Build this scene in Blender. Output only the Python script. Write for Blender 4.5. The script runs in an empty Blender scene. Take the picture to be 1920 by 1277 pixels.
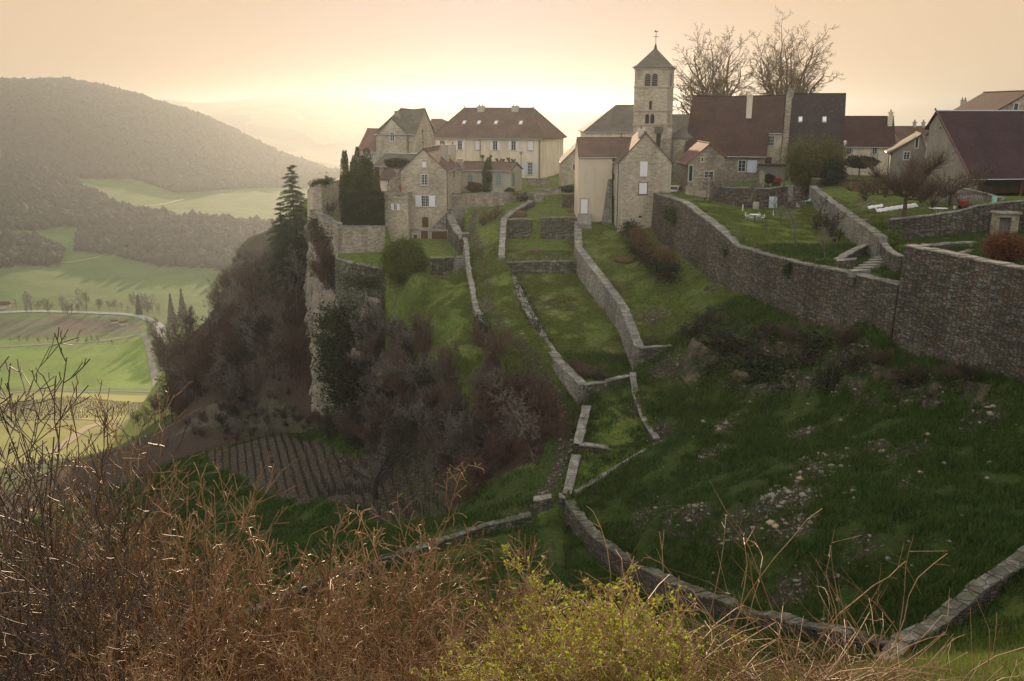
import bpy, math, random
import numpy as np
from mathutils import Vector, Matrix
R_ = math.radians
# ---------------------------------------------------------------- camera, sky, sun
SC = bpy.context.scene
FPX = 1750.0                      # focal length in pixels of the 1920 px wide photograph
TH = math.atan((638.5-205)/FPX)   # camera pitch: the horizon lies 205 px below the top edge
cam = bpy.data.cameras.new('camera'); camo = bpy.data.objects.new('camera', cam)
SC.collection.objects.link(camo); SC.camera = camo
cam.lens = FPX/1920*36; cam.sensor_width = 36; cam.clip_start = 0.3; cam.clip_end = 60000
camo.location = (0, 0, 0); camo.rotation_euler = (math.pi/2-TH, 0, 0)
SUN_AZ, SUN_EL = -1.0, 10.0        # degrees right of +Y, above the horizon
W = bpy.data.worlds.new("World"); SC.world = W; W.use_nodes = True
wn, wl = W.node_tree.nodes, W.node_tree.links
wn.clear()
sky = wn.new('ShaderNodeTexSky'); sky.sky_type = 'NISHITA'; sky.sun_disc = False
sky.sun_elevation = R_(SUN_EL); sky.sun_rotation = R_(SUN_AZ)
sky.altitude = 400; sky.air_density = 1.0; sky.dust_density = 4.0; sky.ozone_density = 1.0
def wnode(t, **k):
    x = wn.new(t)
    for a, b in k.items(): setattr(x, a, b)
    return x
clampn = wnode('ShaderNodeMix', data_type='RGBA', blend_type='DARKEN'); clampn.inputs[0].default_value = 1
clampn.inputs[7].default_value = (1.3, .85, .5, 1)      # a thick veil keeps the sky round the sun from burning out
wl.new(sky.outputs[0], clampn.inputs[6])
tc = wnode('ShaderNodeTexCoord')
dt = wnode('ShaderNodeVectorMath', operation='DOT_PRODUCT'); wl.new(tc.outputs['Generated'], dt.inputs[0])
S_ = (math.sin(R_(SUN_AZ))*math.cos(R_(SUN_EL-3)), math.cos(R_(SUN_AZ))*math.cos(R_(SUN_EL-3)), math.sin(R_(SUN_EL-3)))
dt.inputs[1].default_value = S_
ac = wnode('ShaderNodeMath', operation='ARCCOSINE'); wl.new(dt.outputs['Value'], ac.inputs[0])
dv = wnode('ShaderNodeMath', operation='DIVIDE'); wl.new(ac.outputs[0], dv.inputs[0]); dv.inputs[1].default_value = math.pi
rp = wnode('ShaderNodeValToRGB'); wl.new(dv.outputs[0], rp.inputs[0]); rp.color_ramp.interpolation = 'B_SPLINE'
els = rp.color_ramp.elements
STOPS = [(0, (.41,.325,.30)), (9, (.47,.345,.265)), (19, (.56,.395,.255)), (34, (.575,.44,.285)), (60, (.50,.47,.43)), (95, (.96,.95,.91)), (180, (1.05,1.06,1.04))]
while len(els) < len(STOPS): els.new(.5)
for i, (d_, c_) in enumerate(STOPS): els[i].position = d_/180; els[i].color = (*c_, 1)
bg = wn.new('ShaderNodeBackground'); bg.inputs[1].default_value = 0.05
bg2 = wn.new('ShaderNodeBackground'); bg2.inputs[1].default_value = 0.74
ad = wn.new('ShaderNodeAddShader')
wo = wn.new('ShaderNodeOutputWorld')
wl.new(clampn.outputs[2], bg.inputs[0]); wl.new(rp.outputs[0], bg2.inputs[0])
wl.new(bg.outputs[0], ad.inputs[0]); wl.new(bg2.outputs[0], ad.inputs[1]); wl.new(ad.outputs[0], wo.inputs[0])
sun = bpy.data.lights.new('sun', 'SUN'); sun.energy = 5.0; sun.angle = R_(0.8); sun.color = (1.0, 0.72, 0.47)
suno = bpy.data.objects.new('sun', sun); SC.collection.objects.link(suno)
suno.rotation_euler = (R_(90-SUN_EL), 0, R_(180-SUN_AZ))
suno.location = (0, 0, 60)
SC.view_settings.view_transform = 'Standard'; SC.view_settings.look = 'None'
SC.view_settings.exposure = 0.75; SC.view_settings.gamma = 1.0
SC.render.engine = 'CYCLES'
cy = SC.cycles
cy.use_denoising = True; cy.max_bounces = 6; cy.diffuse_bounces = 3; cy.glossy_bounces = 2
cy.transmission_bounces = 4; cy.volume_bounces = 1; cy.transparent_max_bounces = 8
cy.use_fast_gi = False

# ---------------------------------------------------------------- measuring helpers
CT, ST = math.cos(TH), math.sin(TH)
def P(px, py, d):
    """point seen at photo pixel (px,py) at ground distance d in front of the viewpoint"""
    u = (px-960)/FPX; v = (638.5-py)/FPX
    k = d/(CT+v*ST)
    return Vector((u*k, d, (-ST+v*CT)*k))
def ray(px, py):
    u = (px-960)/FPX; v = (638.5-py)/FPX
    return Vector((u, CT+v*ST, -ST+v*CT))
def project(x, y, z):
    c = y*CT - z*ST; up = y*ST + z*CT
    return 960+FPX*x/c, 638.5-FPX*up/c
rng = np.random.default_rng(7)
random.seed(7)
# value noise, vectorised
_perm = np.random.default_rng(3).random((256, 256))
def vnoise(x, y, s=1.0, seed=0):
    x = np.asarray(x, float)/s+seed*17.3; y = np.asarray(y, float)/s+seed*9.1
    xi = np.floor(x).astype(int); yi = np.floor(y).astype(int)
    fx = x-xi; fy = y-yi; fx = fx*fx*(3-2*fx); fy = fy*fy*(3-2*fy)
    g = lambda a, b: _perm[a % 256, b % 256]
    return (g(xi, yi)*(1-fx)+g(xi+1, yi)*fx)*(1-fy)+(g(xi, yi+1)*(1-fx)+g(xi+1, yi+1)*fx)*fy
def fbm(x, y, s, o=4, seed=0):
    t = 0; a = 0.5; n = 0
    for i in range(o):
        t = t+a*vnoise(x, y, s/2**i, seed+i); n += a; a *= .5
    return t/n
class TPS:
    e2 = 6e-4
    def __init__(s, pts, lam=1e-3):
        s.X = np.array([p[:2] for p in pts], float); z = np.array([p[2] for p in pts], float)
        s.m = s.X.mean(0); s.k = s.X.std()+1e-9; X = (s.X-s.m)/s.k
        n = len(X); r2 = ((X[:, None]-X[None])**2).sum(2)
        K = -np.sqrt(r2+s.e2)+lam*np.eye(n)
        Pm = np.c_[np.ones(n), X]
        A = np.zeros((n+3, n+3)); A[:n, :n] = K; A[:n, n:] = Pm; A[n:, :n] = Pm.T
        s.w = np.linalg.solve(A, np.r_[z, 0, 0, 0]); s.Xn = X
    def __call__(s, x, y):
        q = (np.c_[np.ravel(x), np.ravel(y)]-s.m)/s.k
        out = np.empty(len(q))
        for i in range(0, len(q), 40000):
            c = q[i:i+40000]; r2 = ((c[:, None]-s.Xn[None])**2).sum(2)
            out[i:i+40000] = -np.sqrt(r2+s.e2)@s.w[:-3]+s.w[-3]+c@s.w[-2:]
        return out.reshape(np.shape(x))
def inpoly(x, y, poly):
    x = np.asarray(x, float); y = np.asarray(y, float); r = np.zeros(x.shape, bool)
    n = len(poly)
    for i in range(n):
        x0, y0 = poly[i][:2]; x1, y1 = poly[(i+1) % n][:2]
        if y0 == y1: continue
        c = ((y0 > y) != (y1 > y)) & (x < (x1-x0)*(y-y0)/(y1-y0)+x0)
        r ^= c
    return r
def PP(l): return [P(*p) for p in l]

# ---------------------------------------------------------------- terrain control points (photo px, photo py, distance)
A_PTS = PP([
 # village plateau and slopes
 (1000,335,195),(820,330,190),(700,340,185),(1080,330,190),(1110,418,135),(1200,418,132),(1270,350,142),(1330,345,145),
 (1450,338,150),(1560,338,140),(1640,330,145),(1830,365,108),(1920,380,96),(1100,300,240),(1500,300,220),(1900,325,180),(700,300,230),
 (2100,400,100),(2100,345,160),
 # path
 (930,388,149),(885,402,144),(890,450,131),(905,500,121),(925,560,111),(950,610,103),(1000,690,92.5),(1040,760,87),(1062,800,84),
 (1062,850,80.5),(1040,900,77.5),(1020,935,75.5),
 # left lawn
 (800,525,124),(860,525,121),(760,550,120),(800,620,108),(850,680,98),(905,690,93.5),(880,624,102.5),(866,535,118),(877,592,109),(893,645,101.5),(912,695,94.5),
 # thicket slope
 (700,600,126.5),(655,565,135),(700,700,122),(700,800,118.5),(650,800,133),(640,830,128),(750,600,119.5),(750,700,113.5),(750,860,108),(800,750,103.5),(800,850,98.5),(850,800,96),(900,740,94),
 (740,352,165),(765,362,156),(690,385,168),(840,515,129),(760,515,129),(690,562,130),(600,408,162),(640,428,143),(575,420,178),(605,500,150),(628,550,143),(560,830,141),(620,800,144),(760,470,141),(830,470,141),(700,480,142),(560,440,210),(950,750,92.5),(950,850,87),
 (900,900,88),(1000,850,83),(680,800,128),
 # right of terraces
 (1130,440,130),(1200,560,107),(1250,630,97.5),(1240,450,126),(1290,500,111),(1340,545,101),(1400,585,92),(1600,625,78),(1750,672,70.5),
 (1900,697,63.5),(2050,730,58),(1400,625,88.5),(1320,605,93),(1550,645,81),(1700,700,71.5),(1500,620,85),
 (1300,720,87),(1400,745,82.5),(1550,745,74),(1700,765,67.5),(1230,705,89.5),(1850,745,62),
 (1300,820,77),(1500,850,66),(1700,850,60),(1900,850,55.5),(1200,760,83.5),(1250,815,79),(1120,935,72.5),(1300,950,64),(1500,1000,52.5),
 (1700,1000,48),(1900,1000,45),(1200,1020,61.5),(1400,1130,47),(1600,1180,40.8),(1690,1200,38.3),(1910,1060,41.6),(2100,1000,43.5),
 # in front of the lower walls
 (1000,1000,70.5),(1050,1060,62),(900,1050,65),(1000,1150,52),(800,1100,57),(700,1000,77),(600,1050,67),(600,1150,55),(960,1277,38),(400,1277,38),
 (1400,1230,38.5),(1700,1265,32),(1850,1225,34),(2100,1200,33),(0,1277,48),
 (870,955,83),(800,925,95),(650,920,112),(700,850,115.5),(600,795,150),(850,885,93),(300,1150,62),
]) + [Vector(p) for p in [(0,4,-4.5),(20,4,-4),(-20,4,-5.5),(0,15,-12),(14,15,-10.5),(-18,15,-13.5),(0,25,-18.6),(12,25,-16.5),(-22,25,-21),(0,-10,-1.8),(40,-10,-1),(-40,-10,-5),(40,10,-4),(-45,15,-19),(45,25,-9),(-10,38,-26),(-5,45,-29.3),(5,45,-29.3),(10,40,-27.2),(14,36,-24.2),(12,32,-21.6),(4,32,-22.6),(-20,45,-30),(0,54,-31.5),(10,48,-29.5),(-21,100,-43.5),(-25,80,-40),(-28,60,-35.5),(-19,110,-45)]]
A_PTS += [P(px, py, d)-Vector((0,0,.35)) for px, py, d in [(1128,1010,67.5),(1188,1052,61.8),(1258,1088,55.8),(1330,1117,51.5),(1410,1144,47.8),(1490,1165,45),(1570,1184,42.4),(1650,1200,40.4)]]
LOWER = [  # shared lower left side (vineyard, lower wood)
 (800,925,95),(870,955,83),(850,885,93),(700,850,115.5),(640,830,128),(560,830,141),(600,795,150),(430,850,146),(500,800,158),(650,920,112),
 (430,765,178),(340,812,176),(300,850,160),(450,930,122),(600,1000,93),(400,1000,106),(300,950,126),(250,900,150),(150,1000,110),(100,1100,82),
 (0,1200,62),(-150,1100,80),(700,1000,77),(600,1050,67),(300,1150,62),(600,1150,55),(0,1277,48),(400,1277,38),(800,1100,57),
 (556,505,188),(533,522,182),(548,600,176),(520,680,173),(540,748,165),(480,620,195),(440,690,202),(470,740,184),(565,560,178),(572,660,170)]
NEARL = PP(LOWER) + [Vector(p) for p in [(-21,100,-43.5),(-25,80,-40),(-28,60,-35.5),(-19,110,-45)]]
def logp(v): return (v[0]/v[1]*3.0, math.log(v[1]), v[2])
FAR_PTS = PP([
 (540,500,212),(500,570,218),(450,630,226),(400,700,236),(350,770,246),(420,590,300),(360,650,320),(330,730,290),(505,500,280),(560,420,300),
 (270,830,200),(200,860,190),(250,800,290),(60,880,230),(200,800,350),(150,760,480),(0,770,450),(320,770,380),(150,738,570),(0,738,590),(300,738,600),(150,727,630),(-150,727,640),
 (300,722,650),(340,700,680),(150,680,695),(0,680,700),(290,640,765),(150,640,770),(150,590,875),(300,590,875),(100,520,1065),(420,520,1060),(-200,520,1080),
 (100,480,1180),(400,430,1330),(250,400,1450),(100,430,1300),(300,350,1750),(0,430,1230),(0,300,1600),(0,230,1900),(0,158,2200),(-200,150,2200),(-200,300,1600),
 (120,163,2230),(200,174,2270),(260,187,2300),(330,212,2330),(400,238,2380),(500,282,2480),(600,322,2600),(150,250,2000),(300,270,2050),(150,330,1700),
 (500,350,1950),(520,420,1500),(450,300,2250),(700,330,2300),(700,300,3200),
 (600,275,4300),(400,250,4300),(440,204,5200),(375,207,5200),(520,190,5300),(560,186,5400),(620,187,5400),(700,191,5500),(800,199,5600),(900,203,5700),(1000,204,5800),(1110,213,6000),(1300,240,6500),
 (700,235,5000),(900,240,5000),(1100,245,5200),(900,270,3800),(300,195,5200),(0,215,5000),(-300,215,5000),
]) + [Vector(p) for p in [(0,600,-185),(150,600,-185),(-60,900,-190),(200,900,-195),(800,900,-195),(0,1600,-195),(800,2000,-200),(2500,3000,-210),
  (0,400,-120),(150,350,-70),(60,270,-30),(0,235,-15),(-40,230,-22),(90,235,-19),(200,200,-17),(400,300,-60),(-100,300,-90),(-60,260,-48),
  (3000,6500,-230),(0,9000,-225),(5000,9000,-240),(-5000,9000,-225),(6000,5000,-230),(-3000,3500,-50),(-1500,1000,-60),(-900,600,-150),(-600,300,-150),(-300,200,-100),(-200,120,-70)]]
# beyond the ridge of the near hill the ground falls again
FAR_PTS += [Vector(p) for p in [(-1600,3000,-90),(-1100,3000,-120),(-700,3300,-170),(-3000,3000,40)]]
tA = TPS(A_PTS, 1e-4)
_tB = TPS([logp(v) for v in NEARL+FAR_PTS], 1e-4)
def tB(x, y):
    yy = np.maximum(y, 20.0)
    return _tB(np.clip(x/yy, -1.5, 1.5)*3.0, np.log(yy))
# promontory outline (everything east of the cliff edge); below and to the right both surfaces share points
CLIFF_T = [(552,448,225,-48),(558,440,205,-52),(568,428,186,-55),(574,415,172,-56),(577,405,164,-56),(590,425,157,-56),(600,450,151,-54),(618,470,147,-53),(636,500,143,-52),(660,535,137,-50),(690,556,131,-47),(712,562,127,-43)]
PROM = [(P(548,420,290)[0], 290)]+[(P(*p[:3])[0]+2.3, P(*p[:3])[1]+1.6) for p in CLIFF_T[:-1]] + \
       [(-17,122),(-21,100),(-25,80),(-28,60),(-60,40),(-60,-30),(400,-30),(400,236),(-20,236)]

# ---------------------------------------------------------------- terraces: polygon, height points
def plane(pts): 
    a = np.array([[p[0], p[1], 1] for p in pts]); z = np.array([p[2] for p in pts])
    c = np.linalg.lstsq(a, z, rcond=None)[0]
    return lambda x, y: c[0]*x+c[1]*y+c[2]
TER = []
def terrace(name, outline, hp=None, tps=False):
    o = PP(outline); h = PP(hp) if hp else o
    TER.append((name, [(p.x, p.y) for p in o], TPS(h, 1e-3) if tps else plane(h)))
# orangery court, gable house court, bastion garden, lower-left grass ledge
terrace('court', [(838,392,150),(1003,375,153),(1055,360,158),(1060,330,196),(640,330,200),(700,350,168),(838,360,152)], [(860,362,160),(1000,350,166),(1000,335,195),(820,335,190)])
terrace('bastion', [(584,402,164),(640,425,141),(728,425,141),(728,380,165),(640,375,172)], [(600,408,160),(650,428,143),(720,428,143)])
terrace('ledge', [(632,483,139),(655,490,135.5),(722,505,130.5),(722,470,141.5),(634,474,141.5)])
terrace('lower_court', [(765,483,130),(868,483,130),(868,425,146),(765,425,146)], [(790,483,130),(860,483,130),(820,459,139)])
terrace('encl', [(1063,950,73.4),(1088,975,69.8),(1118,1011,66),(1178,1053,60.2),(1248,1089,54.2),(1318,1118,50),(1398,1145,46.4),(1478,1166,43.6),(1558,1185,41),(1698,1213,37.6),(1655,1262,33.6),(1400,1277,37),(960,1277,38),(440,1277,45),(440,1165,54.8),(540,1115,59.8),(620,1083,63.3),(700,1055,66.3),(780,1033,69.3),(897,993,72.4),(996,968,73)],
        [(1040,985,73),(1000,1000,70.5),(1050,1060,62),(900,1050,65),(1000,1150,52),(800,1100,57.5),(1120,1060,64),(1200,1110,57.5),(1300,1150,50),(1450,1195,43.4),(1600,1225,39),(1690,1245,36.5),(700,1090,64),(560,1150,58),(1000,1277,38),(1300,1277,36.5),(600,1277,40),(1655,1275,32.8)], True)
terrace('T1', [(944,412,136.3),(1086,412,136.3),(1088,380,150),(1002,378,152)], [(944,413,136.3),(1080,412,136.3),(1020,392,146)])
terrace('T2', [(942,447,136),(1083,447,136),(1083,492,121),(944,492,121)])
terrace('T3', [(952,514,120.5),(1083,514,120.5),(1105,540,115.5),(1136,585,108),(1167,622,102),(1197,701,92.2),(1180,702,90),(1094,722,86),(1046,674,91.5),(1012,645,97.3),(978,583,106.2)],
        [(960,517,120),(1083,514,120),(1105,540,115),(1136,585,107.5),(1167,622,101.5),(1195,701,92),(1140,712,88.5),(1092,727,86),(1048,684,91.5),(1016,652,97),(982,590,106)], True)
terrace('T4', [(1096,765,84.5),(1180,740,87.2),(1215,800,82),(1265,820,79),(1165,852,79.2),(1084,834,79.2)], [(1100,768,84.5),(1180,748,86.6),(1225,815,80.5),(1090,837,79.5),(1165,850,79.5)])
terrace('T5', [(1084,850,78.5),(1165,852,78.5),(1262,820,79),(1064,930,73.8)], [(1084,860,77.5),(1165,862,78),(1075,920,74)])
terrace('T8', [(1232,365,130.3),(1284,380,118.3),(1346,426,105.3),(1388,463,99.2),(1450,482,92.2),(1527,500,86.2),(1570,505,84.3),(1600,505,82),(1693,537,75.8),(1712,540,74.5),(1712,480,80),(1665,462,88),(1602,466,96),(1560,425,110),(1525,394,122),(1488,390,126),(1330,389,126),(1290,372,134)],
        [(1250,358,133),(1290,370,126),(1350,402,117),(1415,414,112),(1490,472,92.5),(1590,462,95.5),(1540,490,88),(1640,505,83),(1690,515,80),(1520,396,122),(1400,388,127),(1450,440,102)], True)
terrace('T9', [(1525,350,126),(1562,378,113),(1612,415,98),(1657,446,87.8),(1672,455,92),(1760,445,91.5),(1838,425,90.5),(1925,415,88),(1960,385,98),(1830,366,106),(1620,340,132),(1530,340,134)],
        [(1540,356,124),(1575,382,112),(1640,425,95),(1700,385,105),(1695,406,98.5),(1758,402,98),(1830,380,98),(1640,345,126),(1830,368,106),(1920,385,94)], True)
terrace('T10', [(1672,456,91.4),(1760,447,90.6),(1838,428,89.6),(1990,415,87),(1990,520,60.7),(1921,503,64.1),(1709,461,75.4),(1700,470,82)],
        [(1690,470,85),(1760,468,82.5),(1840,466,81),(1900,500,70)])
def ground_z(x, y, detail=True):
    x = np.atleast_1d(np.asarray(x, float)); y = np.atleast_1d(np.asarray(y, float))
    inp = inpoly(x, y, PROM)
    zA, zB = tA(x, y), tB(x, y)
    xb = np.interp(y, [60, 80, 100, 110, 122], [-28, -25, -21, -19, -17])
    w = np.clip((x-xb)/9+.5, 0, 1); w = w*w*(3-2*w)
    z = np.where(y < 118, zA*w+zB*(1-w), np.where(inp, zA, zB))
    # soft join where both share their points
    reg = np.zeros(x.shape, int)
    for i, (n, poly, fn) in enumerate(TER):
        m = inpoly(x, y, poly)
        if m.any():
            z[m] = fn(x[m], y[m]); reg[m] = i+1
    if detail:
        dist = np.hypot(x, y)
        amp = np.where(reg > 0, .16, .55)
        z = z + (fbm(x, y, 5.0, 4, 1)-.5)*amp*np.clip(dist/40, .3, 1)
        # rocky bank and broken ground on the right-hand hillside
        bank = inpoly(x, y, BANK)
        if bank.any():
            xb, yb = x[bank], y[bank]
            z[bank] += (np.abs(fbm(xb, yb, 3.2, 4, 5)-.5)*-7.0+.7)
    return z
BANK = [P(*p)[:2] for p in [(1285,600,94),(1330,610,92),(1420,630,88),(1560,650,81),(1700,705,71.5),(1850,735,63.5),(1860,790,60),(1720,785,66),(1560,748,73.5),(1400,755,82),(1330,740,86),(1290,715,88.5)]]
def gz(x, y): return float(ground_z([x], [y])[0])
# ---------------------------------------------------------------- scene helpers
COL = SC.collection
def tag(o, label=None, cat=None, group=None, kind=None):
    if label: o['label'] = label
    if cat: o['category'] = cat
    if group: o['group'] = group
    if kind: o['kind'] = kind
    return o
def empty(name, loc, label=None, cat=None, group=None, rz=0):
    o = bpy.data.objects.new(name, None); COL.objects.link(o)
    o.location = loc; o.rotation_euler = (0, 0, rz); o.empty_display_size = .3
    return tag(o, label, cat, group)
def npmesh(name, V, F, mat, uv=None, smooth=False, cols=None):
    """V (n,3), F (m,k) same-size faces, uv per loop (m*k,2), cols dict name->(n,4)"""
    V = np.asarray(V, np.float32); F = np.asarray(F, np.int32); m, k = F.shape
    me = bpy.data.meshes.new(name)
    me.vertices.add(len(V)); me.vertices.foreach_set('co', V.ravel())
    me.loops.add(m*k); me.loops.foreach_set('vertex_index', F.ravel())
    me.polygons.add(m); me.polygons.foreach_set('loop_start', np.arange(0, m*k, k, dtype=np.int32))
    me.polygons.foreach_set('loop_total', np.full(m, k, np.int32))
    if smooth: me.polygons.foreach_set('use_smooth', np.ones(m, bool))
    if uv is not None:
        l = me.uv_layers.new(name='UVMap'); l.data.foreach_set('uv', np.asarray(uv, np.float32).ravel())
    if cols:
        for n, c in cols.items():
            a = me.color_attributes.new(n, 'FLOAT_COLOR', 'POINT'); a.data.foreach_set('color', np.asarray(c, np.float32).ravel())
    me.update(calc_edges=True)
    if mat: me.materials.append(mat)
    return me
def addobj(name, me, parent=None, loc=None):
    o = bpy.data.objects.new(name, me); COL.objects.link(o)
    if parent: o.parent = parent
    if loc is not None: o.location = loc
    return o
class MB:
    """collects polygons; UVs are laid flat on each face in metres unless given"""
    def __init__(s): s.v = []; s.f = []; s.uv = []
    def poly(s, pts, uv=None):
        pts = [Vector(p) for p in pts]
        i = len(s.v); s.v += pts; s.f.append(list(range(i, i+len(pts))))
        if uv is None:
            n = (pts[1]-pts[0]).cross(pts[2]-pts[0])
            if n.length < 1e-9 and len(pts) > 3: n = (pts[2]-pts[0]).cross(pts[3]-pts[0])
            n = n.normalized() if n.length > 1e-9 else Vector((0, 0, 1))
            t = Vector((0, 0, 1)).cross(n)
            t = t.normalized() if t.length > .05 else Vector((1, 0, 0))
            b = n.cross(t)
            uv = [(p.dot(t), p.dot(b)) for p in pts]
        s.uv += uv
    def box8(s, c):
        """c: 8 corners, bottom ccw 0-3, top 4-7"""
        for q in ((3,2,1,0),(4,5,6,7),(0,1,5,4),(1,2,6,5),(2,3,7,6),(3,0,4,7)): s.poly([c[i] for i in q])
    def box(s, x0, x1, y0, y1, z0, z1, T=None):
        c = [(x0,y0,z0),(x1,y0,z0),(x1,y1,z0),(x0,y1,z0),(x0,y0,z1),(x1,y0,z1),(x1,y1,z1),(x0,y1,z1)]
        if T: c = [T(*p) for p in c]
        s.box8(c)
    def tube(s, pts, rad, n=8, cap=True):
        pts = [Vector(p) for p in pts]
        if not hasattr(rad, '__len__'): rad = [rad]*len(pts)
        rings = []
        for i, p in enumerate(pts):
            d = (pts[min(i+1, len(pts)-1)]-pts[max(i-1, 0)]).normalized()
            a = d.cross(Vector((0, 0, 1)) if abs(d.z) < .9 else Vector((1, 0, 0))).normalized(); b = d.cross(a)
            rings.append([p+(a*math.cos(2*math.pi*j/n)+b*math.sin(2*math.pi*j/n))*rad[i] for j in range(n)])
        for i in range(len(pts)-1):
            for j in range(n):
                s.poly([rings[i][j], rings[i+1][j], rings[i+1][(j+1) % n], rings[i][(j+1) % n]])
        if cap: s.poly(rings[0]); s.poly(rings[-1][::-1])
    def build(s, name, mat, parent=None, off=None, bevel=0, smooth=False):
        if off is None: off = parent.matrix_parent if False else (parent['_o'] if parent and '_o' in parent else (0, 0, 0))
        off = Vector(off)
        me = bpy.data.meshes.new(name); me.from_pydata([tuple(p-off) for p in s.v], [], s.f)
        l = me.uv_layers.new(name='UVMap')
        l.data.foreach_set('uv', np.asarray(s.uv, np.float32).ravel())
        import bmesh
        bm = bmesh.new(); bm.from_mesh(me); bmesh.ops.remove_doubles(bm, verts=bm.verts, dist=1e-4)
        bmesh.ops.recalc_face_normals(bm, faces=bm.faces); bm.to_mesh(me); bm.free()
        if smooth: me.polygons.foreach_set('use_smooth', [True]*len(me.polygons))
        me.materials.append(mat)
        o = bpy.data.objects.new(name, me); COL.objects.link(o)
        if parent: o.parent = parent
        if bevel:
            b = o.modifiers.new('bevel', 'BEVEL'); b.width = bevel; b.segments = 1; b.limit_method = 'ANGLE'
        return o

# ---------------------------------------------------------------- materials
class N:
    def __init__(s, name):
        s.m = bpy.data.materials.new(name); s.m.use_nodes = True
        s.n = s.m.node_tree.nodes; s.l = s.m.node_tree.links; s.b = s.n['Principled BSDF']
        s.b.inputs['Specular IOR Level'].default_value = 0.25
    def new(s, t, **k):
        x = s.n.new(t)
        for a, b in k.items(): setattr(x, a, b)
        return x
    def link(s, a, b): s.l.new(a, b)
    def val(s, sock, v):
        if hasattr(v, 'is_output') or hasattr(v, 'links'): s.l.new(v, sock)
        else: sock.default_value = v
    def coord(s, kind='Object'): return s.new('ShaderNodeTexCoord').outputs[kind]
    def map(s, v, scale=(1,1,1), loc=(0,0,0), rot=(0,0,0)):
        m = s.new('ShaderNodeMapping'); s.l.new(v, m.inputs[0]); m.inputs['Scale'].default_value = scale
        m.inputs['Location'].default_value = loc; m.inputs['Rotation'].default_value = rot
        return m.outputs[0]
    def noise(s, v, sc, det=5, rough=.6, dist=0, col=False):
        t = s.new('ShaderNodeTexNoise'); s.l.new(v, t.inputs['Vector']); t.inputs['Scale'].default_value = sc
        t.inputs['Detail'].default_value = det; t.inputs['Roughness'].default_value = rough; t.inputs['Distortion'].default_value = dist
        return t.outputs['Color' if col else 'Fac']
    def ramp(s, f, stops):
        r = s.new('ShaderNodeValToRGB'); s.l.new(f, r.inputs[0]); e = r.color_ramp.elements
        while len(e) < len(stops): e.new(.5)
        for i, (p, c) in enumerate(stops):
            e[i].position = p; e[i].color = (*c, 1) if hasattr(c, '__len__') else (c, c, c, 1)
        return r.outputs[0]
    def mix(s, f, a, b, mode='MIX'):
        m = s.new('ShaderNodeMix', data_type='RGBA', blend_type=mode, clamp_factor=True)
        s.val(m.inputs[0], f)
        for k, q in ((6, a), (7, b)):
            if hasattr(q, '__len__') and not hasattr(q, 'links'): m.inputs[k].default_value = (*q[:3], 1)
            else: s.l.new(q, m.inputs[k])
        return m.outputs[2]
    def math(s, op, a, b=0.5, clamp=False):
        m = s.new('ShaderNodeMath', operation=op, use_clamp=clamp); s.val(m.inputs[0], a); s.val(m.inputs[1], b)
        return m.outputs[0]
    def bump(s, h, strength=.5, dist=.05):
        b = s.new('ShaderNodeBump'); s.l.new(h, b.inputs['Height']); b.inputs['Strength'].default_value = strength
        b.inputs['Distance'].default_value = dist; s.l.new(b.outputs[0], s.b.inputs['Normal'])
    def out(s, col, rough=.9):
        s.val(s.b.inputs['Base Color'], (*col, 1) if isinstance(col, tuple) else col)
        s.val(s.b.inputs['Roughness'], rough); return s.m
def m_plain(name, c, rough=.6, var=.25, sc=3.0, metal=0):
    n = N(name); v = n.coord(); f = n.noise(v, sc, 6)
    n.b.inputs['Metallic'].default_value = metal
    return n.out(n.mix(f, tuple(x*(1-var) for x in c), tuple(min(1, x*(1+var)) for x in c)), rough)
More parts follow.
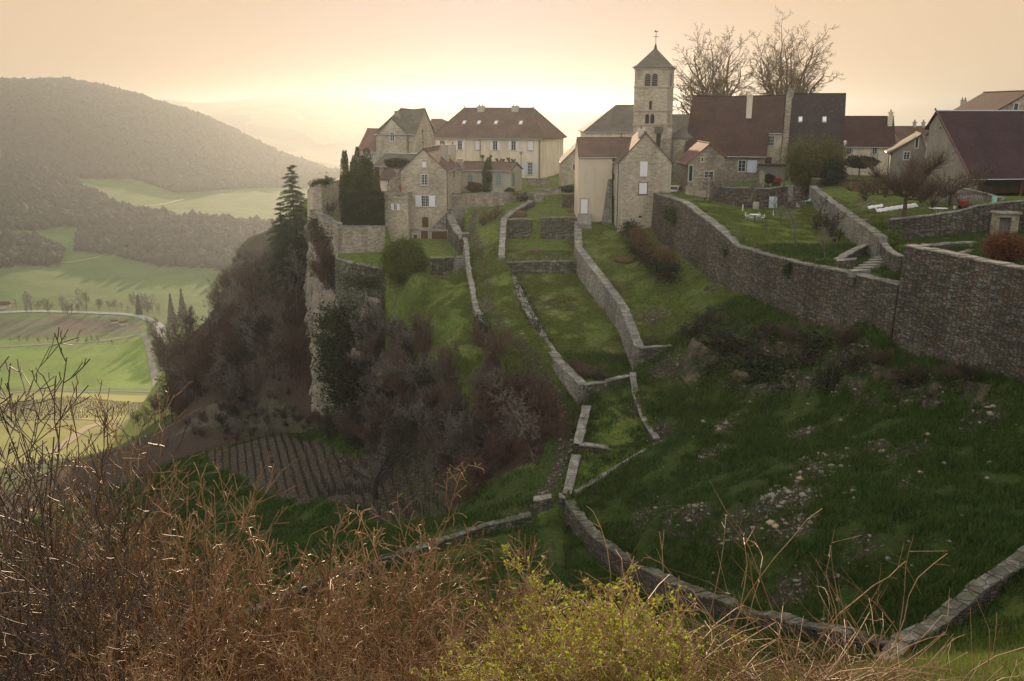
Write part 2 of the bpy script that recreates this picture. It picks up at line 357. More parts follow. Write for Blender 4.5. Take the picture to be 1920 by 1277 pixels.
def m_stone(name, lo, mid, hi, su=2.6, sv=6.5, joint=(.05,.045,.04), bump=.7, moss=0.0, warm=None, stain=.5, width=.06):
    """rubble / dry-stone masonry: irregular flat stones from a stretched cell pattern"""
    n = N(name); uv = n.coord('UV'); ob = n.coord()
    w = n.noise(n.map(uv, (1.3, 1.3, 1)), 1.0, 3, col=True)
    vec = n.new('ShaderNodeVectorMath', operation='SCALE'); n.link(w, vec.inputs[0]); vec.inputs['Scale'].default_value = .18
    add = n.new('ShaderNodeVectorMath', operation='ADD'); n.link(uv, add.inputs[0]); n.link(vec.outputs[0], add.inputs[1])
    st = n.map(add.outputs[0], (su, sv, 1))
    vo = n.new('ShaderNodeTexVoronoi', voronoi_dimensions='2D', feature='F1', distance='CHEBYCHEV'); n.link(st, vo.inputs['Vector']); vo.inputs['Scale'].default_value = 1; vo.inputs['Randomness'].default_value = .8
    ve = n.new('ShaderNodeTexVoronoi', voronoi_dimensions='2D', feature='DISTANCE_TO_EDGE'); n.link(st, ve.inputs['Vector']); ve.inputs['Scale'].default_value = 1; ve.inputs['Randomness'].default_value = .8
    sep = n.new('ShaderNodeSeparateColor'); n.link(vo.outputs['Color'], sep.inputs[0])
    col = n.ramp(sep.outputs[0], [(0, lo), (.5, mid), (1, hi)])
    if warm:
        col = n.mix(n.ramp(sep.outputs[1], [(.72, 0.), (.8, .8)]), col, warm)
        col = n.mix(n.ramp(n.noise(ob, .45, 6, .7, .5), [(.52, 0.), (.68, .6)]), col, n.mix(.5, col, warm))
    col = n.mix(.55, col, n.ramp(n.noise(ob, 9, 5, .7), [(.25, .35), (.75, 1.)]), 'MULTIPLY')
    big = n.ramp(n.noise(n.map(ob, (1, 1, .45)), .33, 6, .65, .6), [(.35, 1.), (.68, 1-stain)])
    col = n.mix(1.0, col, big, 'MULTIPLY')
    e = n.ramp(ve.outputs['Distance'], [(width*.25, 0.), (width, 1.)])
    col = n.mix(e, joint, col)
    if moss: col = n.mix(n.ramp(n.noise(ob, 1.1, 6, .7), [(.5-.12*moss, 0.), (.62, moss)]), col, (.045, .05, .018))
    h = n.math('ADD', n.math('MULTIPLY', e, 1.0), n.math('MULTIPLY', sep.outputs[2], .6))
    h = n.math('ADD', h, n.math('MULTIPLY', n.noise(ob, 14, 4), .5))
    n.bump(h, bump, .06)
    return n.out(col, .92)
def m_plaster(name, c, stain=(.5,.5,.5), amt=.5):
    n = N(name); ob = n.coord()
    a = n.ramp(n.noise(n.map(ob, (.8,.8,.25)), .6, 7, .68, .5), [(.4, 0.), (.7, amt)])
    b = n.ramp(n.noise(n.map(ob, (2,2,.3)), .8, 5, .7), [(.45, 0.), (.75, amt*.8)])
    col = n.mix(a, c, tuple(x*s for x, s in zip(c, stain))); col = n.mix(b, col, tuple(x*.55 for x in c))
    col = n.mix(.35, col, n.ramp(n.noise(ob, 7, 5, .7), [(.2, .5), (.7, 1.)]), 'MULTIPLY')
    n.bump(n.noise(ob, 12, 5), .35, .03)
    return n.out(col, .9)
def m_roof(name, a, b, c, su=4.5, sv=7.5, lichen=.0):
    n = N(name); uv = n.coord('UV'); ob = n.coord()
    br = n.new('ShaderNodeTexBrick'); n.link(n.map(uv, (su, sv, 1)), br.inputs['Vector'])
    br.inputs['Scale'].default_value = 1; br.inputs['Brick Width'].default_value = 1; br.inputs['Row Height'].default_value = 1
    br.inputs['Mortar Size'].default_value = .06; br.inputs['Color1'].default_value = (*a, 1); br.inputs['Color2'].default_value = (*b, 1)
    br.inputs['Mortar'].default_value = tuple(x*.35 for x in a)+(1,)
    col = n.mix(n.ramp(n.noise(uv, 1.6, 7, .75), [(.42, 0.), (.65, 1.)]), br.outputs['Color'], c)
    col = n.mix(.8, col, n.ramp(n.noise(n.map(ob, (1,1,.5)), .35, 6, .65), [(.32, .5), (.68, 1.15)]), 'MULTIPLY')
    if lichen:
        col = n.mix(n.ramp(n.noise(ob, 2.6, 7, .8), [(.60, 0.), (.70, lichen)]), col, (.30, .29, .23))
    n.bump(n.math('ADD', br.outputs['Fac'], n.noise(ob, 8, 4)), -.45, .04)
    return n.out(col, .88)
def m_bark(name, a, b, sc=6.0):
    n = N(name); ob = n.coord()
    return n.out(n.mix(n.ramp(n.noise(n.map(ob, (1,1,.3)), sc, 6, .7), [(.3, 0.), (.7, 1.)]), a, b), .9)
def m_leaf(name, a, b, c=None, trans=.35, sc=1.4):
    n = N(name); ob = n.coord()
    col = n.mix(n.ramp(n.noise(ob, sc, 4, .7), [(.32, 0.), (.68, 1.)]), a, b)
    if c: col = n.mix(n.ramp(n.noise(ob, sc*4, 3, .7), [(.55, 0.), (.7, .8)]), col, c)
    tr = n.new('ShaderNodeBsdfTranslucent'); n.link(col, tr.inputs[0])
    mx = n.new('ShaderNodeMixShader'); mx.inputs[0].default_value = trans
    n.out(col, .7)
    n.link(n.b.outputs[0], mx.inputs[1]); n.link(tr.outputs[0], mx.inputs[2])
    n.link(mx.outputs[0], n.n['Material Output'].inputs[0])
    return n.m
M = {}
M['limestone'] = m_stone('limestone_masonry', (.40,.34,.25), (.52,.445,.33), (.62,.54,.41), 2.4, 5.5, (.33,.28,.205), .35, 0, None, .42, .05)
M['limestone_old'] = m_stone('old_limestone', (.28,.24,.18), (.40,.345,.26), (.52,.45,.35), 2.4, 5.5, (.20,.17,.13), .5, .12, None, .55, .06)
M['drywall'] = m_stone('dry_stone', (.075,.068,.062), (.155,.142,.128), (.285,.26,.225), 2.1, 7.8, (.012,.011,.009), 1.0, .3, (.17,.105,.06), .55, .11)
M['drywall_pale'] = m_stone('pale_dry_stone', (.24,.225,.195), (.36,.335,.29), (.48,.445,.385), 2.2, 6.5, (.08,.075,.065), .9, .15, None, .5, .09)
M['mossy'] = m_stone('mossy_rubble', (.09,.085,.07), (.20,.185,.155), (.36,.335,.29), 2.2, 5.0, (.02,.019,.015), 1.0, .85, None, .5, .10)
M['coping'] = m_stone('coping_stone', (.22,.205,.18), (.32,.30,.265), (.42,.39,.34), 1.4, 1.4, (.12,.11,.10), .6, .25, None, .4, .04)
M['cutstone'] = m_plaster('cut_stone', (.40,.355,.28), (.7,.7,.7), .5)
M['plaster_cream'] = m_plaster('cream_render', (.72,.62,.475), (.72,.74,.78), .85)
M['plaster_tan'] = m_plaster('tan_render', (.58,.48,.36), (.85,.85,.85), .35)
M['plaster_grey'] = m_plaster('grey_render', (.42,.385,.32), (.7,.7,.7), .6)
M['roof_red'] = m_roof('red_brown_tiles', (.090,.036,.030), (.058,.029,.027), (.040,.026,.025), lichen=.35)
M['roof_dark'] = m_roof('dark_tiles', (.052,.034,.032), (.034,.026,.026), (.025,.021,.021), lichen=.5)
M['roof_brown'] = m_roof('brown_tiles', (.16,.092,.068), (.115,.070,.054), (.09,.064,.052), lichen=.4)
M['roof_stone'] = m_roof('stone_slates', (.17,.145,.11), (.12,.105,.085), (.09,.08,.065), 3.5, 6, lichen=.6)
M['roof_violet'] = m_roof('violet_tiles', (.066,.026,.030), (.038,.020,.026), (.028,.018,.022), lichen=.1)
M['roof_pink'] = m_roof('pink_tiles', (.24,.12,.095), (.19,.10,.085), (.15,.09,.075), lichen=.3)
M['plaster_old'] = m_plaster('old_dark_render', (.27,.24,.195), (.7,.7,.7), .7)
M['zinc'] = m_plain('zinc', (.33,.35,.37), .45, .15, 4, .6)
M['glass'] = m_plain('dark_pane', (.02,.024,.028), .12, .3, 2)
M['glass_green'] = m_plain('green_painted_pane', (.10,.17,.16), .3, .3, 2)
M['white'] = m_plain('white_paint', (.70,.68,.70), .6, .12, 6)
M['shutter'] = m_plain('white_shutter_paint', (.66,.62,.66), .6, .12, 5)
M['shutter_blue'] = m_plain('pale_blue_shutter_paint', (.45,.50,.55), .6, .12, 5)
M['wood_brown'] = m_plain('brown_painted_wood', (.085,.035,.025), .7, .35, 7)
M['wood_red'] = m_plain('red_brown_shutter', (.20,.055,.03), .7, .25, 7)
M['wood_grey'] = m_bark('weathered_wood', (.10,.09,.08), (.20,.18,.16), 9)
M['wood_pale'] = m_bark('pale_gate_wood', (.26,.21,.15), (.34,.28,.2), 9)
M['dark'] = m_plain('dark_opening', (.012,.011,.010), .9, .2, 3)
M['iron'] = m_plain('iron', (.05,.05,.05), .5, .3, 8, .5)
M['bark'] = m_bark('grey_bark', (.05,.042,.035), (.11,.095,.08))
M['bark_brown'] = m_bark('brown_bark', (.055,.035,.022), (.12,.078,.05))
M['twig_grey'] = m_bark('grey_twigs', (.085,.075,.064), (.24,.21,.175), 3)
M['twig_brown'] = m_bark('brown_twigs', (.055,.038,.028), (.14,.095,.070), 3)
M['twig_red'] = m_bark('reddish_twigs', (.070,.044,.034), (.160,.098,.074), 3)
M['twig_orange'] = m_bark('golden_brown_twigs', (.17,.085,.035), (.34,.19,.09), 4)
M['twig_dark'] = m_bark('dark_twigs', (.025,.021,.018), (.06,.05,.042), 3)
M['plane_bark'] = m_bark('plane_tree_bark', (.10,.072,.04), (.19,.14,.08), 3)
M['leaf_cypress'] = m_leaf('cypress_foliage', (.030,.045,.014), (.075,.095,.026), (.11,.12,.04), .4, .7)
M['leaf_hedge'] = m_leaf('clipped_hedge_foliage', (.012,.020,.008), (.026,.035,.013), None, .2, .7)
M['leaf_yew'] = m_leaf('round_yew_foliage', (.040,.065,.012), (.085,.11,.018), (.13,.14,.025), .25, .8)
M['leaf_cedar'] = m_leaf('cedar_needles', (.025,.048,.034), (.060,.090,.055), None, .35, .5)
M['leaf_bamboo'] = m_leaf('bamboo_leaves', (.055,.062,.018), (.14,.135,.04), None, .3, .8)
M['leaf_ivy'] = m_leaf('ivy_leaves', (.014,.026,.010), (.035,.050,.018), None, .15, 1)
M['leaf_spring'] = m_leaf('fresh_yellow_green_leaves', (.20,.25,.018), (.36,.40,.045), None, .5, 2)
M['leaf_red'] = m_leaf('russet_leaves', (.075,.030,.015), (.16,.050,.020), None, .3, 2)
M['leaf_dry'] = m_leaf('dry_leaves', (.08,.045,.022), (.15,.085,.04), None, .3, 2)
M['leaf_teal'] = m_leaf('dark_evergreen', (.010,.022,.018), (.022,.040,.030), None, .15, 1)
M['rock'] = None
# rock, ground
def make_rock(name='limestone_rock', k=1.0):
    n = N(name); ob = n.coord()
    f = n.noise(n.map(ob, (1,1,.45)), .35, 9, .7, .8)
    c = n.ramp(f, [(.25, (.10,.095,.09)), (.42, (.26,.23,.19)), (.55, (.42,.36,.28)), (.7, (.50,.43,.34)), (.85, (.22,.20,.18))])
    c = n.mix(n.ramp(n.noise(ob, 3.5, 6, .75), [(.3, .0), (.7, 1.)]), n.mix(1., c, (.45,.45,.45), 'MULTIPLY'), c)
    if k != 1.0: c = n.mix(1., c, (k, k*.93, k*.82), 'MULTIPLY')
    g = n.ramp(n.noise(ob, .5 if k == 1.0 else 1.1, 7, .7), [(.55 if k == 1.0 else .46, 0.), (.63 if k == 1.0 else .56, .9)])
    c = n.mix(g, c, (.035, .05, .015))
    n.bump(n.noise(ob, 1.6, 8, .75), 1.0, .5)
    return n.out(c, .92)
M['rock'] = make_rock()
M['rock_bank'] = make_rock('mossy_bank_rock', .48)
def make_ground():
    n = N('ground'); ob = n.coord()
    at = n.new('ShaderNodeVertexColor', layer_name='cover')
    sp = n.new('ShaderNodeSeparateColor'); n.link(at.outputs['Color'], sp.inputs[0])
    big = n.noise(ob, .11, 6, .6); mid = n.noise(ob, .8, 6, .65); fine = n.noise(ob, 5.0, 5, .75)
    gr = n.ramp(mid, [(.28, (.066,.094,.014)), (.5, (.115,.152,.024)), (.72, (.185,.20,.05))])
    gr = n.mix(n.ramp(big, [(.35, 0.), (.65, .75)]), gr, n.mix(fine, (.062,.110,.014), (.115,.155,.030)))
    straw = n.mix(fine, (.13,.115,.045), (.24,.205,.10))
    # dry straw: red channel, broken up by noise
    s = n.math('ADD', sp.outputs[0], n.math('MULTIPLY', n.math('SUBTRACT', mid, .5), 1.6))
    c = n.mix(n.ramp(s, [(.35, 0.), (.8, .9)]), gr, straw)
    gr2 = n.mix(fine, (.020,.044,.005), (.048,.082,.012))     # rough hillside turf, shade painted into its darker green: alpha channel
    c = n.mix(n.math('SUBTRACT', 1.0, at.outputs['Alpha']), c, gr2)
    # dirt and small stones: green channel
    vo = n.new('ShaderNodeTexVoronoi'); n.link(ob, vo.inputs['Vector']); vo.inputs['Scale'].default_value = 6.5
    vs = n.new('ShaderNodeSeparateColor'); n.link(vo.outputs['Color'], vs.inputs[0])
    dirt = n.mix(fine, (.040,.031,.022), (.100,.080,.058))
    dirt = n.mix(n.ramp(vs.outputs[0], [(.86, 0.), (.93, 1.)]), dirt, (.17,.155,.13))
    g2 = n.math('ADD', sp.outputs[1], n.math('MULTIPLY', n.math('SUBTRACT', n.noise(ob, 1.3, 7, .75), .5), 1.5))
    c = n.mix(n.ramp(g2, [(.42, 0.), (.62, 1.)]), c, dirt)
    # leaf litter under bare wood: blue channel
    lit = n.mix(fine, (.030,.021,.015), (.085,.060,.045))
    b2 = n.math('ADD', sp.outputs[2], n.math('MULTIPLY', n.math('SUBTRACT', n.noise(ob, .6, 7, .75), .5), 1.2))
    c = n.mix(n.ramp(b2, [(.4, 0.), (.65, 1.)]), c, lit)
    c = n.mix(1., c, n.ramp(n.noise(ob, 2.2, 9, .82), [(.36, .42), (.64, 1.45)]), 'MULTIPLY')
    n.bump(n.math('ADD', n.math('MULTIPLY', n.noise(ob, 2.6, 7, .8), 1.0), n.math('MULTIPLY', n.noise(ob, 11, 4, .7), .4)), 1.0, .3)
    return n.out(c, .95)
M['ground'] = make_ground()
def make_far():
    n = N('valley_ground'); ob = n.coord()
    at = n.new('ShaderNodeVertexColor', layer_name='cover')
    f = n.noise(ob, .02, 7, .6); g = n.noise(ob, .35, 5, .7)
    c = n.mix(1., at.outputs['Color'], n.ramp(f, [(.3, .72), (.7, 1.25)]), 'MULTIPLY')
    c = n.mix(1., c, n.ramp(g, [(.3, .75), (.7, 1.2)]), 'MULTIPLY')
    return n.out(c, .95)
M['far'] = make_far()

def grid_faces(nx, ny):
    i = np.arange(nx-1)[None, :]; j = np.arange(ny-1)[:, None]
    a = (j*nx+i).ravel()
    return np.c_[a, a+1, a+nx+1, a+nx]
def pixpoly(x, y, z, poly):
    px, py = project(x, y, z); return inpoly(px, py, poly)
def segdist(x, y, pts):
    d = np.full(np.shape(x), 1e9)
    for a, b in zip(pts[:-1], pts[1:]):
        ax, ay = a[0], a[1]; dx, dy = b[0]-ax, b[1]-ay; L = dx*dx+dy*dy
        t = np.clip(((x-ax)*dx+(y-ay)*dy)/L, 0, 1)
        d = np.minimum(d, np.hypot(x-ax-t*dx, y-ay-t*dy))
    return d
# ---- near ground
NX0, NX1, NY0, NY1, ST_ = -112, 92, -12, 236, .4
xs = np.arange(NX0, NX1+.01, ST_); ys = np.arange(NY0, NY1+.01, ST_)
GX, GY = np.meshgrid(xs, ys)
GZ = ground_z(GX.ravel(), GY.ravel()).reshape(GX.shape)
cov = np.zeros((GX.size, 4), np.float32); cov[:, 3] = 1
x, y, z = GX.ravel(), GY.ravel(), GZ.ravel()
PATH = PP([(1010,372,158),(930,388,149),(890,402,144.5),(884,420,139),(893,450,131),(905,480,125),(908,520,117),(912,560,111),(935,600,104.5),(985,670,95),(1036,750,88),(1058,800,84),(1060,850,80.5),(1036,900,77.5),(1000,945,75),(940,990,73.5)])
pd = segdist(x, y, PATH)
cov[:, 1] = np.maximum(cov[:, 1], np.where(y > 93, .62, .68)*np.clip(1.5-pd/.9, 0, 1))
def blob(px, py, d, r, ch, a):
    c = P(px, py, d); q = np.hypot(x-c.x, (y-c.y))
    cov[:, ch] = np.maximum(cov[:, ch], a*np.clip(1.3-q/r, 0, 1))
for a in [(1000,478,124,5,0,.9),(960,470,126,4,0,.7),(1040,565,110,5,0,.75),(1030,600,106,4,0,.5),(1120,640,97,6,0,.45),(1110,480,121,5,0,.45),(1170,500,117,4,0,.6),(1160,540,110,4,0,.5),
          (1200,590,103,4,0,.5),(845,640,103,4,0,.4),(1430,640,87,5,0,.5),(1250,720,86,5,0,.35),(1350,800,76,5,0,.35)]: blob(*a)
for a in [(1225,600,102,3,1,.62),(1250,690,90,3,1,.75),(1360,800,78,2.6,1,.75),(1190,760,85,2.5,1,.6),(1235,800,80,2,1,.75),(1330,840,73,2.4,1,.7),(1540,870,63,4,1,.62),(1460,920,58,3.5,1,.75),
          (1500,925,57,2.5,1,.75),(1220,945,68,3,1,.65),(1260,960,65,2.5,1,.62),(1640,820,63,2.5,1,.62),(1480,960,54,2.5,1,.75),(1520,890,61,3,1,.7),(1700,830,60,3,1,.6),(1290,1000,60,3,1,.7),(1380,1000,57,3,1,.68),
          (1480,1070,49,2.5,1,.7),(1560,1060,48,2,1,.55),(1620,1020,49,2,1,.58),(1500,800,70,2.4,1,.65),(1320,640,93,3,1,.5),(1240,650,95,3,1,.45),(1700,900,55,2,1,.55),(1740,940,52,2,1,.5),(1840,800,60,3,1,.6),
          (1155,545,110,3,2,.62),(1230,640,97,3.5,2,.55),(1080,690,90,2.5,2,.6)]: blob(*a)
# scree above the vineyard, soil of the vineyard
VINE = [P(*p)[:2] for p in [(375,850,148),(540,808,150),(640,870,125),(760,870,108),(880,880,94),(860,960,84),(700,985,95),(590,945,108),(470,880,128)]]
m = inpoly(x, y, VINE); cov[m, 1] = .85
SCREE = [P(*p)[:2] for p in [(310,800,182),(430,740,185),(560,780,160),(600,800,148),(520,812,152),(420,815,158)]]
m = inpoly(x, y, SCREE); cov[m, 1] = .62; cov[m, 2] = .3
cov[:, 1] = np.maximum(cov[:, 1], .8*np.clip(1.4-segdist(x, y, PP([(470,888,127),(590,955,106),(650,985,98)]))/1.6, 0, 1))
WOOD = [P(*p)[:2] for p in [(610,560,146),(700,562,128),(745,590,120),(800,655,107),(850,708,98),(910,722,94),(990,680,93),(1040,780,85.5),(1010,870,81),(900,935,86),(850,895,92),(700,860,115),(610,805,150)]]
m = inpoly(x, y, WOOD); cov[m, 2] = 1.0
m = ~inpoly(x, y, PROM) & (y > 150) & ~inpoly(x, y, SCREE); cov[m, 2] = .8
m = inpoly(x, y, BANK)
gzx = np.gradient(GZ, ST_, axis=1).ravel(); gzy = np.gradient(GZ, ST_, axis=0).ravel()
slope = np.hypot(gzx, gzy)
cov[m, 1] = np.maximum(cov[m, 1], .25+.4*np.clip(slope[m]-.5, 0, 1)); cov[m, 2] = .35
m = (y < 36); cov[m, 2] = np.maximum(cov[m, 2], np.where(x[m] < 11, .55, .1))
m = inpoly(x, y, TER[10][1]) if TER[10][0] == 'T9' else inpoly(x, y, [t for t in TER if t[0] == 'T9'][0][1])
cov[m, 1] = np.where(fbm(x[m], y[m], 5, 3, 9) > .52, .5, .15)
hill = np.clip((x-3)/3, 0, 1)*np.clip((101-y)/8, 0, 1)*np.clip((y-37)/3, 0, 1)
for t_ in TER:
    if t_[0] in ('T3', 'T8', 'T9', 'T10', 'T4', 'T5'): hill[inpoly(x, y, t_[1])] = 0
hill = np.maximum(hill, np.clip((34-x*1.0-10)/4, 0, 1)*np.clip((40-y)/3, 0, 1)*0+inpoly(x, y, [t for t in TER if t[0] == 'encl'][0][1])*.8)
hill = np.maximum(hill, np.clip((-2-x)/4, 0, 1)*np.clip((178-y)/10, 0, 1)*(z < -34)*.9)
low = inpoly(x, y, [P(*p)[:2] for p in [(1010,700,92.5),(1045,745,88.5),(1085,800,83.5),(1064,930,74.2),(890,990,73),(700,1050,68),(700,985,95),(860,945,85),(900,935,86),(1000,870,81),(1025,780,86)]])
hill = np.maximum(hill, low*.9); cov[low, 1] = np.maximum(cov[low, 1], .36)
cov[:, 3] = 1-.92*hill  # alpha drops where the rough turf is painted darker for shade
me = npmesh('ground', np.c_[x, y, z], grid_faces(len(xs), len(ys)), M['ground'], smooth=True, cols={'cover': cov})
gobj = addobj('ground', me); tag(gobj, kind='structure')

# ---- far ground: fan-shaped sheet, steps growing with distance, out to the horizon
az = np.tan(np.radians(np.linspace(-50, 50, 420))); ln = np.linspace(math.log(150), math.log(10500), 360)
A_, L_ = np.meshgrid(az, ln); FY = np.exp(L_); FX = A_*FY
fz = tB(FX, FY)
inp = inpoly(FX, FY, PROM); fz = np.where(inp, tA(FX, np.minimum(FY, 240)), fz)
inside = (FX > NX0+1) & (FX < NX1-1) & (FY < NY1-1)
fz = np.where(inside, fz-4, fz)
fz = fz + (fbm(FX, FY, 400, 5, 3)-.5)*np.clip((FY-700)/3000, 0, 1)*60*np.clip((FY-1500)/1500, 0.15, 1)
fx, fy, fz = FX.ravel(), FY.ravel(), fz.ravel()
ppx, ppy = project(fx, fy, fz)
fc = np.zeros((fx.size, 4), np.float32); fc[:, 3] = 1
def setc(mask, c): fc[mask, :3] = c
setc(fx > -1e9, (.075, .135, .035))
WOODS = [
 [(-900,100),(0,140),(150,150),(230,170),(400,230),(520,290),(640,330),(600,352),(480,352),(330,362),(250,335),(130,335),(150,352),(220,388),(200,420),(60,432),(-900,440)],
 [(230,388),(330,410),(420,415),(560,425),(560,520),(470,520),(400,505),(300,500),(220,480),(140,470),(150,430)],
 [(-900,470),(40,440),(120,470),(110,500),(-900,510)],
]
far_m = fy > 700
for w_ in WOODS: setc(far_m & inpoly(ppx, ppy, w_), (.060, .052, .040))
setc((fy > 2600), (.075,.085,.045))
setc((fy > 2600) & (fbm(fx, fy, 500, 3, 4) > .55), (.050,.050,.040))
m = (fy > 2600) & (fbm(fx, fy, 260, 2, 8) > .6); setc(m, (.14,.16,.07))
setc(far_m & inpoly(ppx, ppy, [(-900,588),(70,600),(180,594),(265,600),(262,622),(150,630),(-900,645)]), (.085,.095,.055))
setc(far_m & inpoly(ppx, ppy, [(90,592),(172,596),(160,625),(110,618)]), (.085,.062,.048))
setc(far_m & inpoly(ppx, ppy, [(180,600),(235,600),(190,626),(165,624)]), (.085,.066,.050))
setc((fy > 560) & (fy < 780) & inpoly(ppx, ppy, [(-900,655),(0,640),(270,627),(290,650),(290,728),(-900,730)]), (.13,.215,.028))  # valley meadow, its sunlight put into a brighter yellow-green
m = (fy > 215) & (fy < 585) & (fx < -50)
setc(m, (.21,.22,.060))  # vineyard floor coloured pale yellow as if sunlit
setc((fy <= 260) & (fx < -20), (.045,.070,.018))
setc((fy < 600) & (fx/fy > -.375), (.050,.045,.030))
me = npmesh('valley', np.c_[fx, fy, fz], grid_faces(len(az), len(ln)), M['far'], smooth=True, cols={'cover': fc})
tag(addobj('valley', me), kind='structure')
FARZ = fz.reshape(A_.shape)
def farz(X, Y):
    X = np.asarray(X, float); Y = np.asarray(Y, float)
    ci = np.interp(X/Y, az, np.arange(len(az))); ri = np.interp(np.log(Y), ln, np.arange(len(ln)))
    c0 = np.clip(ci.astype(int), 0, len(az)-2); r0 = np.clip(ri.astype(int), 0, len(ln)-2); a = ci-c0; b = ri-r0
    return (FARZ[r0, c0]*(1-a)+FARZ[r0, c0+1]*a)*(1-b)+(FARZ[r0+1, c0]*(1-a)+FARZ[r0+1, c0+1]*a)*b
def gnear(x, y):
    "height of the near ground sheet itself (bilinear)"
    x = np.asarray(x, float); y = np.asarray(y, float)
    ci = np.clip((x-NX0)/ST_, 0, len(xs)-1.001); ri = np.clip((y-NY0)/ST_, 0, len(ys)-1.001)
    c0 = ci.astype(int); r0 = ri.astype(int); a = ci-c0; b = ri-r0
    return (GZ[r0, c0]*(1-a)+GZ[r0, c0+1]*a)*(1-b)+(GZ[r0+1, c0]*(1-a)+GZ[r0+1, c0+1]*a)*b
def ribbon(name, pts, width, mat, lift=.25, z=None, label=None):
    """a road or stream laid over the far ground"""
    pts = [Vector(p) for p in pts]; L = [0]
    for a, b in zip(pts[:-1], pts[1:]): L.append(L[-1]+(b-a).length)
    s = np.arange(0, L[-1], 6.0)
    X = np.interp(s, L, [p.x for p in pts]); Y = np.interp(s, L, [p.y for p in pts])
    k = np.ones(7)/7
    X = np.r_[X[:3], np.convolve(X, k, 'valid'), X[-3:]] if len(X) > 9 else X; Y = np.r_[Y[:3], np.convolve(Y, k, 'valid'), Y[-3:]] if len(Y) > 9 else Y
    dx = np.gradient(X); dy = np.gradient(Y); l = np.hypot(dx, dy)+1e-6; nx, ny = -dy/l, dx/l
    V = []
    for t in (-.5, 0, .5):
        a, b = X+nx*width*t, Y+ny*width*t
        V.append(np.c_[a, b, farz(a, b)+lift])
    V = np.concatenate(V); n = len(X); i = np.arange(n-1)
    F = np.concatenate([np.c_[i+r*n, i+1+r*n, i+1+(r+1)*n, i+(r+1)*n] for r in (0, 1)])
    return tag(addobj(name, npmesh(name, V, F, mat, smooth=True)), kind='structure', label=label)
M['road'] = m_plain('pale_road', (.20,.19,.17), .9, .15, .5)
M['track'] = m_plain('earth_track', (.30,.24,.17), .95, .2, .5)
M['water'] = m_plain('river_water', (.10,.12,.12), .08, .3, .2)
M['foam'] = m_plain('pale_river_shallows', (.34,.38,.38), .25, .5, .35)
ribbon('road', PP([(-200,640,800),(0,640,755),(120,636,762),(200,632,770),(268,622,790)]), 5, M['road'])
ribbon('road', PP([(268,622,790),(278,640,752),(285,670,700),(290,700,652),(296,724,618),(312,727,612)]), 5, M['road'])
ribbon('road', PP([(-200,742,560),(0,738,585),(150,731,606),(300,726,615),(345,724,618)]), 5, M['road'])
ribbon('road', PP([(-60,796,400),(60,796,400),(150,790,412),(230,786,420),(300,785,420)]), 4.5, M['road'])
ribbon('road', PP([(222,787,418),(190,800,395),(165,815,360),(130,835,318),(90,860,280)]), 4.5, M['track'])
ribbon('road', PP([(230,392,1490),(300,378,1560),(345,362,1660)]), 5, M['track'])
ribbon('road', PP([(255,404,1440),(330,410,1400),(420,417,1350),(560,427,1300)]), 5, M['track'])
ribbon('road', PP([(0,502,1110),(80,492,1140),(190,478,1180)]), 4, M['track'])
ribbon('river', PP([(-200,590,905),(0,590,893),(60,588,895),(150,592,885),(255,597,872),(300,610,830),(305,630,775),(316,660,715),(322,690,670),(325,726,612)]), 8, M['foam'], .4)
# ---------------------------------------------------------------- haze
hz = N('haze_volume'); hz.n.remove(hz.b)
pv = hz.new('ShaderNodeVolumePrincipled'); pv.inputs['Color'].default_value = (.265,.295,.315,1)
HAZE_D = 0.00024
pv.inputs['Density'].default_value = HAZE_D; pv.inputs['Anisotropy'].default_value = .68
hz.link(pv.outputs[0], hz.n['Material Output'].inputs['Volume'])
b = MB(); b.box(-13500, 13500, -120, 10800, -330, 78)
tag(b.build('haze', hz.m), kind='stuff', label='pale sunlit haze filling the valley')
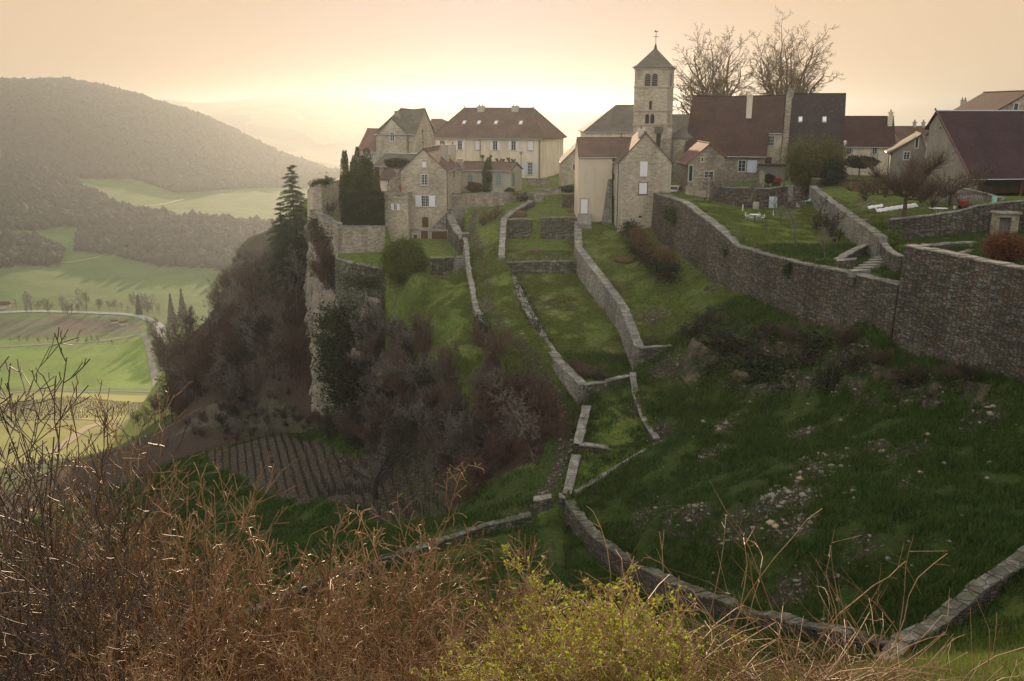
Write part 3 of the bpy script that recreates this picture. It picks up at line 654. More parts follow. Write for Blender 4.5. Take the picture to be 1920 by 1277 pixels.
# ---------------------------------------------------------------- stone walls
def resample(pts, step):
    L = [0]
    for a, b in zip(pts[:-1], pts[1:]): L.append(L[-1]+math.hypot(b[0]-a[0], b[1]-a[1]))
    n = max(2, int(round(L[-1]/step))+1)
    s = np.unique(np.r_[np.linspace(0, L[-1], n)]); 
    for l in L:                                   # keep the corners
        k = np.abs(s-l).argmin(); s[k] = l
    a = np.array([[p[0], p[1], p[2]] for p in pts])
    return s, np.c_[np.interp(s, L, a[:, 0]), np.interp(s, L, a[:, 1]), np.interp(s, L, a[:, 2])]
M['coping_dark'] = m_stone('mossy_coping_stone', (.14,.13,.11), (.22,.205,.18), (.32,.30,.265), 1.4, 1.4, (.06,.055,.05), .8, .7, None, .5, .05)
def wall(label, pts, th=.55, mat='drywall', cop='coping', base=None, jit=.07, cat='wall', name='stone_wall', closed_ends=True, smoothz=True, copw=.06, coph=.11, cap_jit=.04, parent=None, group=None, deep=.6, seed=None, rise=None):
    """free-standing or retaining wall along its top line; its foot goes into the ground on both sides"""
    if not isinstance(pts[0], Vector): pts = PP(pts)
    r = random.Random(seed or hash(label) % 9999 if seed else sum(map(ord, label)))
    s, A = resample(pts, .9)
    n = len(A)
    t = np.gradient(A[:, :2], axis=0); t /= np.linalg.norm(t, axis=1)[:, None]+1e-9
    nr = np.c_[-t[:, 1], t[:, 0]]
    z = A[:, 2]+np.array([r.uniform(-jit, jit) for _ in range(n)])*.7
    a = A[:, :2]+nr*th/2; b = A[:, :2]-nr*th/2
    if base is None:
        o = .7
        za = gnear(A[:, 0]+nr[:, 0]*(th/2+o), A[:, 1]+nr[:, 1]*(th/2+o)); zb = gnear(A[:, 0]-nr[:, 0]*(th/2+o), A[:, 1]-nr[:, 1]*(th/2+o))
        zlo = np.minimum(za, zb)-deep
        if rise is not None: z = np.maximum(z, np.maximum(za, zb)+rise)
        zlo = np.minimum(zlo, z-.5)
    else: zlo = np.full(n, base)
    m = MB()
    c0 = Vector((A[:, 0].mean(), A[:, 1].mean(), zlo.min()))
    bat = .05    # slight batter
    for i in range(n-1):
        for p, sg in ((a, 1), (b, -1)):
            zz = [z[i], z[i+1]]; H0 = z[i]-zlo[i]; H1 = z[i+1]-zlo[i+1]
            q0 = (p[i]+nr[i]*sg*H0*bat); q1 = (p[i+1]+nr[i+1]*sg*H1*bat)
            P4 = [(q0[0], q0[1], zlo[i]), (q1[0], q1[1], zlo[i+1]), (p[i+1][0], p[i+1][1], z[i+1]), (p[i][0], p[i][1], z[i])]
            uv = [(s[i], zlo[i]), (s[i+1], zlo[i+1]), (s[i+1], z[i+1]), (s[i], z[i])]
            if sg < 0: P4 = P4[::-1]; uv = uv[::-1]
            m.poly(P4[::-1], uv[::-1])
        m.poly([(a[i][0], a[i][1], z[i]), (a[i+1][0], a[i+1][1], z[i+1]), (b[i+1][0], b[i+1][1], z[i+1]), (b[i][0], b[i][1], z[i])])
    for i in (0, n-1):
        m.poly([(a[i][0], a[i][1], z[i]), (b[i][0], b[i][1], z[i]), (b[i][0]-nr[i][0]*bat*3, b[i][1]-nr[i][1]*bat*3, zlo[i]), (a[i][0]+nr[i][0]*bat*3, a[i][1]+nr[i][1]*bat*3, zlo[i])])
    if parent: root = parent
    else:
        root = empty(name, c0, label, cat, group); root['_o'] = tuple(c0)
    m.build('masonry', M[mat], root)
    if cop:
        m = MB(); u = 0.0; L = s[-1]
        while u < L-.05:
            w = r.uniform(.45, 1.05); v = min(u+w, L)
            x0, y0, z0 = [np.interp(u+.012, s, k) for k in (A[:, 0], A[:, 1], z)]
            x1, y1, z1 = [np.interp(v-.012, s, k) for k in (A[:, 0], A[:, 1], z)]
            dx, dy = x1-x0, y1-y0; l = math.hypot(dx, dy)+1e-9; nx, ny = -dy/l, dx/l
            h = coph*r.uniform(.7, 1.35); e0 = th/2+copw+r.uniform(-cap_jit, cap_jit); e1 = th/2+copw+r.uniform(-cap_jit, cap_jit)
            k = r.uniform(-.015, .03)
            c = [(x0-nx*e0, y0-ny*e0, z0-.02), (x1-nx*e0, y1-ny*e0, z1-.02), (x1+nx*e1, y1+ny*e1, z1-.02), (x0+nx*e1, y0+ny*e1, z0-.02)]
            tl = r.uniform(-.03, .03)
            c += [(p[0], p[1], p[2]+h+k+(tl if j in (0, 1) else 0)) for j, p in enumerate(c)]
            m.box8(c); u = v
        m.build('coping', M[cop], root)
    return root
WALLS = {}
# the great retaining wall on the right
WALLS['great'] = wall('long curving dry-stone retaining wall below the garden with the white table',
 [(1232,363,130),(1258,370,124),(1284,378,118),(1346,424,105),(1388,461,99),(1450,480,92),(1527,498,86),(1569,505,84),(1630,519,79.5),(1693,534,75.5)], .9, deep=.9)
wall('tallest dark dry-stone wall at the right edge, standing higher than the curving wall it continues',
 [(1706,461,75.3),(1780,475,71.5),(1850,489,67.7),(1921,503,64),(1990,520,60.5)], 1.0, deep=1.0)
wall('short dry-stone return wall running back from the head of the tall right-hand wall',
 [(1716,462,75.5),(1742,460,79),(1790,456,83),(1838,454,86)], .55)
wall('low dark ledge wall behind the tall right-hand wall, in front of the russet bush', [(1800,474,78),(1870,462,84)], .4, cat='wall')
wall('grey dry-stone wall with pale flat coping descending between the two gardens',
 [(1524,350,126),(1560,378,113),(1585,396,105.5),(1610,414,98),(1655,446,88)], .8, 'drywall_pale')
wall('dark dry-stone wall holding up the vegetable plot above the russet bush',
 [(1668,412,92.5),(1760,402,91.5),(1795,396,91),(1838,384,90.2),(1921,376,88.5),(1990,372,87)], .6)
wall('garden wall behind the white table, with a pale wooden gate', [(1347,352,127),(1440,354,127),(1478,349,127)], .5, 'drywall')
wall('short pier of wall left of the pale wooden gate', [(1286,349,128),(1303,349,128)], .5, 'limestone_old')
wall('stone wall along the top edge of the vegetable plot', [(1524,336,127),(1570,335,130),(1640,337,131)], .45, 'drywall')
wall('low stone wall in front of the open barn', [(1752,363,104),(1790,352,104),(1830,360,101),(1880,372,98)], .5, 'limestone_old')
# terraces
WALLS['W3'] = wall('tall grey retaining wall slanting down the right side of the lawn terraces',
 [(1083,408,138),(1084,440,130),(1085,464,121.5),(1108,495,115),(1144,540,107.5),(1170,577,101.5),(1195,642,93),(1198,651,92)], .85, 'drywall_pale')
wall('short dark wall turning right from the foot of the slanting retaining wall', [(1199,652,92),(1240,650,92.8),(1282,648,93.5)], .55, 'mossy')
wall('low rubble wall closing the uppermost small lawn, left of its gap', [(945,412,136),(998,411,136)], .5, 'mossy')
wall('low rubble wall closing the uppermost small lawn, right of its gap', [(1013,408,136),(1082,408,136)], .5, 'mossy')
wall('mossy rubble wall between the second and the large lawn', [(946,492,120.8),(1010,490,120.8),(1083,489,120.8)], .9, 'mossy', coph=.16)
wall('rough low wall along the right side of the grass path by the small lawns',
 [(999,377,149),(972,391,142),(945,411,136),(942,450,127),(940,490,121),(945,520,117.5),(957,540,113.5)], .7, 'mossy', coph=.2, jit=.14)
wall('ivy-clad rubble retaining wall on the left of the large lawn',
 [(957,519,119.5),(978,560,110),(1000,602,103),(1020,640,97.5),(1043,672,91.5)], .8, 'mossy', coph=.2, jit=.16, cap_jit=.08)
wall('tall pale corner wall at the foot of the large lawn', [(1043,672,91.5),(1068,697,88.6),(1092,721,86)], .8, 'drywall_pale', deep=1.0)
wall('wall closing the foot of the large lawn, right of the pale corner', [(1094,721,86),(1130,716,87.2),(1180,704,89.3)], .55, 'mossy')
wall('flat-topped wall stepping down from the pale corner wall', [(1100,762,84.4),(1092,795,81.5),(1083,832,79)], .7, 'drywall', coph=.09)
wall('short cross wall between the two smallest terraces', [(1086,834,78.9),(1130,838,79),(1163,846,79)], .6, 'drywall')
wall('low pier of pale stone ending the short cross wall', [(1166,838,79.6),(1174,850,78.6)], .8, 'limestone_old')
wall('flat-topped wall leading down to the gate junction', [(1081,853,77.4),(1072,888,75.6),(1063,927,74)], .7, 'drywall')
wall('long low wall cutting diagonally up the grass slope from the gate junction',
 [(1076,922,74.2),(1140,888,76),(1200,852,78),(1245,829,79.2),(1264,815,80.2),(1262,802,81)], .5, 'drywall_pale')
wall('mossy ruined wall on the right side of the smallest terrace', [(1186,702,89),(1192,742,86),(1210,790,82.5),(1232,826,80)], .5, 'mossy', jit=.15, coph=.15)
wall('mossy gatehouse wall at the wall junction', [(1000,937,74),(1034,931,74)], .8, 'mossy')
wall('dark doorway pier at the wall junction', [(1048,930,74),(1060,932,74)], .8, 'drywall')
wall('mossy low wall descending left from the gate junction',
 [(996,966,73.2),(940,978,73),(897,989,72.6),(892,992,72.6),(830,1012,71),(780,1030,69.5),(700,1052,66.5),(620,1080,63.5),(540,1112,60),(440,1160,55)], .6, 'mossy', 'coping_dark', coph=.13)
WALLS['front'] = wall('long pale-topped wall running from the gate junction to the lower right corner',
 [(1066,940,73.6),(1090,972,70),(1120,1008,66.2),(1180,1050,60.4),(1250,1086,54.4),(1320,1115,50.2),(1400,1142,46.6),(1480,1163,43.8),(1560,1182,41.2),(1640,1198,39.2),(1700,1210,37.8)], .75, 'drywall', 'coping_dark', deep=1.2, coph=.12, cap_jit=.08, jit=.1)
wall('mossy dry-stone wall climbing to the right edge from the lower corner',
 [(1655,1262,33.6),(1690,1218,36.6),(1760,1165,38.3),(1840,1100,40),(1925,1040,41.6),(1990,1000,43)], .7, 'drywall', 'coping_dark', deep=1.0, coph=.14, cap_jit=.08, rise=.12)
wall('narrow leaning wall between the left lawn and the grass path',
 [(873,446,130.5),(876,480,124.5),(881,520,118),(891,572,109.5),(905,612,103),(917,642,98.5),(929,668,94.8)], .5, rise=.3, mat='drywall_pale', jit=.12, cap_jit=.08)
# around the gable house
wall('stepped thick garden wall right of the brown garage doors', [(843,404,145),(850,420,141),(858,436,137),(869,449,132)], .9, 'drywall', coph=.22, cap_jit=.1)
wall('mossy pier at the lower end of the stepped garden wall', [(866,438,133),(880,438,133)], .8, 'mossy')
wall('retaining wall under the small lawn of the gable house', [(806,484,129.7),(868,482,129.7)], .5, 'mossy')
wall('tall rubble wall under the clipped hedge', [(633,424,141.5),(680,424,141.5),(722,424,141.5)], .6, 'limestone_old', cop='coping', base=-23)
wall('mossy white-streaked retaining wall below the narrow grass ledge', [(632,484,139),(650,490,136),(690,499,132.5),(722,506,130.5),(742,512,129.5)], .6, 'mossy', base=-28.5)
wall('pale court wall below the orangery', [(838,362,149),(850,364,149),(940,362,150),(1003,362,152)], .5, 'limestone_old', cop='coping')
wall('short coped wall at the foot of the drainpipe', [(841,393,146),(876,392,146)], .5, 'drywall_pale')
wall('tall ruined wall piece above the uppermost small lawn', [(1002,358,152),(1052,356,152)], .6, 'limestone_old', cop='coping', jit=.2, coph=.3)
wall('low wall in front of the lamp post', [(962,340,168),(978,338,168)], .5, 'limestone_old')
wall('low court wall right of the lamp post', [(984,337,172),(1030,336,172)], .45, 'limestone_old')
wall('dark wall with a blocked window beside the cream tall house', [(1054,364,147),(1084,364,147)], .5, 'drywall')
wall('rounded high bastion wall on the cliff edge', [(640,338,168),(618,342,164),(600,344,162),(588,350,162),(583,356,166),(580,362,174)], .7, 'limestone', cop='coping', base=-19.8, jit=.12)
wall('curved lower parapet wall with notched coping on the cliff edge', [(583,397,163),(592,398,157),(606,405,151),(622,414,145),(638,424,141)], .6, 'limestone_old', base=-22.0, coph=.3, cap_jit=.1)
# ---------------------------------------------------------------- buildings
def roof_solid(m, faces, th=.16):
    from collections import Counter
    key = lambda p: (round(p[0], 3), round(p[1], 3), round(p[2], 3))
    cnt = Counter(); 
    for f in faces:
        m.poly(f)
        m.poly([Vector(p)-Vector((0, 0, th)) for p in f][::-1])
        for a, b in zip(f, list(f[1:])+[f[0]]): cnt[frozenset((key(a), key(b)))] += 1
    for f in faces:
        for a, b in zip(f, list(f[1:])+[f[0]]):
            if cnt[frozenset((key(a), key(b)))] == 1:
                d = Vector((0, 0, th)); a = Vector(a); b = Vector(b)
                m.poly([a-d, b-d, b, a])
class House:
    def __init__(s, name, label, A, B, D, cat='house', group=None, z0=None):
        s.A = P(*A); s.B = P(*B); d = s.B-s.A; d.z = 0; s.W = d.length; s.ex = d/s.W; s.ey = Vector((-s.ex.y, s.ex.x, 0)); s.D = D
        if z0 is None: z0 = min(gz(*(s.L(u, w, 0).xy)) for u in (0, s.W) for w in (0, D))-.4
        s.z0 = z0
        c = s.L(s.W/2, D/2, z0)
        s.root = empty(name, c, label, cat, group); s.off = tuple(c); s.root['_o'] = s.off
    def L(s, u, w, z):
        p = s.A+s.ex*u+s.ey*w; return Vector((p.x, p.y, z))
    def zat(s, px, py, w=0, u=None):
        "height of the pixel on the plane parallel to the front at w (or the side plane at u)"
        r = ray(px, py)
        if u is None: n = s.ey; q = s.A+s.ey*w
        else: n = s.ex; q = s.A+s.ex*u
        q = Vector((q.x, q.y, 0)); r2 = Vector((r.x, r.y, 0))
        k = q.dot(n)/r2.dot(n); p = r*k
        return p.z, ((p-s.A).dot(s.ex) if u is None else (p-s.A).dot(s.ey))
    def walls(s, mat, ze, zr=None, ridge='u', rk=.5, u0=0, u1=None, w0=0, w1=None, name='wall', zeb=None, z0=None, parent=None):
        u1 = s.W if u1 is None else u1; w1 = s.D if w1 is None else w1; z0 = s.z0 if z0 is None else z0
        zeb = ze if zeb is None else zeb; m = MB(); L = s.L
        if ridge == 'u' and zr is not None:
            wr = w0+(w1-w0)*rk
            m.poly([L(u0,w0,z0), L(u1,w0,z0), L(u1,w0,ze), L(u0,w0,ze)]); m.poly([L(u1,w1,z0), L(u0,w1,z0), L(u0,w1,zeb), L(u1,w1,zeb)])
            m.poly([L(u1,w0,z0), L(u1,w1,z0), L(u1,w1,zeb), L(u1,wr,zr), L(u1,w0,ze)]); m.poly([L(u0,w1,z0), L(u0,w0,z0), L(u0,w0,ze), L(u0,wr,zr), L(u0,w1,zeb)])
        elif ridge == 'w' and zr is not None:
            ur = u0+(u1-u0)*rk
            m.poly([L(u0,w0,z0), L(u1,w0,z0), L(u1,w0,zeb), L(ur,w0,zr), L(u0,w0,ze)]); m.poly([L(u1,w1,z0), L(u0,w1,z0), L(u0,w1,ze), L(ur,w1,zr), L(u1,w1,zeb)])
            m.poly([L(u1,w0,z0), L(u1,w1,z0), L(u1,w1,zeb), L(u1,w0,zeb)]); m.poly([L(u0,w1,z0), L(u0,w0,z0), L(u0,w0,ze), L(u0,w1,ze)])
        else:
            m.poly([L(u0,w0,z0), L(u1,w0,z0), L(u1,w0,ze), L(u0,w0,ze)]); m.poly([L(u1,w1,z0), L(u0,w1,z0), L(u0,w1,ze), L(u1,w1,ze)])
            m.poly([L(u1,w0,z0), L(u1,w1,z0), L(u1,w1,ze), L(u1,w0,ze)]); m.poly([L(u0,w1,z0), L(u0,w0,z0), L(u0,w0,ze), L(u0,w1,ze)])
            m.poly([L(u0,w0,ze), L(u1,w0,ze), L(u1,w1,ze), L(u0,w1,ze)])
        return m.build(name, M[mat], parent or s.root, s.off)
    def roof(s, mat, ze, zr, ridge='u', rk=.5, hip=(0, 0), o=.35, g=.2, u0=0, u1=None, w0=0, w1=None, th=.16, zeb=None, ridgemat=None, gutter=True, name='roof', sag=0.0):
        u1 = s.W if u1 is None else u1; w1 = s.D if w1 is None else w1; L = s.L; zeb = ze if zeb is None else zeb
        m = MB(); lift = .05
        F = []
        if ridge == 'u':
            wr = w0+(w1-w0)*rk; sl0 = (zr-ze)/(wr-w0); sl1 = (zr-zeb)/max(w1-wr, .01)
            a0 = u0-(o if hip[0] else g); a1 = u1+(o if hip[1] else g)
            r0 = u0+hip[0] if hip[0] else a0; r1 = u1-hip[1] if hip[1] else a1
            zf, zb = ze-o*sl0+lift, zeb-o*sl1+lift; Z = zr+lift
            n = 6
            fr, bk, rg = [], [], []
            for i in range(n+1):
                t = i/n; dz = -sag*math.sin(math.pi*t)
                fr.append(L(a0+(a1-a0)*t, w0-o, zf+dz*.4)); bk.append(L(a0+(a1-a0)*t, w1+o, zb)); rg.append(L(r0+(r1-r0)*t, wr, Z+dz))
            for i in range(n):
                F.append([fr[i], fr[i+1], rg[i+1], rg[i]]); F.append([bk[i+1], bk[i], rg[i], rg[i+1]])
            if hip[0]: F.append([bk[0], fr[0], rg[0]])
            if hip[1]: F.append([fr[-1], bk[-1], rg[-1]])
            eaves = [(fr[0], fr[-1])]
            lines = [[rg[0], rg[3], rg[-1]]]
            if hip[0]: lines += [[fr[0], rg[0]]]
            if hip[1]: lines += [[fr[-1], rg[-1]], [bk[-1], rg[-1]]]
        else:
            ur = u0+(u1-u0)*rk; sl0 = (zr-ze)/(ur-u0); sl1 = (zr-zeb)/max(u1-ur, .01)
            a0 = w0-g; a1 = w1+g; Z = zr+lift
            r0 = w0+hip[0] if hip[0] else a0
            P0, P1 = L(u0-o, a0, ze-o*sl0+lift), L(u0-o, a1, ze-o*sl0+lift); Q0, Q1 = L(u1+o, a0, zeb-o*sl1+lift), L(u1+o, a1, zeb-o*sl1+lift)
            R0, R1 = L(ur, r0, Z), L(ur, a1, Z)
            F += [[P1, P0, R0, R1], [Q0, Q1, R1, R0]]
            if hip[0]: F.append([P0, Q0, R0])
            eaves = [(P0, P1), (Q0, Q1)]; lines = [[R0, R1]]
        roof_solid(m, F, th)
        rf = m.build(name, M[mat], s.root, s.off)
        m = MB()
        for l in lines: m.tube([Vector(p)+Vector((0, 0, .02)) for p in l], .11, 6)
        m.build('ridge_tiles', M[ridgemat or mat], rf, s.off)
        if gutter:
            m = MB()
            for a, b in eaves: m.tube([Vector(a)-Vector((0, 0, th*.7)), Vector(b)-Vector((0, 0, th*.7))], .07, 6)
            m.build('gutter', M['zinc'], rf, s.off)
        return rf
    def chimney(s, u, w, z0, z1, su, sw, mat='plaster_grey', pots=2, parent=None, cap=True):
        m = MB(); T = lambda a, b, c: s.L(a, b, c)
        m.box(u-su/2, u+su/2, w-sw/2, w+sw/2, z0, z1, T)
        if cap: m.box(u-su/2-.08, u+su/2+.08, w-sw/2-.08, w+sw/2+.08, z1+.003, z1+.13, T)
        o = m.build('chimney', M[mat], parent or s.root, s.off)
        if pots:
            m = MB()
            for i in range(pots):
                q = u+(i-(pots-1)/2)*su/max(pots, 1)
                m.tube([s.L(q, w, z1+.13), s.L(q, w, z1+.5)], [.13, .1], 8)
            m.build('chimney_pot', M['roof_pink'], parent or s.root, s.off)
        return o
    def tf(s, face, a, z):
        if face == 'F': return lambda x, y, h: s.L(a+x, -h, z+y)
        if face == 'R': return lambda x, y, h: s.L(s.W+h, a+x, z+y)
        if face == 'L': return lambda x, y, h: s.L(-h, a-x, z+y)
        if isinstance(face, tuple) and face[0] == 'W': return lambda x, y, h: s.L(a+x, face[1]-h, z+y)
        if isinstance(face, tuple) and face[0] == 'U': return lambda x, y, h: s.L(face[1]+h, a+x, z+y)
    def pos(s, face, px, py):
        if face == 'F': z, a = s.zat(px, py)
        elif face == 'R': z, a = s.zat(px, py, u=s.W)
        elif face == 'L': z, a = s.zat(px, py, u=0)
        elif face[0] == 'W': z, a = s.zat(px, py, w=face[1])
        else: z, a = s.zat(px, py, u=face[1])
        return a, z
    def window(s, face, px, py, w, h, style='cross', shut=None, glass='glass', frame='white', sur='cutstone', arch=False, shutmat='shutter', closed=False, rows=3, parent=None, name='window', azz=None):
        a, z = azz if azz else s.pos(face, px, py); T = s.tf(face, a, z)
        par = parent or s.root; hw, hh = w/2, h/2; fr = .055 if w > .7 else .04
        def outline(e, n=8):
            if not arch: return [(-hw-e, -hh-e), (hw+e, -hh-e), (hw+e, hh+e), (-hw-e, hh+e)]
            r = hw+e; cyy = hh-hw
            return [(-r, -hh-e*.3), (r, -hh-e*.3)]+[(r*math.cos(math.pi*i/n), cyy+r*math.sin(math.pi*i/n)) for i in range(n+1)]
        def ring(m, e0, e1, h0, h1):
            o1, o0 = outline(e1), outline(e0)
            n = len(o1)
            for i in range(n):
                j = (i+1) % n
                m.poly([T(*o1[i], h1), T(*o1[j], h1), T(*o0[j], h1), T(*o0[i], h1)])
                m.poly([T(*o1[i], h0), T(*o1[j], h0), T(*o1[j], h1), T(*o1[i], h1)][::-1])
                m.poly([T(*o0[i], h0), T(*o0[j], h0), T(*o0[j], h1), T(*o0[i], h1)])
        m = MB(); ring(m, -fr, 0, .004, .05)
        if style in ('cross', 'casement', 'grid') and not closed:
            m.box(-.028, .028, -hh+fr, hh-fr, .004, .05, T)
            yy = [(-hh+(i+1)*h/rows) for i in range(rows-1)]
            for q in yy: m.box(-hw+fr, -.028, q-.015, q+.015, .004, .04, T); m.box(.028, hw-fr, q-.015, q+.015, .004, .04, T)
            if style == 'grid':
                for q in (-hw/2, hw/2):
                    e = [-hh+fr]+sum([[y-.015, y+.015] for y in yy], [])+[hh-fr]
                    for k in range(0, len(e), 2): m.box(q-.013, q+.013, e[k], e[k+1], .004, .038, T)
            if style == 'cross': m.box(-hw+fr, -.03, hh*.22, hh*.22+.09, .006, .056, T); m.box(.03, hw-fr, hh*.22, hh*.22+.09, .006, .056, T)
        wd = m.build(name, M[frame], par, s.off)
        m = MB(); m.poly([T(x, y, .015) for x, y in outline(-fr*.6)]); m.build('pane', M[glass], wd, s.off)
        if sur:
            m = MB(); ring(m, .004, .13, .0, .03)
            m.build('surround', M[sur], wd, s.off)
            m = MB(); m.box(-hw-.16, hw+.16, -hh-.15, -hh-.02, 0, .11, T); m.build('sill', M[sur], wd, s.off)
        if closed:
            for sg in (-1, 1):
                m = MB(); x0, x1 = (-hw+.02, -.008) if sg < 0 else (.008, hw-.02)
                m.box(x0, x1, -hh+.02, hh-.02, .056, .095, T)
                for q in (-.6, .6): m.box(x0+.03, x1-.03, q*hh-.05, q*hh+.05, .096, .12, T)
                m.build('shutter', M[shutmat], wd, s.off)
        elif shut:
            for sg in (-1, 1):
                m = MB(); x0, x1 = (-hw-.03-w*shut, -hw-.03) if sg < 0 else (hw+.03, hw+.03+w*shut)
                m.box(x0, x1, -hh, hh, .035, .075, T)
                for q in (-.62, .62): m.box(x0+.03, x1-.03, q*hh-.05, q*hh+.05, .0755, .10, T)
                m.build('shutter', M[shutmat], wd, s.off)
        return wd
    def door(s, face, px, py, w, h, mat='wood_brown', sur='cutstone', arch=False, planks=6, handle=True, name='door', parent=None):
        a, z = s.pos(face, px, py); T = s.tf(face, a, z); hw, hh = w/2, h/2
        m = MB()
        for i in range(planks):
            x0 = -hw+i*w/planks; m.box(x0+.008, x0+w/planks-.008, -hh, hh-(0 if not arch else .12), .01, .055+.004*(i % 2), T)
        if arch: m.poly([T(-hw, hh-.12, .05), T(hw, hh-.12, .05), T(hw*.7, hh+.06, .05), T(0, hh+.12, .05), T(-hw*.7, hh+.06, .05)])
        d = m.build(name, M[mat], parent or s.root, s.off)
        if sur:
            m = MB(); m.box(-hw-.2, -hw-.01, -hh, hh, 0, .08, T); m.box(hw+.01, hw+.2, -hh, hh, 0, .08, T); m.box(-hw-.22, hw+.22, hh+.125 if arch else hh+.01, hh+(.32 if arch else .22), 0, .082, T)
            m.build('surround', M[sur], d, s.off)
        if handle:
            m = MB(); m.tube([T(hw*.7, 0, .06), T(hw*.7, 0, .13), T(hw*.45, 0, .13)], .02, 6); m.build('handle', M['iron'], d, s.off)
        return d
    def part(s, name, mat, boxes, parent=None, bevel=0):
        m = MB()
        for b in boxes: m.box(*b, s.L)
        return m.build(name, M[mat], parent or s.root, s.off, bevel)
    def pipe(s, pts, r=.055, name='drainpipe', mat='iron'):
        m = MB(); m.tube([s.L(*p) for p in pts], r, 6); return m.build(name, M[mat], s.root, s.off)
ZP = lambda px, py, d: P(px, py, d).z

# 1 ---- the mansion with the hipped roof
h = House('mansion', 'large pale mansion with hipped red-brown roof and rows of pale shutters', (812,252,203), (1013.6,258,193), 13, 'mansion', z0=-14.6)
ze = -5.35; zr = h.zat(935, 203, w=6.5)[0]
h.walls('plaster_cream', ze); rf = h.roof('roof_brown', ze, zr, 'u', hip=(h.zat(871, 203, w=6.5)[1], h.W-h.zat(1000, 203, w=6.5)[1]), o=.55)
for px in (866, 976):
    z, u = h.zat(px, 200, w=6.3)
for px in (902, 966):
    z, u = h.zat(px, 205, w=5.8); h.chimney(u, 5.9, zr-1.7, zr+.35, 1.5, .7, 'plaster_grey', 2, rf)
for px in (871, 1000):
    z, u = h.zat(px, 203, w=6.5); m = MB(); m.tube([h.L(u, 6.5, zr), h.L(u, 6.5, zr+.5), h.L(u, 6.5, zr+1.0)], [.16, .1, .02], 6); m.build('finial', M['zinc'], rf, h.off)
sl = (zr-ze)/6.5
for px, py in ((870.5,230),(898,231),(930,231.5),(976.5,232)):
    z, u = h.zat(px, py, w=3.0); z = ze+3.0*sl
    m = MB(); T = lambda a, b, c: h.L(u+a, 3.0+b, ze+(3.0+b)*sl+.06+c)
    m.box(-.4, .4, -.4, .4, 0, .1, T); sk = m.build('skylight', M['zinc'], rf, h.off)
    m = MB(); m.box(-.3, .3, -.3, .3, .103, .115, T); m.build('pane', M['white'], sk, h.off)
for i, px in enumerate((829, 862.5, 896, 928.5, 963, 995)):
    cl = i in (2, 5)
    h.window('F', px, 272+i*.25, 1.05 if not cl else 1.1, 1.85, 'casement', shut=.52, closed=cl, shutmat='shutter')
for px in (830, 862, 896, 928, 966.5, 994):
    h.window('F', px, 316, 1.15, 2.5, 'grid', shut=.62, shutmat='shutter_blue', rows=4)
h.pipe([(h.W-.15, -.12, ze-.1), (h.W-.15, -.12, h.z0+.4)]); h.pipe([(.15, -.12, ze-.1), (.15, -.12, h.z0+.4)]); h.pipe([(h.W*.45, -.12, ze-.1), (h.W*.45, -.12, h.z0+.4)])
h.part('cornice', 'cutstone', [(-.08, h.W+.08, -.10, .0, ze-.35, ze-.12)])
h.part('corner_stones', 'cutstone', [(-.03, .5, -.035, .0, h.z0+.3, ze-.36), (h.W-.5, h.W+.03, -.035, .0, h.z0+.3, ze-.36)])
# 2 ---- old stone house left of it
h = House('stone_house', 'old stone house with irregular slate roof, cross gable and orange-lit right gable', (705,270,180), (779,268,178), 10.5, z0=-15)
ze = h.zat(775, 250)[0]; zr = h.zat(794, 204, u=h.W)[0]
h.walls('limestone', ze, u1=3.6); h.walls('limestone', ze, zr, 'u', rk=.5, u0=3.61)
rf = h.roof('roof_stone', ze, zr, 'u', hip=(3.2, 0), o=.25, sag=.25)
ua = h.zat(705, 256)[1]; ub = h.zat(762, 250)[1]; zr2 = h.zat(737, 222)[0]; zl = h.zat(706, 256)[0]
h.walls('limestone', zl, zr2, 'w', rk=.54, u0=.05, u1=ub, w0=-.12, w1=4.5, name='gable_wall', zeb=ze)
h.roof('roof_stone', zl, zr2, 'w', rk=.54, u0=.05, u1=ub, w0=-.12, w1=5.2, zeb=ze, o=.12, g=.1, gutter=False, name='gable_roof')
z, u = h.zat(747, 215, w=3.5); h.chimney(u, 3.5, zr2-1.5, h.zat(747, 209, w=3.5)[0], 1.25, .9, 'limestone_old', 0, rf)
h.window(('W', -.12), 735.5, 256, .85, 1.65, 'casement')
h.pipe([(ub+.3, -.08, ze), (ub+.3, -.08, h.z0+.4)])
h.part('wall_anchor', 'iron', [(h.W+.0, h.W+.06, 3.9, 4.05, ze-6, ze+.8), (h.W+.0, h.W+.065, 3.2, 4.8, ze+.25, ze+.4), (h.W+.0, h.W+.065, 3.3, 4.6, ze-1.9, ze-1.75)])
h = House('outbuilding', 'outbuilding with plain pinkish-red roof behind the old stone house', (672,285,190), (722,285,187), 7, z0=-14)
ze = h.zat(676, 280)[0]; zr = h.zat(700, 242, w=3.5)[0]
h.walls('limestone', ze, zr, 'u'); h.roof('roof_pink', ze, zr, 'u'); h.window('F', 700, 290, .8, .9, 'casement')
h = House('outbuilding', 'small brown roof peeping out between the old stone house and the mansion', (798,250,226), (842,250,224), 8, z0=-14)
ze = h.zat(820, 243)[0]; zr = h.zat(820, 224, w=4)[0]
h.walls('limestone', ze); h.roof('roof_brown', ze, zr, 'u', hip=(0, 3.5)); h.window('F', 820, 252, .8, .9, 'casement')
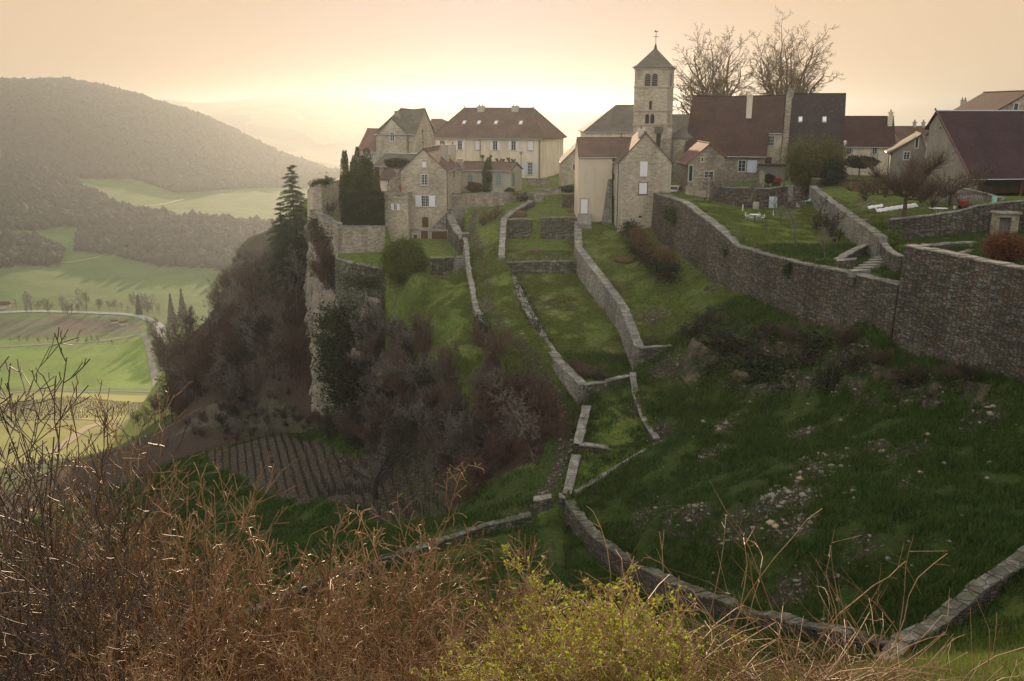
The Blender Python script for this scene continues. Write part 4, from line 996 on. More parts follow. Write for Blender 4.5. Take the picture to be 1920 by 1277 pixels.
# 3 ---- low roofs in front of the old stone house
h = House('shed', 'low building with broad grey slate roof in front of the old stone house', (702,312,163), (757,312,160), 7, 'shed', z0=-14.5)
ze = h.zat(730, 310)[0]; zr = h.zat(730, 288, w=3.5)[0]
h.walls('limestone_old', ze, zr, 'u', u1=h.W); h.roof('roof_stone', ze, zr, 'u', ridgemat='zinc', u1=h.W+1.6); h.part('timber_panel', 'wood_brown', [(.05, 1.0, -.06, .0, -13.8, ze-.2)])
h = House('shed', 'tiny lean-to with dull brown roof behind the crow-stepped wall', (713,336,153), (752,336,152), 4.5, 'shed', z0=-15)
ze = h.zat(730, 334)[0]; zr = h.zat(730, 316, w=2.2)[0]
h.walls('plaster_cream', ze, zr, 'u'); h.roof('roof_brown', ze, zr, 'u', gutter=False); h.window('F', 729, 342, .35, .8, 'plain', sur=None)
z, u = h.zat(743, 322, w=1); h.chimney(u, 1.5, ze, h.zat(743, 319, w=1.5)[0], .7, .6, 'limestone_old', 0)
# 4 ---- gable house with the small tower
h = House('gable_house', 'tall narrow gable house with white shutters, brown garage doors and a stone turret', (754,400,146), (838.5,400,145), 11.5, z0=-20.6)
ze = h.zat(838, 319)[0]; zr = h.zat(796, 279)[0]
h.walls('limestone', ze, zr, 'w'); rf = h.roof('roof_brown', ze, zr, 'w', o=.25, g=.12, gutter=True, ridgemat='roof_pink')
for (px, py0, w_, su, sw, mt) in ((834, 273, 6.0, 1.05, .75, 'plaster_grey'), (849, 272, 10.0, .9, .9, 'plaster_grey')):
    z, u = h.zat(px, 300, w=w_); zt = h.zat(px, py0, w=w_)[0]; h.chimney(u, w_, ze-.2, zt, su, sw, mt, 1, rf)
z, u = h.zat(864, 295, w=12); h.chimney(u, 11.3, ze-.5, h.zat(858, 299, w=11)[0], .8, .7, 'plaster_grey', 0, rf)
h.window('F', 795.5, 309, .62, .82, 'plain', closed=True)
h.window('F', 796, 337, 1.1, 1.65, 'grid', rows=4); h.window('F', 797.3, 377, 1.25, 1.7, 'grid', shut=.72, rows=4)
h.window('R', 851, 324, .65, 1.5, 'plain', sur=None, glass='wood_brown', frame='wood_brown')
h.door('F', 797.5, 417, 1.0, 1.5, arch=True)
u0 = h.zat(765, 440)[1]
zt = h.zat(800, 431)[0]
h.part('garage_block', 'limestone_old', [(u0, h.W+.0, -1.6, -.003, -20.6, zt)])
h.part('terrace_slab', 'coping', [(u0-.05, h.W+.05, -1.7, .0-.003, zt+.003, zt+.12)])
F2 = ('W', -1.6)
h.door(F2, 796, 445, 1.1, 1.95, planks=7); h.door(F2, 824, 444.5, 2.45, 1.9, name='garage_door', planks=14); h.door(F2, 779, 449, .55, 1.5, planks=4, handle=False)
m = MB()    # outside stair going down beside the garage
for i in range(9): m.box(u0-.75, u0-.02, -1.7-.24*i, -1.46-.24*i, -20.6, zt-.1-.19*i, h.L)
m.build('stair', M['limestone_old'], h.root, h.off)
a, z = h.pos('F', 838, 398); b_, z2 = h.pos('F', 809, 430)
m = MB(); m.poly([h.L(b_, -1.0, z2), h.L(h.W, -1.0, z2), h.L(h.W, -1.0, z)]); m.poly([h.L(b_, -.003, z2), h.L(h.W, -.003, z), h.L(h.W, -.003, z2)]); m.poly([h.L(b_, -1.0, z2), h.L(h.W, -1.0, z), h.L(h.W, -.003, z), h.L(b_, -.003, z2)]); m.poly([h.L(h.W, -1, z2), h.L(h.W, -.003, z2), h.L(h.W, -.003, z), h.L(h.W, -1, z)])
m.build('stair_wall', M['drywall_pale'], h.root, h.off)
h.pipe([(h.W+.06, -.06, ze-.2), (h.W+.06, -.06, h.zat(839, 396)[0])])
# turret: slightly battered, corbelled parapet
W0 = h.zat(719, 400, w=-2.2)[1]; W1 = h.zat(765, 400, w=-2.2)[1]; zt = h.zat(742, 372, w=-2.2)[0]; zp = h.zat(742, 361, w=-2.2)[0]
m = MB(); zb = -22.6; zk = h.zat(742, 455, w=-2.2)[0]
def frus(m, x0, x1, y0, y1, za, zc, e):
    c = [h.L(x0-e, y0-e, za), h.L(x1+e, y0-e, za), h.L(x1+e, y1+e, za), h.L(x0-e, y1+e, za), h.L(x0, y0, zc), h.L(x1, y0, zc), h.L(x1, y1, zc), h.L(x0, y1, zc)]
    m.box8(c)
frus(m, W0, W1, -2.2, 1.4, zk, zt, .06); frus(m, W0-.06, W1+.06, -2.26, 1.4, zb, zk-.003, .35)
tw = m.build('turret', M['limestone'], h.root, h.off)
m = MB(); m.box(W0-.16, W1+.16, -2.36, 1.5, zt+.003, zt+.2, h.L); m.build('corbel_band', M['cutstone'], tw, h.off)
m = MB(); e = .16
m.box(W0-e, W1+e, -2.36, -2.1, zt+.203, zp, h.L); m.box(W0-e, W0-e+.26, -2.097, 1.5, zt+.203, zp, h.L); m.box(W1+e-.26, W1+e, -2.097, -.01, zt+.203, zp, h.L)
for i in range(5):
    x = W0+.2+i*(W1-W0-.6)/4; m.box(x, x+.28, -2.34, -2.12, zp+.003, zp+.16, h.L)
m.build('parapet', M['limestone_old'], tw, h.off)
h.window(('W', -2.2), 741.5, 388, .5, .95, 'casement', shut=.75); h.window(('W', -2.2), 752, 416, .2, .45, 'plain', glass='dark', frame='cutstone', sur=None)
# crow-stepped wall behind the turret and the red shutter
m = MB(); xs_ = np.linspace(W0-.1, h.zat(759, 320, w=.6)[1], 7); zs_ = np.linspace(h.zat(719, 344, w=.6)[0], h.zat(757, 316, w=.6)[0], 6)
for i in range(6): m.box(xs_[i], xs_[i+1], .6, 1.3, -18, zs_[i]+.1*(i % 2), h.L)
m.build('crow_stepped_wall', M['limestone_old'], h.root, h.off)
h.window(('W', .6), 752.2, 352.5, .52, 1.05, 'plain', glass='wood_red', frame='wood_red', sur=None, name='red_shutter')
# 5 ---- orangery
h = House('orangery', 'long low orangery with brown roof and tall arched green windows', (860,330,160), (957,330,157), 6, 'orangery', z0=-13.8)
ze = h.zat(900, 318)[0]; zr = h.zat(900, 304, w=3)[0]
h.walls('plaster_grey', ze, zr, 'u'); h.roof('roof_brown', ze, zr, 'u', o=.3)
for px in (881.5, 909, 935.5): h.window('F', px, 335, 1.05, 2.1, 'grid', glass='glass_green', frame='shutter_blue', arch=True, rows=5)
h.door('R', 962, 337, 1.1, 2.2, 'glass_green')
# 6 ---- tall cream house and gable house at the foot of the church
h = House('cream_house', 'tall plain cream house with a white door at the top of stone steps', (1084,350,135), (1147,350,135), 8, z0=-16.6)
ze = h.zat(1100, 293)[0]; zr = h.zat(1100, 259, w=4)[0]
h.walls('plaster_tan', ze, zr, 'u'); h.roof('roof_brown', ze, zr, 'u', o=.2, g=.05, u1=h.W+4.2)
h.door('F', 1095.5, 387, .95, 2.0, 'white', sur='cutstone', planks=3)
a, z = h.pos('F', 1095.5, 400.5)
m = MB()
for i in range(8): m.box(a-.95, a+.95, -.55-.24*(i+1), -.55-.24*i, z-3.5, z-.17*i, h.L)
m.box(a-.95, a+.95, -.55, 0, z-3.5, z, h.L)
m.build('steps', M['coping'], h.root, h.off)
b_, zb = h.pos('F', 1127, 416); c_, zc = h.pos('F', 1144, 336)
m = MB(); m.poly([h.L(b_, -1.3, zb-.8), h.L(h.W, -1.3, zb-.8), h.L(h.W, -.1, zc), h.L(c_-.3, -.1, zc)]); m.poly([h.L(b_, -1.3, zb-.8), h.L(c_-.3, -.1, zc), h.L(c_-.3, 0, zc), h.L(b_, 0, zb-.8)]); m.poly([h.L(c_-.3, -.1, zc), h.L(h.W, -.1, zc), h.L(h.W, 0, zc), h.L(c_-.3, 0, zc)])
m.build('buttress', M['drywall_pale'], h.root, h.off)
h = House('stone_gable_house', 'pale stone gable house with two closed white shutters, right of the cream house', (1159,360,130), (1257,360,130), 9, z0=-17.2)
ze = h.zat(1160, 303)[0]; zr = h.zat(1206, 249)[0]
h.walls('limestone', ze, zr, 'w'); rf = h.roof('roof_brown', ze, zr, 'w', o=.3, g=.2, ridgemat='roof_pink')
z, u = h.zat(1198, 246, w=3); h.chimney(h.W*.44, 2.0, zr-1.2, zr+.35, .8, .6, 'plaster_cream', 1, rf)
h.window('F', 1207, 317, 1.0, 2.0, 'plain', closed=True); h.window('F', 1205.5, 353.5, 1.05, 1.5, 'plain', closed=True, sur='roof_pink')
h.window('L', 1152.5, 317, .35, 1.1, 'plain'); h.window('L', 1151.5, 352, .7, 2.0, 'plain', closed=True)
h.window('F', 1200, 406.5, .5, .3, 'plain', glass='dark', frame='limestone_old', sur=None)
h.pipe([(-.06, -.06, ze-.3), (-.06, -.06, h.z0+.8)])
h.part('corner_stones', 'cutstone', [(-.02, .4, -.035, .0, h.z0+1.2, ze-.3), (h.W-.4, h.W+.02, -.035, .0, h.z0+2.2, ze-.3)])
h = House('cottage', 'small stone cottage with steep roof just left of the tall cream house', (1053,320,160), (1110,320,160), 8, 'cottage', z0=-14.5)
ze = h.zat(1053, 303)[0]; zr = h.zat(1086, 268)[0]
h.walls('limestone', ze, zr, 'w', rk=.62); h.roof('roof_stone', ze, zr, 'w', rk=.62, o=.2); h.window('F', 1078, 313, .75, 1.1, 'casement')
# 7 ---- church
h = House('church', 'old stone church with hipped slate nave roof and square bell tower', (1191.5,150,151.6), (1252.5,150,150), 5.4, 'church', z0=-13)
# frame is the tower's: front A-B
ex = Vector((.945, -.327, 0)); h.A = Vector((h.B.x-5.25*ex.x, h.B.y-5.25*ex.y, h.A.z)); h.ex = ex; h.ey = Vector((.327, .945, 0)); h.W = 5.25
ze = h.zat(1222, 126)[0]; zs = [h.zat(1222, y)[0] for y in (163, 207, 233)]
m = MB(); m.box(0, h.W, 0, h.D, h.z0, ze, h.L); tower = m.build('bell_tower', M['limestone'], h.root, h.off)
m = MB()
for i, z in enumerate(zs): m.box(-.12, h.W+.12, -.12, h.D+.12, z-.1, z+.1, h.L)
m.box(-.15, h.W+.15, -.15, h.D+.15, ze-.3, ze-.02, h.L)
m.build('string_course', M['cutstone'], tower, h.off)
zr = h.zat(1230, 89, w=h.D/2)[0]; m = MB(); o = .45
c4 = [h.L(-o, -o, ze-.05), h.L(h.W+o, -o, ze-.05), h.L(h.W+o, h.D+o, ze-.05), h.L(-o, h.D+o, ze-.05)]; ap = h.L(h.W/2, h.D/2, zr)
mid = [c.lerp(ap, .22)+Vector((0, 0, -.25)) for c in c4]
for i in range(4):
    j = (i+1) % 4; m.poly([c4[i], c4[j], mid[j], mid[i]]); m.poly([mid[i], mid[j], ap])
m.poly(c4[::-1]); tr = m.build('tower_roof', M['roof_stone'], h.root, h.off)
m = MB(); zc = h.zat(1233, 60, w=h.D/2)[0]
m.tube([ap-Vector((0, 0, .4)), ap+Vector((0, 0, .3)), ap+Vector((0, 0, .55))], [.3, .16, .05], 8)
m.tube([ap+Vector((0, 0, .5)), Vector((ap.x, ap.y, zc))], .05, 6); zc2 = zc-.7
m.tube([Vector((ap.x, ap.y, zc2))-ex*.45, Vector((ap.x, ap.y, zc2))+ex*.45], .045, 6)
m.poly([Vector((ap.x, ap.y, zc))+ex*a+Vector((0, 0, b)) for a, b in ((-.3, 0), (.25, .02), (.42, .22), (.1, .12), (-.18, .28))])
m.build('weathercock', M['iron'], tr, h.off)
def louvre(face, px, py, w, hh, n=6):
    wd = h.window(face, px, py, w, hh, 'plain', arch=True, glass='dark', frame='cutstone', sur=None, name='belfry_opening', parent=tower)
    a, z = h.pos(face, px, py); T = h.tf(face, a, z); m = MB()
    for i in range(n):
        y = -hh/2+hh*(i+.3)/n*.92; m.box(-w/2+.05, w/2-.05, y, y+.1, .02, .12, T)
    m.build('louvre', M['wood_grey'], wd, h.off)
for px in (1214.5, 1227.8): louvre('F', px, 150, .98, 2.05)
louvre('R', 1257.5, 150, .9, 2.3)
for px, py, w_, h_ in ((1219.7, 197, .5, 1.4), (1213.4, 223, .72, 1.6), (1223.2, 223, .72, 1.6)):
    h.window('F', px, py, w_, h_, 'plain', arch=True, glass='dark', frame='cutstone', sur=None, name='arched_opening', parent=tower)
h.window('R', 1255.5, 192, .45, 1.5, 'plain', arch=True, glass='white', frame='cutstone', sur=None, name='arched_opening', parent=tower); h.window('R', 1254, 221, .7, 1.5, 'plain', arch=True, glass='dark', frame='cutstone', sur=None, name='arched_opening', parent=tower)
h.window('F', 1234.5, 268, .8, 3.0, 'plain', glass='glass', frame='cutstone', name='choir_window', parent=tower)
a, z = h.pos('F', 1235, 244); h.part('stair_hood', 'roof_stone', [(a-.6, a+.6, -.5, 0, z-.5, z+.5)], tower)
m = MB(); u0 = h.W-.5; u1 = h.W+1.0; zt = h.zat(1252, 240)[0]; zt2 = h.zat(1262, 252)[0]
m.box8([h.L(u0, -1.9, h.z0), h.L(u1, -1.9, h.z0), h.L(u1, -.003, h.z0), h.L(u0, -.003, h.z0), h.L(u0, -1.2, zt-1.6), h.L(u1, -1.2, zt-1.6), h.L(u1, -.003, zt), h.L(u0, -.003, zt)])
m.build('buttress', M['limestone_old'], h.root, h.off)
ca = P(1276, 290, 154); r_ = 2.4; z1 = P(1276, 258, 152).z; z2 = P(1276, 238, 154).z; m = MB(); n = 14; mr = MB()
for i in range(n):
    t0, t1 = 2*math.pi*i/n, 2*math.pi*(i+1)/n
    p0 = Vector((ca.x+r_*math.cos(t0), ca.y+r_*math.sin(t0), 0)); p1 = Vector((ca.x+r_*math.cos(t1), ca.y+r_*math.sin(t1), 0))
    q0 = Vector((p0.x, p0.y, z1)); q1 = Vector((p1.x, p1.y, z1)); m.poly([Vector((p0.x, p0.y, h.z0)), Vector((p1.x, p1.y, h.z0)), q1, q0])
    cc = Vector((ca.x, ca.y, z1)); mr.poly([cc+(q0-cc)*1.12-Vector((0, 0, .1)), cc+(q1-cc)*1.12-Vector((0, 0, .1)), Vector((ca.x, ca.y, z2))])
aps = m.build('apse', M['limestone'], h.root, h.off); mr.build('apse_roof', M['roof_stone'], aps, h.off)
hn = House('x', None, (1098,245,169), (1200,245,169), 13); bpy.data.objects.remove(hn.root); hn.root = h.root; hn.off = h.off; hn.z0 = -13.5
ze = hn.zat(1120, 245)[0]; zr = hn.zat(1160, 198, w=6.5)[0]
hn.walls('plaster_cream', ze, name='nave_wall', u1=hn.W+2); hn.roof('roof_stone', ze, zr, 'u', hip=(6, 0), o=.35, name='nave_roof', u1=hn.W+2)
hn.pipe([(hn.W*.66, -.08, ze-.1), (hn.W*.66, -.08, -12)])
hn = House('x', None, (1250,262,166), (1296,262,165), 11); bpy.data.objects.remove(hn.root); hn.root = h.root; hn.off = h.off; hn.z0 = -13.5
ze = hn.zat(1270, 262)[0]; zr = hn.zat(1270, 216, w=5.5)[0]
hn.walls('limestone_old', ze, zr, name='choir_wall'); hn.roof('roof_stone', ze, zr, 'u', name='choir_roof')
# 8 ---- big barns
h = House('barn', 'huge barn with one broad dark red roof and a tall white-faced chimney', (1286,288,150), (1435,288,146.6), 18, 'barn', z0=-12.2)
ze = h.zat(1360, 287)[0]; zr = h.zat(1390, 180, w=9)[0]; uR = h.zat(1472, 180, w=9)[1]
h.walls('limestone_old', ze, zr, 'u'); rf = h.roof('roof_red', ze, zr, 'u', o=.5, g=.25, sag=.15)
zu = h.zat(1450, 246, w=3.3)[0]
h.walls('limestone', zu, zr, 'u', rk=.388, u0=h.W+.01, u1=uR, w0=3.3, w1=18, name='side_bay', zeb=ze-.01); h.roof('roof_red', zu, zr-.02, 'u', rk=.388, u0=h.W+.26, u1=uR, w0=3.3, w1=18, zeb=ze-.02, g=.02, name='side_bay_roof', o=.3)
z, u = h.zat(1404, 215, w=5.6); h.chimney(u, 5.8, ze+(zr-ze)*.6, h.zat(1405, 181, w=5.6)[0], .85, .75, 'plaster_cream', 0, rf)
h.window('F', 1391, 311, 1.1, 1.7, 'casement', rows=3, frame='shutter_blue'); 
a, z = h.pos('F', 1410, 312); T = h.tf('F', a, z); m = MB(); m.box(-.72, .72, -.95, .95, .03, .08, T); m.build('blue_shutter', M['shutter_blue'], h.root, h.off)
h.window(('W', 3.3), 1445.5, 264, 1.0, 1.5, 'grid', rows=3, frame='shutter_blue'); h.door(('W', 3.3), 1441, 303, .95, 1.4)
h = House('barn', 'big barn with steep blackish tile roof and two tiny skylights, behind the bamboo', (1478,300,148), (1578,300,145.7), 18, 'barn', z0=-12.2)
ze = h.zat(1530, 302)[0]; zr = h.zat(1530, 176.5, w=9)[0]
h.walls('limestone_old', ze, zr, 'u'); rf = h.roof('roof_dark', ze, zr, 'u', o=.4, g=.2)
sl = (zr-ze)/9
for px, py in ((1500.5, 228), (1545.5, 229)):
    w_ = 5.4; z, u = h.zat(px, py, w=w_)
    T = lambda a, b, c: h.L(u+a, w_+b, ze+(w_+b)*sl+.06+c)
    m = MB(); m.box(-.32, .32, -.35, .35, 0, .12, T); sk = m.build('skylight', M['zinc'], rf, h.off); m = MB(); m.box(-.24, .24, -.27, .27, .123, .14, T); m.build('pane', M['white'], sk, h.off)
m = MB(); m.box8([h.L(-1.1, -.4, h.z0), h.L(-.22, -.4, h.z0), h.L(-.22, 9.2, h.z0), h.L(-1.1, 9.2, h.z0), h.L(-1.1, -.4, ze+.25), h.L(-.22, -.4, ze+.25), h.L(-.22, 9.2, zr+.3), h.L(-1.1, 9.2, zr+.3)])
m.build('party_wall', M['limestone_old'], h.root, h.off)
h.chimney(-.45, 8.8, zr-1, zr+.85, .9, .7, 'limestone_old', 0, rf)
h.part('wood_shed', 'wood_grey', [(-4.2, -.3, -3.5, -1.2, h.z0, ze-.6)]); h.part('shed_roof', 'roof_dark', [(-4.4, -.1, -3.8, -1.0, ze-.597, ze-.42)]); h.door('F', 1500, 320, 1.1, 1.9)
h = House('small_gable_house', 'small gabled house with pale pink roof edge, in front of the huge barn', (1290,330,133), (1358,330,133), 8, z0=-12)
ze = h.zat(1290, 303)[0]; zr = h.zat(1329, 269)[0]
h.walls('limestone_old', ze, zr, 'w', rk=.55, zeb=h.zat(1355, 292)[0]); h.roof('roof_pink', ze, zr, 'w', rk=.55, zeb=h.zat(1355, 292)[0], o=.35, g=.3)
h.window('F', 1329, 330, 1.3, 1.3, 'casement', frame='shutter_blue'); h.window('F', 1295, 325, .55, 2.2, 'plain', frame='shutter_blue'); h.window('F', 1317, 299, .35, .6, 'plain')
h = House('long_house', 'long house with brown roof and tall chimney, right of the blackish barn', (1574,276,162), (1677,276,160), 10, z0=-12)
ze = h.zat(1620, 272)[0]; zr = h.zat(1620, 219, w=5)[0]
h.walls('plaster_cream', ze, zr, 'u'); rf = h.roof('roof_red', ze, zr, 'u', o=.35)
z, u = h.zat(1672, 225, w=4); h.chimney(h.W-.55, 3.6, zr-2.4, h.zat(1672, 211, w=3.6)[0], .75, .65, 'plaster_cream', 1, rf)
for px in (1592, 1640): h.window('F', px, 283, .8, 1.0, 'casement')
h = House('stone_roof_house', 'house with long sloping pale stone-slate roof behind the gnarled fruit tree', (1672,300,135), (1737,300,133.5), 12, z0=-11.5)
ze = h.zat(1674, 283)[0]; zr = h.zat(1724, 252)[0]
h.walls('plaster_old', ze, zr, 'w', rk=.78); rf = h.roof('roof_stone', ze, zr, 'w', rk=.78, o=.6, g=.3)
h.window('F', 1719, 268, .4, 1.4, 'plain'); h.window('F', 1700, 292, .8, 1.1, 'casement')
h = House('far_house', 'far cottage whose roof and two chimneys show above the stone-slate roof', (1690,262,165), (1760,262,165), 9, z0=-11.5)
ze = h.zat(1700, 262)[0]; zr = h.zat(1724, 238, w=4.5)[0]
h.walls('plaster_cream', ze, zr, 'u'); rf = h.roof('roof_brown', ze, zr, 'u')
for px in (1714, 1730.5): z, u = h.zat(px, 240, w=4.5); h.chimney(u, 4.5, zr-.6, zr+.75, .45, .5, 'plaster_grey', 1, rf)
h.window('F', 1715, 268, .8, 1.0, 'casement')
h = House('narrow_house', 'narrow house with steep dark roof and a bluish window beside the open barn', (1736,300,124), (1800,300,122), 9, z0=-10.5)
ze = h.zat(1737, 249)[0]; zr = h.zat(1775, 217)[0]
h.walls('plaster_old', ze, zr, 'w', rk=.6); h.roof('roof_brown', ze, zr, 'w', rk=.6, o=.4, g=.35)
h.window('F', 1748.5, 260, .7, 1.7, 'plain', glass='shutter_blue', frame='shutter_blue'); h.window('F', 1742, 288, .6, .9, 'plain')
h = House('open_barn', 'open-fronted barn with large violet-brown roof at the right edge', (1820,340,104), (1960,340,106), 9.5, 'barn', z0=-10.6)
ex = Vector((.994, .11, 0)); h.ex = ex; h.ey = Vector((-.11, .994, 0)); h.W = 24
ze = h.zat(1822, 328)[0]; zr = h.zat(1763, 209, u=0)[0]
m = MB(); L = h.L
m.poly([L(0,0,h.z0), L(0,0,ze), L(0,8,zr), L(0,9.5,zr-1.5), L(0,9.5,h.z0)]); m.poly([L(.45,0,h.z0), L(.45,0,ze), L(.45,8,zr), L(.45,9.5,zr-1.5), L(.45,9.5,h.z0)]); m.poly([L(0,0,h.z0), L(.45,0,h.z0), L(.45,0,ze), L(0,0,ze)])
m.box(.46, h.W, 9.2, 9.5, h.z0, zr-1.7, L); m.box(h.W-.4, h.W, .3, 9.1, h.z0, ze-.1, L); m.box(.46, .9, .05, .6, h.z0, ze-.3, L)
m.build('wall', M['plaster_old'], h.root, h.off)
rf = h.roof('roof_violet', ze, zr, 'u', rk=8/9.5, zeb=zr-1.5, o=.5, g=.3, ridgemat='zinc')
m = MB()
for i in range(34):
    t = i/33; p = L(-.34, -.45+8.4*t, ze-.35+(zr-ze+.4)*t); q = L(-.34, -.45+8.4*(t+.02), ze-.35+(zr-ze+.4)*(t+.02)); m.tube([p+Vector((0, 0, .12)), q+Vector((0, 0, .14))], .1, 6)
m.build('verge_tiles', M['roof_pink'], rf, h.off)
h.part('beam', 'wood_brown', [(.5, h.W-.4, .1, .35, ze-.55, ze-.25)])
for u in (6, 12, 18): h.part('post', 'wood_brown', [(u, u+.25, .1, .35, h.z0, ze-.553)])
h.window('L', 1787, 288, .25, .5, 'plain', glass='dark', frame='plaster_grey', sur=None); h.window('L', 1764, 240, .4, .4, 'plain', glass='dark', frame='plaster_grey', sur=None)
h = House('far_house', 'far house with pale slate roof and capped chimney above the open barn', (1790,225,155), (1850,225,153), 9, z0=-11)
ze = h.zat(1790, 209)[0]; zr = h.zat(1830, 191)[0]
h.walls('plaster_grey', ze, zr, 'w', rk=.65); rf = h.roof('roof_stone', ze, zr, 'w', rk=.65, o=.3); z, u = h.zat(1806, 197, w=5); h.chimney(u, 5, ze, h.zat(1806, 189, w=5)[0], .9, .8, 'plaster_grey', 2, rf)
z, u = h.zat(1841, 200, w=8); h.chimney(u, 8, ze, h.zat(1841, 195, w=8)[0], .5, .5, 'plaster_grey', 1, rf); h.window('F', 1825, 205, .5, .8, 'plain')
h = House('far_house', 'tall house at the right edge whose sunlit roof slope rises above the open barn', (1862,225,126), (2010,225,126), 12, z0=-11)
ze = h.zat(1856, 209)[0]; zr = h.zat(1917, 171)[0]
h.walls('limestone_old', ze, zr, 'w', rk=.42); rf = h.roof('roof_red', ze, zr, 'w', rk=.42, o=.4, g=.3); z, u = h.zat(1879, 195, w=7); h.chimney(u, 7, ze, h.zat(1879, 186, w=7)[0], .7, .7, 'plaster_grey', 1, rf); h.window('F', 1905, 200, .6, .9, 'plain')
# ---------------------------------------------------------------- plants: generators
def _norm(v): return v/(np.linalg.norm(v)+1e-9)
def grow(seed, L, r, levels=4, kids=(6, 6, 5, 4), ang=(.7, .8, .9, .9), ratio=(.6, .55, .5, .5), wob=.16, up=.1, start=(0, 0, 0), d0=(0, 0, 1), t0=.25, seg=(7, 5, 4, 3), taper=.75, rr=.5, flat=0, rmin=.006, lenvar=.35):
    """returns list per level of segments (p0, p1, r0, r1)"""
    g = np.random.default_rng(seed); out = [[] for _ in range(levels+1)]
    def br(p, d, L, r, lv):
        n = seg[min(lv, len(seg)-1)]; pts = [(p, r)]; dirs = [d]
        for i in range(n):
            d = _norm(d+g.normal(0, wob, 3)*(1+.3*lv)+np.array([0, 0, up])*(1 if lv else .3))
            if flat: d[2] *= (1-flat)
            p = p+d*L/n; rn = max(rmin, r*(1-taper*(i+1)/n)); out[lv].append((pts[-1][0], p, pts[-1][1], rn)); pts.append((p, rn)); dirs.append(d)
        if lv >= levels: return
        k = kids[min(lv, len(kids)-1)]; k = max(1, int(k*g.uniform(.75, 1.25)+.5)); az = g.uniform(0, 6.28)
        for j in range(k):
            t = t0+(1-t0)*(j+g.uniform(.1, .9))/k if lv == 0 else .2+.8*(j+g.uniform(0, 1))/k
            q = t*n; i = min(int(q), n-1); f = q-i
            pp = pts[i][0]*(1-f)+pts[i+1][0]*f; rp = pts[i][1]*(1-f)+pts[i+1][1]*f
            dd = dirs[i+1]; az += 2.4+g.normal(0, .4)
            a = _norm(np.cross(dd, [0.3, .2, 1.0] if abs(dd[2]) < .9 else [1., 0, 0])); b = np.cross(dd, a)
            th = ang[min(lv, len(ang)-1)]*g.uniform(.7, 1.25)
            nd = dd*math.cos(th)+(a*math.cos(az)+b*math.sin(az))*math.sin(th)
            sh = (1.15-.65*t) if lv == 0 else (1.05-.5*t)
            br(pp, _norm(nd), L*ratio[min(lv, len(ratio)-1)]*sh*g.uniform(1-lenvar, 1+lenvar), max(rmin, rp*rr), lv+1)
    br(np.array(start, float), _norm(np.array(d0, float)), L, r, 0)
    return out
def tubes(segs, n=3, rs=1.0):
    S = np.array([np.r_[a, b, c, d] for a, b, c, d in segs])
    p0, p1, r0, r1 = S[:, :3], S[:, 3:6], S[:, 6:7]*rs, S[:, 7:8]*rs
    d = p1-p0; d /= np.linalg.norm(d, axis=1)[:, None]+1e-9
    ref = np.where(np.abs(d[:, 2:3]) < .9, [[0, 0, 1.]], [[1., 0, 0]])
    a = np.cross(d, ref); a /= np.linalg.norm(a, axis=1)[:, None]+1e-9; b = np.cross(d, a)
    V = []
    for p, r in ((p0, r0), (p1, r1)):
        for j in range(n):
            t = 2*math.pi*j/n; V.append(p+(a*math.cos(t)+b*math.sin(t))*r)
    V = np.stack(V, 1).reshape(-1, 3); m = len(S); base = np.arange(m)[:, None]*2*n
    F = np.concatenate([base+np.array([[j, (j+1) % n, n+(j+1) % n, n+j]]) for j in range(n)])
    return V, F
def quads(C, size, g, asp=.6, nrm=None):
    """leaf-like quads at centres C"""
    n = len(C); a = g.normal(size=(n, 3))
    if nrm is not None: a = a-nrm*(a*nrm).sum(1, keepdims=True)*.7
    a /= np.linalg.norm(a, axis=1)[:, None]; b = g.normal(size=(n, 3)); b -= a*(a*b).sum(1, keepdims=True); b /= np.linalg.norm(b, axis=1)[:, None]
    s = (size*g.uniform(.6, 1.3, n))[:, None]; a = a*s; b = b*s*asp
    V = np.stack([C-a, C-b*.9, C+a, C+b*.9], 1).reshape(-1, 3)
    return V, np.arange(4*n).reshape(n, 4)
def merge(parts):
    V, F, o = [], [], 0
    for v, f in parts: V.append(v); F.append(f+o); o += len(v)
    return np.concatenate(V), np.concatenate(F)
def plant_mesh(name, VF, mat): return npmesh(name, VF[0], VF[1], M[mat])
def put(name, meshes, loc, label, cat, group=None, rz=0, s=1.0, sz=None, parts=None):
    """a plant: one mesh, or an Empty with its parts (name, mesh)"""
    if not isinstance(meshes, (list, tuple)):
        o = addobj(name, meshes, loc=loc); o.rotation_euler = (0, 0, rz); o.scale = (s, s, sz or s); return tag(o, label, cat, group)
    r = empty(name, loc, label, cat, group, rz); r.scale = (s, s, sz or s)
    for pn, me in meshes: addobj(pn, me, r)
    return r
def tree_meshes(tag_, out, trunk_mat, twig_mat, split=1, extra=None, n0=6):
    t = sum(out[:split+1], []); c = sum(out[split+1:], [])
    r = [('trunk', plant_mesh(tag_+'_trunk', tubes(t, n0), trunk_mat)), ('crown', plant_mesh(tag_+'_crown', tubes(c, 3), twig_mat))]
    return r
def shell(g, n, f, k=.35):
    """n points in a unit ball, mostly near its skin, pushed by lumpy noise f(dir)"""
    d = g.normal(size=(n, 3)); d /= np.linalg.norm(d, axis=1)[:, None]
    r = 1-np.abs(g.normal(0, k, n)); r = np.clip(r, .05, 1)
    return d, d*(r*f(d))[:, None]
def lumps(seed, n=26, amp=.22, w=5.0):
    g = np.random.default_rng(seed); c = g.normal(size=(n, 3)); c /= np.linalg.norm(c, axis=1)[:, None]; h = g.uniform(.3, 1, n)
    return lambda d: 1-amp+amp*1.6*np.max(np.exp(w*(d@c.T-1)*3)*h, axis=1)
